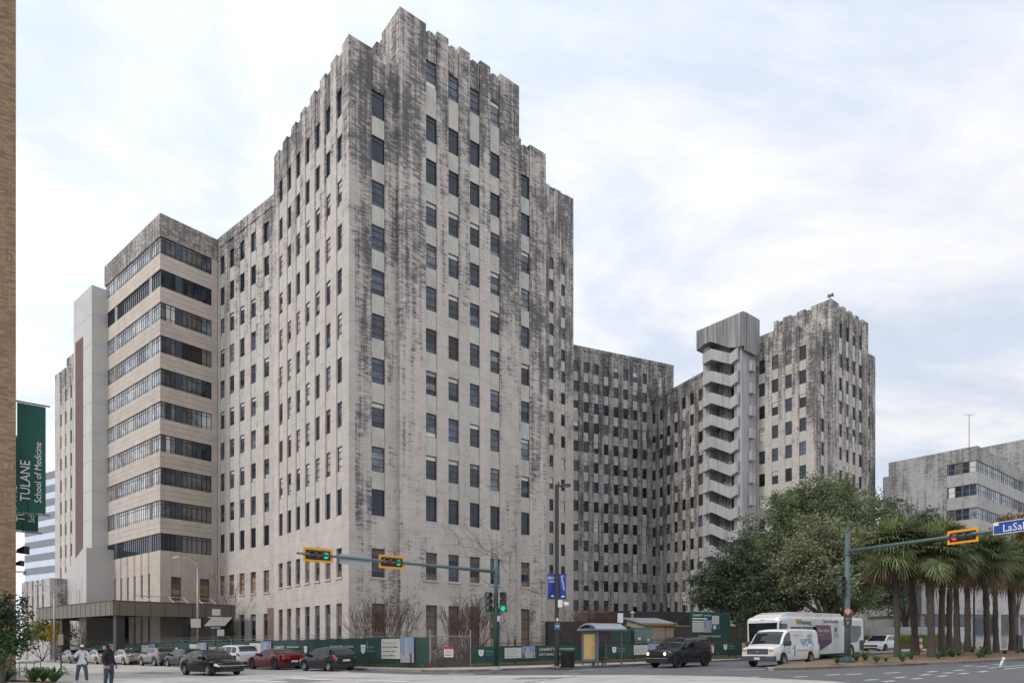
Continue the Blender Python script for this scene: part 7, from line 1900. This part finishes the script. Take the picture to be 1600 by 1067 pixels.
# ---- bushes at left
def bush(name, label, px, Y, w, y0, y1, nl, leafm, size, seed, cat='bush', dz=0.1, stem=True):
    rnd = random.Random(seed); p = onz(px, Y, dz); root = thing(name, label, cat, p); z1 = EYE+(1000-y0)/F*Y-p.z; z0 = max(0.1, EYE+(1000-y1)/F*Y-p.z); wm = w/F*Y/2; b = MB(); ends = []
    for i in range(7): branch(b, rnd, Vector((rnd.uniform(-0.1, 0.1), rnd.uniform(-0.1, 0.1), 0)), Vector((rnd.gauss(0, 0.4), rnd.gauss(0, 0.4), 1)).normalized(), (z0+z1)*0.45, 0.03*wm, 1, ends, 0.5, 0.1, 3)
    b.build('stems', 'bark', root)
    pts = []
    for c in range(max(8, nl//45)):
        d = Vector((rnd.gauss(0, 1), rnd.gauss(0, 1), rnd.gauss(0, 1))).normalized()*rnd.random()**0.45; cc = Vector((d.x*wm, d.y*wm*0.7, (z0+z1)/2+d.z*(z1-z0)/2))
        for _ in range(45): pts.append(cc+Vector((rnd.gauss(0, wm*0.14), rnd.gauss(0, wm*0.14), rnd.gauss(0, wm*0.12))))
    for q in pts: q.z = max(q.z, 0.06)
    leaves(rnd, pts, size, 0.55).build('leaves', leafm, root)
bush('yellow_bush', 'bright yellow autumn bush behind the fence under the canopy', 96, 77, 42, 970, 1003, 2600, 'yellow_leaf', 0.24, 201)
bush('yellow_bush', 'yellow-green bush at the left end of the canopy', 66, 79, 42, 965, 1003, 2200, 'lime_leaf', 0.26, 202)
bush('evergreen_shrub', 'dark green shrub beside the sign cluster in front of the hospital link', 352, 66, 26, 984, 1003, 900, 'magnolia_leaf', 0.2, 203)
def magnolia():
    rnd = random.Random(210); Y = 30.0; p = onz(3, Y); root = thing('magnolia_tree', 'glossy dark green evergreen tree in front of the brick building', 'tree', p); b = MB(); ends = []
    L = [lobe(5, 985, Y, 40, 30), lobe(-20, 960, Y, 40, 40), lobe(20, 1005, Y, 25, 18), lobe(5, 960, Y, 22, 16), lobe(-10, 1020, Y, 30, 20)]
    b.tube([(0, 0, -0.1), (0.08, 0, 1.0), (0.12, 0.05, 1.9)], [0.10, 0.08, 0.06], 8)
    for c, rx, rz in L:
        c = c-p
        for _ in range(4): branch(b, rnd, Vector((0.1, 0, rnd.uniform(0.7, 1.8))), (c-Vector((0.1, 0, 1.2))+Vector((rnd.gauss(0, 0.3), rnd.gauss(0, 0.3), rnd.gauss(0, 0.3)))).normalized(), rx*1.0, 0.025, 2, ends, 0.45, 0.1, 3)
    # reaching sprays
    for px, py in ((48, 959), (38, 945), (36, 935), (15, 930), (45, 988)):
        c = at(px, py, Y)-p; b.tube([(0.1, 0, 1.6), tuple(c*0.6+Vector((0.04, 0, 0.6))), tuple(c)], [0.03, 0.018, 0.008], 4, cap=False); ends += [c]*4+[c*0.9+Vector((0, 0, 0.16))]*2
    b.build('trunk', 'bark', root)
    pts = []
    for c, rx, rz in L:
        c = c-p
        for _ in range(22):
            d = Vector((rnd.gauss(0, 1), rnd.gauss(0, 1), rnd.gauss(0, 1))).normalized()*rnd.random()**0.4; cc = c+Vector((d.x*rx, d.y*rx, d.z*rz))
            for _ in range(22): pts.append(cc+Vector((rnd.gauss(0, 0.13), rnd.gauss(0, 0.13), rnd.gauss(0, 0.10))))
    for e in ends:
        for _ in range(7): pts.append(e+Vector((rnd.gauss(0, 0.10), rnd.gauss(0, 0.10), rnd.gauss(0, 0.08))))
    leaves(rnd, pts, 0.21, 0.42).build('crown', 'magnolia_leaf', root)
magnolia()
FERN = [tuft_mesh(s, 70, 0.75, 0.8, 0.035) for s in (14, 15)]
for i, (px, py, s, lab) in enumerate(((52, 1064, 1.0, 'leafy fern clump nearest the brick wall base'), (84, 1064, 1.05, 'leafy fern clump beside the thin sign post'), (68, 1062, 0.85, 'leafy fern clump between the two larger fern clumps'), (8, 1064, 1.0, 'dark strap-leaf clump against the grey stone base'))):
    o = ob('fern', FERN[i % 2], None, gp(px, py+2), i*1.1); o.scale = (s, s, s*0.95); tag(o, lab, 'plant')
def planter_edge():
    a, b = gp(-30, 1063.5), gp(78, 1066); d = b-a; o = MB().box(0, d.length, -0.15, 0.15, -0.1, 0.14).build('planter_edge', 'brick_red', None, loc=a, rz=math.atan2(d.y, d.x)); tag(o, 'low red brick planter edging in front of the ferns', 'planter edge')
mat('brick_red', (0.22, 0.085, 0.05), 0.9, 0.25, 5, bump=0.4)
planter_edge()
# ---- grass and weeds: verge strips by the fences
def verge(name, path, width, n, leafm, h, seed):
    rnd = random.Random(seed); b = MB()
    for _ in range(n):
        t = rnd.random()*(len(path)-1); i = int(t); p = path[i].lerp(path[i+1], t-i); d = (path[i+1]-path[i]).normalized(); q = p+Vector((-d.y, d.x, 0))*rnd.uniform(-width, width)
        l = h*rnd.uniform(0.4, 1.2); a = rnd.uniform(0, 6.28); wv = Vector((math.cos(a), math.sin(a), 0))*0.02; tip = Vector((rnd.gauss(0, 0.4)*l, rnd.gauss(0, 0.4)*l, l)); z = gz(q.x)+0.12
        q = Vector((q.x, q.y, z)); b.add([q-wv, q+wv, q+tip], [(0, 1, 2)])
    struct(b.build(name, leafm), 'stuff')
verge('weed_strip', [FENCE_END+VS*9-US*0.25, FENCE_END-US*0.25], 0.22, 2600, 'weed_leaf', 0.22, 301)
verge('weed_strip', [FR0+Vector((0.1, -0.3, 0)), FR0+UF*28+Vector((0.1, -0.3, 0))], 0.3, 7000, 'weed_leaf', 0.2, 302)
def lawn_bank():
    a = onz(1360, 72, 0.1); o = MB()
    rnd = random.Random(310); b = MB()
    for _ in range(9000):
        x = rnd.uniform(0, 10); y = rnd.uniform(0, 2.0); h = 0.5+0.5*y+0.3*rnd.random(); q = Vector((a.x+x, a.y+y, gz(a.x+x)+h-0.35)); wv = Vector((0.05, 0.02, 0)); b.add([q-wv, q+wv, q+Vector((rnd.gauss(0, 0.08), rnd.gauss(0, 0.08), rnd.uniform(0.2, 0.5)))], [(0, 1, 2)])
    struct(b.build('ground_cover', 'lime_leaf'), 'stuff')
    w = tag(MB().rings([[(0, 0, -0.2), (0, 2.4, -0.2), (0, 2.4, 1.5), (0, 0, 0.6)], [(10.5, 0, -0.2), (10.5, 2.4, -0.2), (10.5, 2.4, 1.5), (10.5, 0, 0.6)]]).build('planted_bank', 'soil', None, fix=True, loc=(a.x, a.y, gz(a.x))), 'sloping bank of ground cover beyond the bus tail', 'bank')
    w2 = tag(MB().box(0, 12, 0, 0.4, -0.3, 2.6).build('low_wall', 'modern_concrete', None, loc=(a.x, a.y+2.6, gz(a.x))), 'low grey concrete wall above the planted bank', 'wall'); w2['stain'] = 0.0
lawn_bank()
# ================================================================ people
mat('denim', (0.055, 0.085, 0.13), 0.85, 0.2, 8); mat('denim_dark', (0.035, 0.055, 0.085), 0.85, 0.2, 8); mat('hoodie_white', (0.62, 0.61, 0.64), 0.85, 0.08, 8); mat('hoodie_black', (0.008, 0.008, 0.010), 0.8, 0.2, 8); mat('skin', (0.16, 0.085, 0.055), 0.55, 0.08, 10); mat('skin_light', (0.34, 0.20, 0.14), 0.55, 0.08, 10)
mat('shirt_purple', (0.08, 0.05, 0.35), 0.8, 0.1, 8); mat('shoe_white', (0.55, 0.53, 0.52), 0.6, 0.15, 10); mat('shoe_dark', (0.03, 0.03, 0.03), 0.6, 0.1, 10); mat('hair_black', (0.008, 0.007, 0.006), 0.8, 0.1, 10)
def skin_body(name, joints, edges, root_i, matfn, mats, parent):
    me = bpy.data.meshes.new(name); me.from_pydata([j[0] for j in joints], edges, []); o = ob(name, me, parent)
    md = o.modifiers.new('skin', 'SKIN'); sv = me.skin_vertices[0] if me.skin_vertices else None
    if sv is None:
        bm = bmesh.new(); bm.from_mesh(me); bm.verts.layers.skin.verify(); bm.to_mesh(me); bm.free(); sv = me.skin_vertices[0]
    for i, j in enumerate(joints): sv.data[i].radius = (j[1], j[2] if len(j) > 2 else j[1])
    sv.data[root_i].use_root = True
    ss = o.modifiers.new('sub', 'SUBSURF'); ss.levels = 2; ss.render_levels = 2
    return o
def finish_people(items):
    dg = bpy.context.evaluated_depsgraph_get()
    for o, matfn, mats in items:
        m2 = bpy.data.meshes.new_from_object(o.evaluated_get(dg)); o.modifiers.clear(); o.data = m2; m2.materials.clear()
        for m in mats: m2.materials.append(MATS[m])
        for p in m2.polygons: p.material_index = matfn(p.center); p.use_smooth = True
def head(parent, c, fwd, skin_m, hair, s=1.0):
    """head with jaw, nose, ears, eyes and mouth; fwd = facing angle"""
    h = bpy.data.objects.new('head', None)
    b = MB(); n = 16; rr = []
    prof = [(-0.115, 0.045, 0.05, 0.02), (-0.10, 0.058, 0.066, 0.018), (-0.06, 0.068, 0.082, 0.008), (-0.01, 0.075, 0.092, 0.0), (0.04, 0.077, 0.098, -0.004), (0.08, 0.068, 0.088, -0.008), (0.108, 0.045, 0.06, -0.012), (0.12, 0.012, 0.018, -0.012)]
    for z, w, d, off in prof: rr.append([(off+d*math.cos(2*math.pi*k/n), w*math.sin(2*math.pi*k/n), z) for k in range(n)])
    b.rings(rr); b.rings([[(0.088, y, z) for y, z in ((-0.011, 0.015), (0.011, 0.015), (0.016, -0.03), (-0.016, -0.03))], [(0.108, y, z) for y, z in ((-0.004, 0.0), (0.004, 0.0), (0.011, -0.028), (-0.011, -0.028))]])
    for sg in (1, -1): b.rings([[(-0.005+0.022*math.cos(2*math.pi*k/8), sg*0.072, -0.005+0.034*math.sin(2*math.pi*k/8)) for k in range(8)], [(-0.012+0.018*math.cos(2*math.pi*k/8), sg*0.09, -0.003+0.030*math.sin(2*math.pi*k/8)) for k in range(8)]])
    o = b.build('head', skin_m, parent, smooth=True, fix=True, loc=c, rz=fwd); o.scale = (s, s, s)
    for sg in (1, -1): MB().box(0.080, 0.093, sg*0.032-0.013, sg*0.032+0.013, 0.010, 0.022).build('eye', 'hair_black', o)
    MB().box(0.078, 0.090, -0.022, 0.022, -0.062, -0.054).build('mouth', 'lens_red', o)
    bpy.data.objects.remove(h)
    return o
def cap_shape(b, zc, k, n=16, zlo=0.0, back=0.0):
    rr = []
    for i in range(7):
        t = i/6*math.pi/2; rr.append([(k*0.104*math.cos(t)*math.cos(2*math.pi*j/n)-0.006-back, k*0.084*math.cos(t)*math.sin(2*math.pi*j/n), zlo+(zc-zlo)*math.sin(t)+0.001*i) for j in range(n)])
    b.rings(rr)
def hand(parent, wrist, d, up, m):
    """palm with four fingers and a thumb, slightly curled"""
    d = Vector(d).normalized(); up = Vector(up); s = d.cross(up).normalized(); up = s.cross(d); w = Vector(wrist); b = MB()
    q = lambda a, c, e: tuple(w+d*a+s*c+up*e)
    b.rings([[q(0, -0.028, -0.014), q(0, 0.028, -0.014), q(0, 0.028, 0.014), q(0, -0.028, 0.014)], [q(0.05, -0.042, -0.015), q(0.05, 0.042, -0.015), q(0.05, 0.042, 0.013), q(0.05, -0.042, 0.013)], [q(0.09, -0.042, -0.012), q(0.09, 0.042, -0.012), q(0.09, 0.042, 0.010), q(0.09, -0.042, 0.010)]])
    for i, l in enumerate((0.068, 0.078, 0.072, 0.055)):
        c = -0.032+0.0213*i; b.tube([q(0.085, c, 0), q(0.09+l*0.5, c, -0.010), q(0.09+l*0.8, c, -0.032), q(0.09+l*0.92, c, -0.05)], [0.0098, 0.009, 0.0085, 0.006], 6)
    b.tube([q(0.025, -0.036, -0.004), q(0.055, -0.062, -0.014), q(0.088, -0.068, -0.03)], [0.012, 0.0105, 0.007], 6)
    return b.build('hand', m, parent, smooth=True, fix=True)
PEOPLE = []
def man_white():
    p = gp(128, 1065.0); root = thing('person', 'person in white hooded top, white cap and jeans raising a camera to the face', 'person', p, R(-52))
    # local +x = facing direction
    J = [((0, 0, 0.92), 0.15, 0.13), ((0, 0, 1.12), 0.16, 0.13), ((0.0, 0, 1.32), 0.175, 0.135), ((0.01, 0, 1.46), 0.10, 0.10), ((0.03, 0, 1.54), 0.062), ((0.05, 0, 1.60), 0.058)]
    E = [(0, 1), (1, 2), (2, 3), (3, 4), (4, 5)]
    def chain(start, pts):
        prev = start
        for pt in pts: J.append(pt); E.append((prev, len(J)-1)); prev = len(J)-1
    for sg in (1, -1):
        chain(3, [((0.0, sg*0.17, 1.43), 0.085), ((0.10, sg*0.27, 1.26), 0.072), ((0.17, sg*0.30, 1.22), 0.068), ((0.20, sg*0.20, 1.42), 0.056), ((0.19, sg*0.12, 1.54), 0.044)])
        chain(0, [((0.0, sg*0.11, 0.84), 0.115), ((0.04*sg, sg*0.15, 0.62), 0.095), ((0.05*sg+0.02, sg*0.17, 0.46), 0.085), ((0.05*sg-0.01, sg*0.19, 0.26), 0.078), ((0.05*sg-0.02, sg*0.20, 0.09), 0.066), ((0.05*sg+0.03, sg*0.21, 0.045), 0.045), ((0.05*sg+0.14, sg*0.22, 0.035), 0.04)])
    def mf(c):
        if c.z < 0.085: return 2
        if c.z < 0.87: return 1
        if c.z > 1.525 and abs(c.y) > 0.09: return 3
        if c.z > 1.555: return 3
        return 0
    o = skin_body('body', J, E, 0, mf, None, root); PEOPLE.append((o, mf, ['hoodie_white', 'denim', 'shoe_white', 'skin']))
    h = head(root, (0.07, 0, 1.68), 0, 'skin', None)
    b = MB(); cap_shape(b, 0.135, 1.08, zlo=0.035); c = b.build('cap', 'hoodie_white', h, smooth=True); MB().rings([[(0.085, y, 0.045) for y in (-0.06, 0.06)]+[(0.175, y, 0.03) for y in (0.045, -0.045)], [(0.085, y, 0.055) for y in (-0.06, 0.06)]+[(0.175, y, 0.038) for y in (0.045, -0.045)]]).build('cap_brim', 'hoodie_white', h, fix=True)
    b = MB(); b.rings([[(-0.05+q*0.10*math.cos(2*math.pi*k/12)-0.02, q*0.12*math.sin(2*math.pi*k/12), z) for k in range(12)] for z, q in ((1.43, 1.0), (1.50, 1.15), (1.56, 1.0), (1.58, 0.7))]); b.build('hood', 'hoodie_white', root, smooth=True, fix=True)
    for sg in (1, -1): hand(root, (0.185, sg*0.115, 1.575), (0.1, -sg*0.7, 0.7), (1, 0, 0), 'skin')
    cam_ = thing('camera', 'small dark camera held up by the person in white', 'camera', root.matrix_basis @ Vector((0.23, 0, 1.665)), root.rotation_euler.z); o = MB().box(-0.035, 0.03, -0.065, 0.065, -0.045, 0.04).build('camera_body', 'trim_black', cam_); MB().tube([(0.03, 0, 0), (0.085, 0, 0)], 0.032, 12).build('lens', 'trim_black', cam_)
    MB().tube([(-0.15, 0.10, 1.40), (-0.17, 0.16, 1.15), (-0.14, 0.20, 0.93)], 0.018, 6).build('bag_strap', 'trim_black', root); MB().box(-0.20, -0.09, 0.10, 0.27, 0.80, 0.95).build('hip_bag', 'trim_black', root)
man_white()
def man_black():
    p = gp(170, 1071.5); root = thing('person', 'person in black hooded jacket and jeans standing side-on looking across the street', 'person', p, R(-8))
    J = [((0, 0, 0.95), 0.17, 0.15), ((0.03, 0, 1.14), 0.20, 0.17), ((0.02, 0, 1.34), 0.19, 0.155), ((-0.01, 0, 1.49), 0.11, 0.11), ((0.0, 0, 1.57), 0.066), ((0.015, 0, 1.64), 0.06)]
    E = [(0, 1), (1, 2), (2, 3), (3, 4), (4, 5)]
    def chain(start, pts):
        prev = start
        for pt in pts: J.append(pt); E.append((prev, len(J)-1)); prev = len(J)-1
    for sg in (1, -1):
        chain(3, [((-0.01, sg*0.19, 1.45), 0.092), ((-0.03, sg*0.255, 1.24), 0.08), ((-0.02, sg*0.27, 1.12), 0.072), ((0.07, sg*0.26, 0.98), 0.062), ((0.14, sg*0.245, 0.89), 0.046)])
        chain(0, [((0.0, sg*0.11, 0.86), 0.13), ((0.03*sg, sg*0.12, 0.64), 0.108), ((0.03*sg+0.01, sg*0.125, 0.47), 0.092), ((0.03*sg-0.02, sg*0.13, 0.27), 0.083), ((0.03*sg-0.03, sg*0.13, 0.09), 0.068), ((0.03*sg+0.02, sg*0.135, 0.045), 0.046), ((0.03*sg+0.15, sg*0.14, 0.035), 0.04)])
    def mf(c):
        if c.z < 0.085: return 2
        if abs(c.y) > 0.20 and c.z < 0.905 and c.z > 0.8: return 3
        if c.z < 0.89: return 1
        if c.z < 0.96 and abs(c.y) < 0.20: return 4
        if c.z > 1.58: return 3
        return 0
    o = skin_body('body', J, E, 0, mf, None, root); PEOPLE.append((o, mf, ['hoodie_black', 'denim_dark', 'shoe_dark', 'skin_light', 'shirt_purple']))
    h = head(root, (0.025, 0, 1.725), 0, 'skin_light', None)
    b = MB(); cap_shape(b, 0.16, 1.22, zlo=-0.02, back=0.03); b.build('hair', 'hair_black', h, smooth=True)
    b = MB(); b.rings([[(-0.035+q*0.115*math.cos(2*math.pi*k/14), q*0.10*math.sin(2*math.pi*k/14), z) for k in range(14)] for z, q in ((-0.24, 1.35), (-0.18, 1.15), (-0.12, 0.95), (-0.02, 1.0), (0.04, 0.8))]); b.build('hood', 'hoodie_black', h, smooth=True, fix=True)
    b = MB(); b.tube([(0.09, 0, 0.065), (0.17, 0, 0.05)], [0.05, 0.035], 8); b.v = [(x, y, 0.06+(z-0.06)*0.2) for x, y, z in b.v]; b.build('cap_brim', 'sign_pink', h)
    for sg in (1, -1): hand(root, (0.15, sg*0.245, 0.875), (0.45, -0.1*sg, -0.85), (0.2, sg, 0.1), 'skin_light')
man_black()
finish_people(PEOPLE)
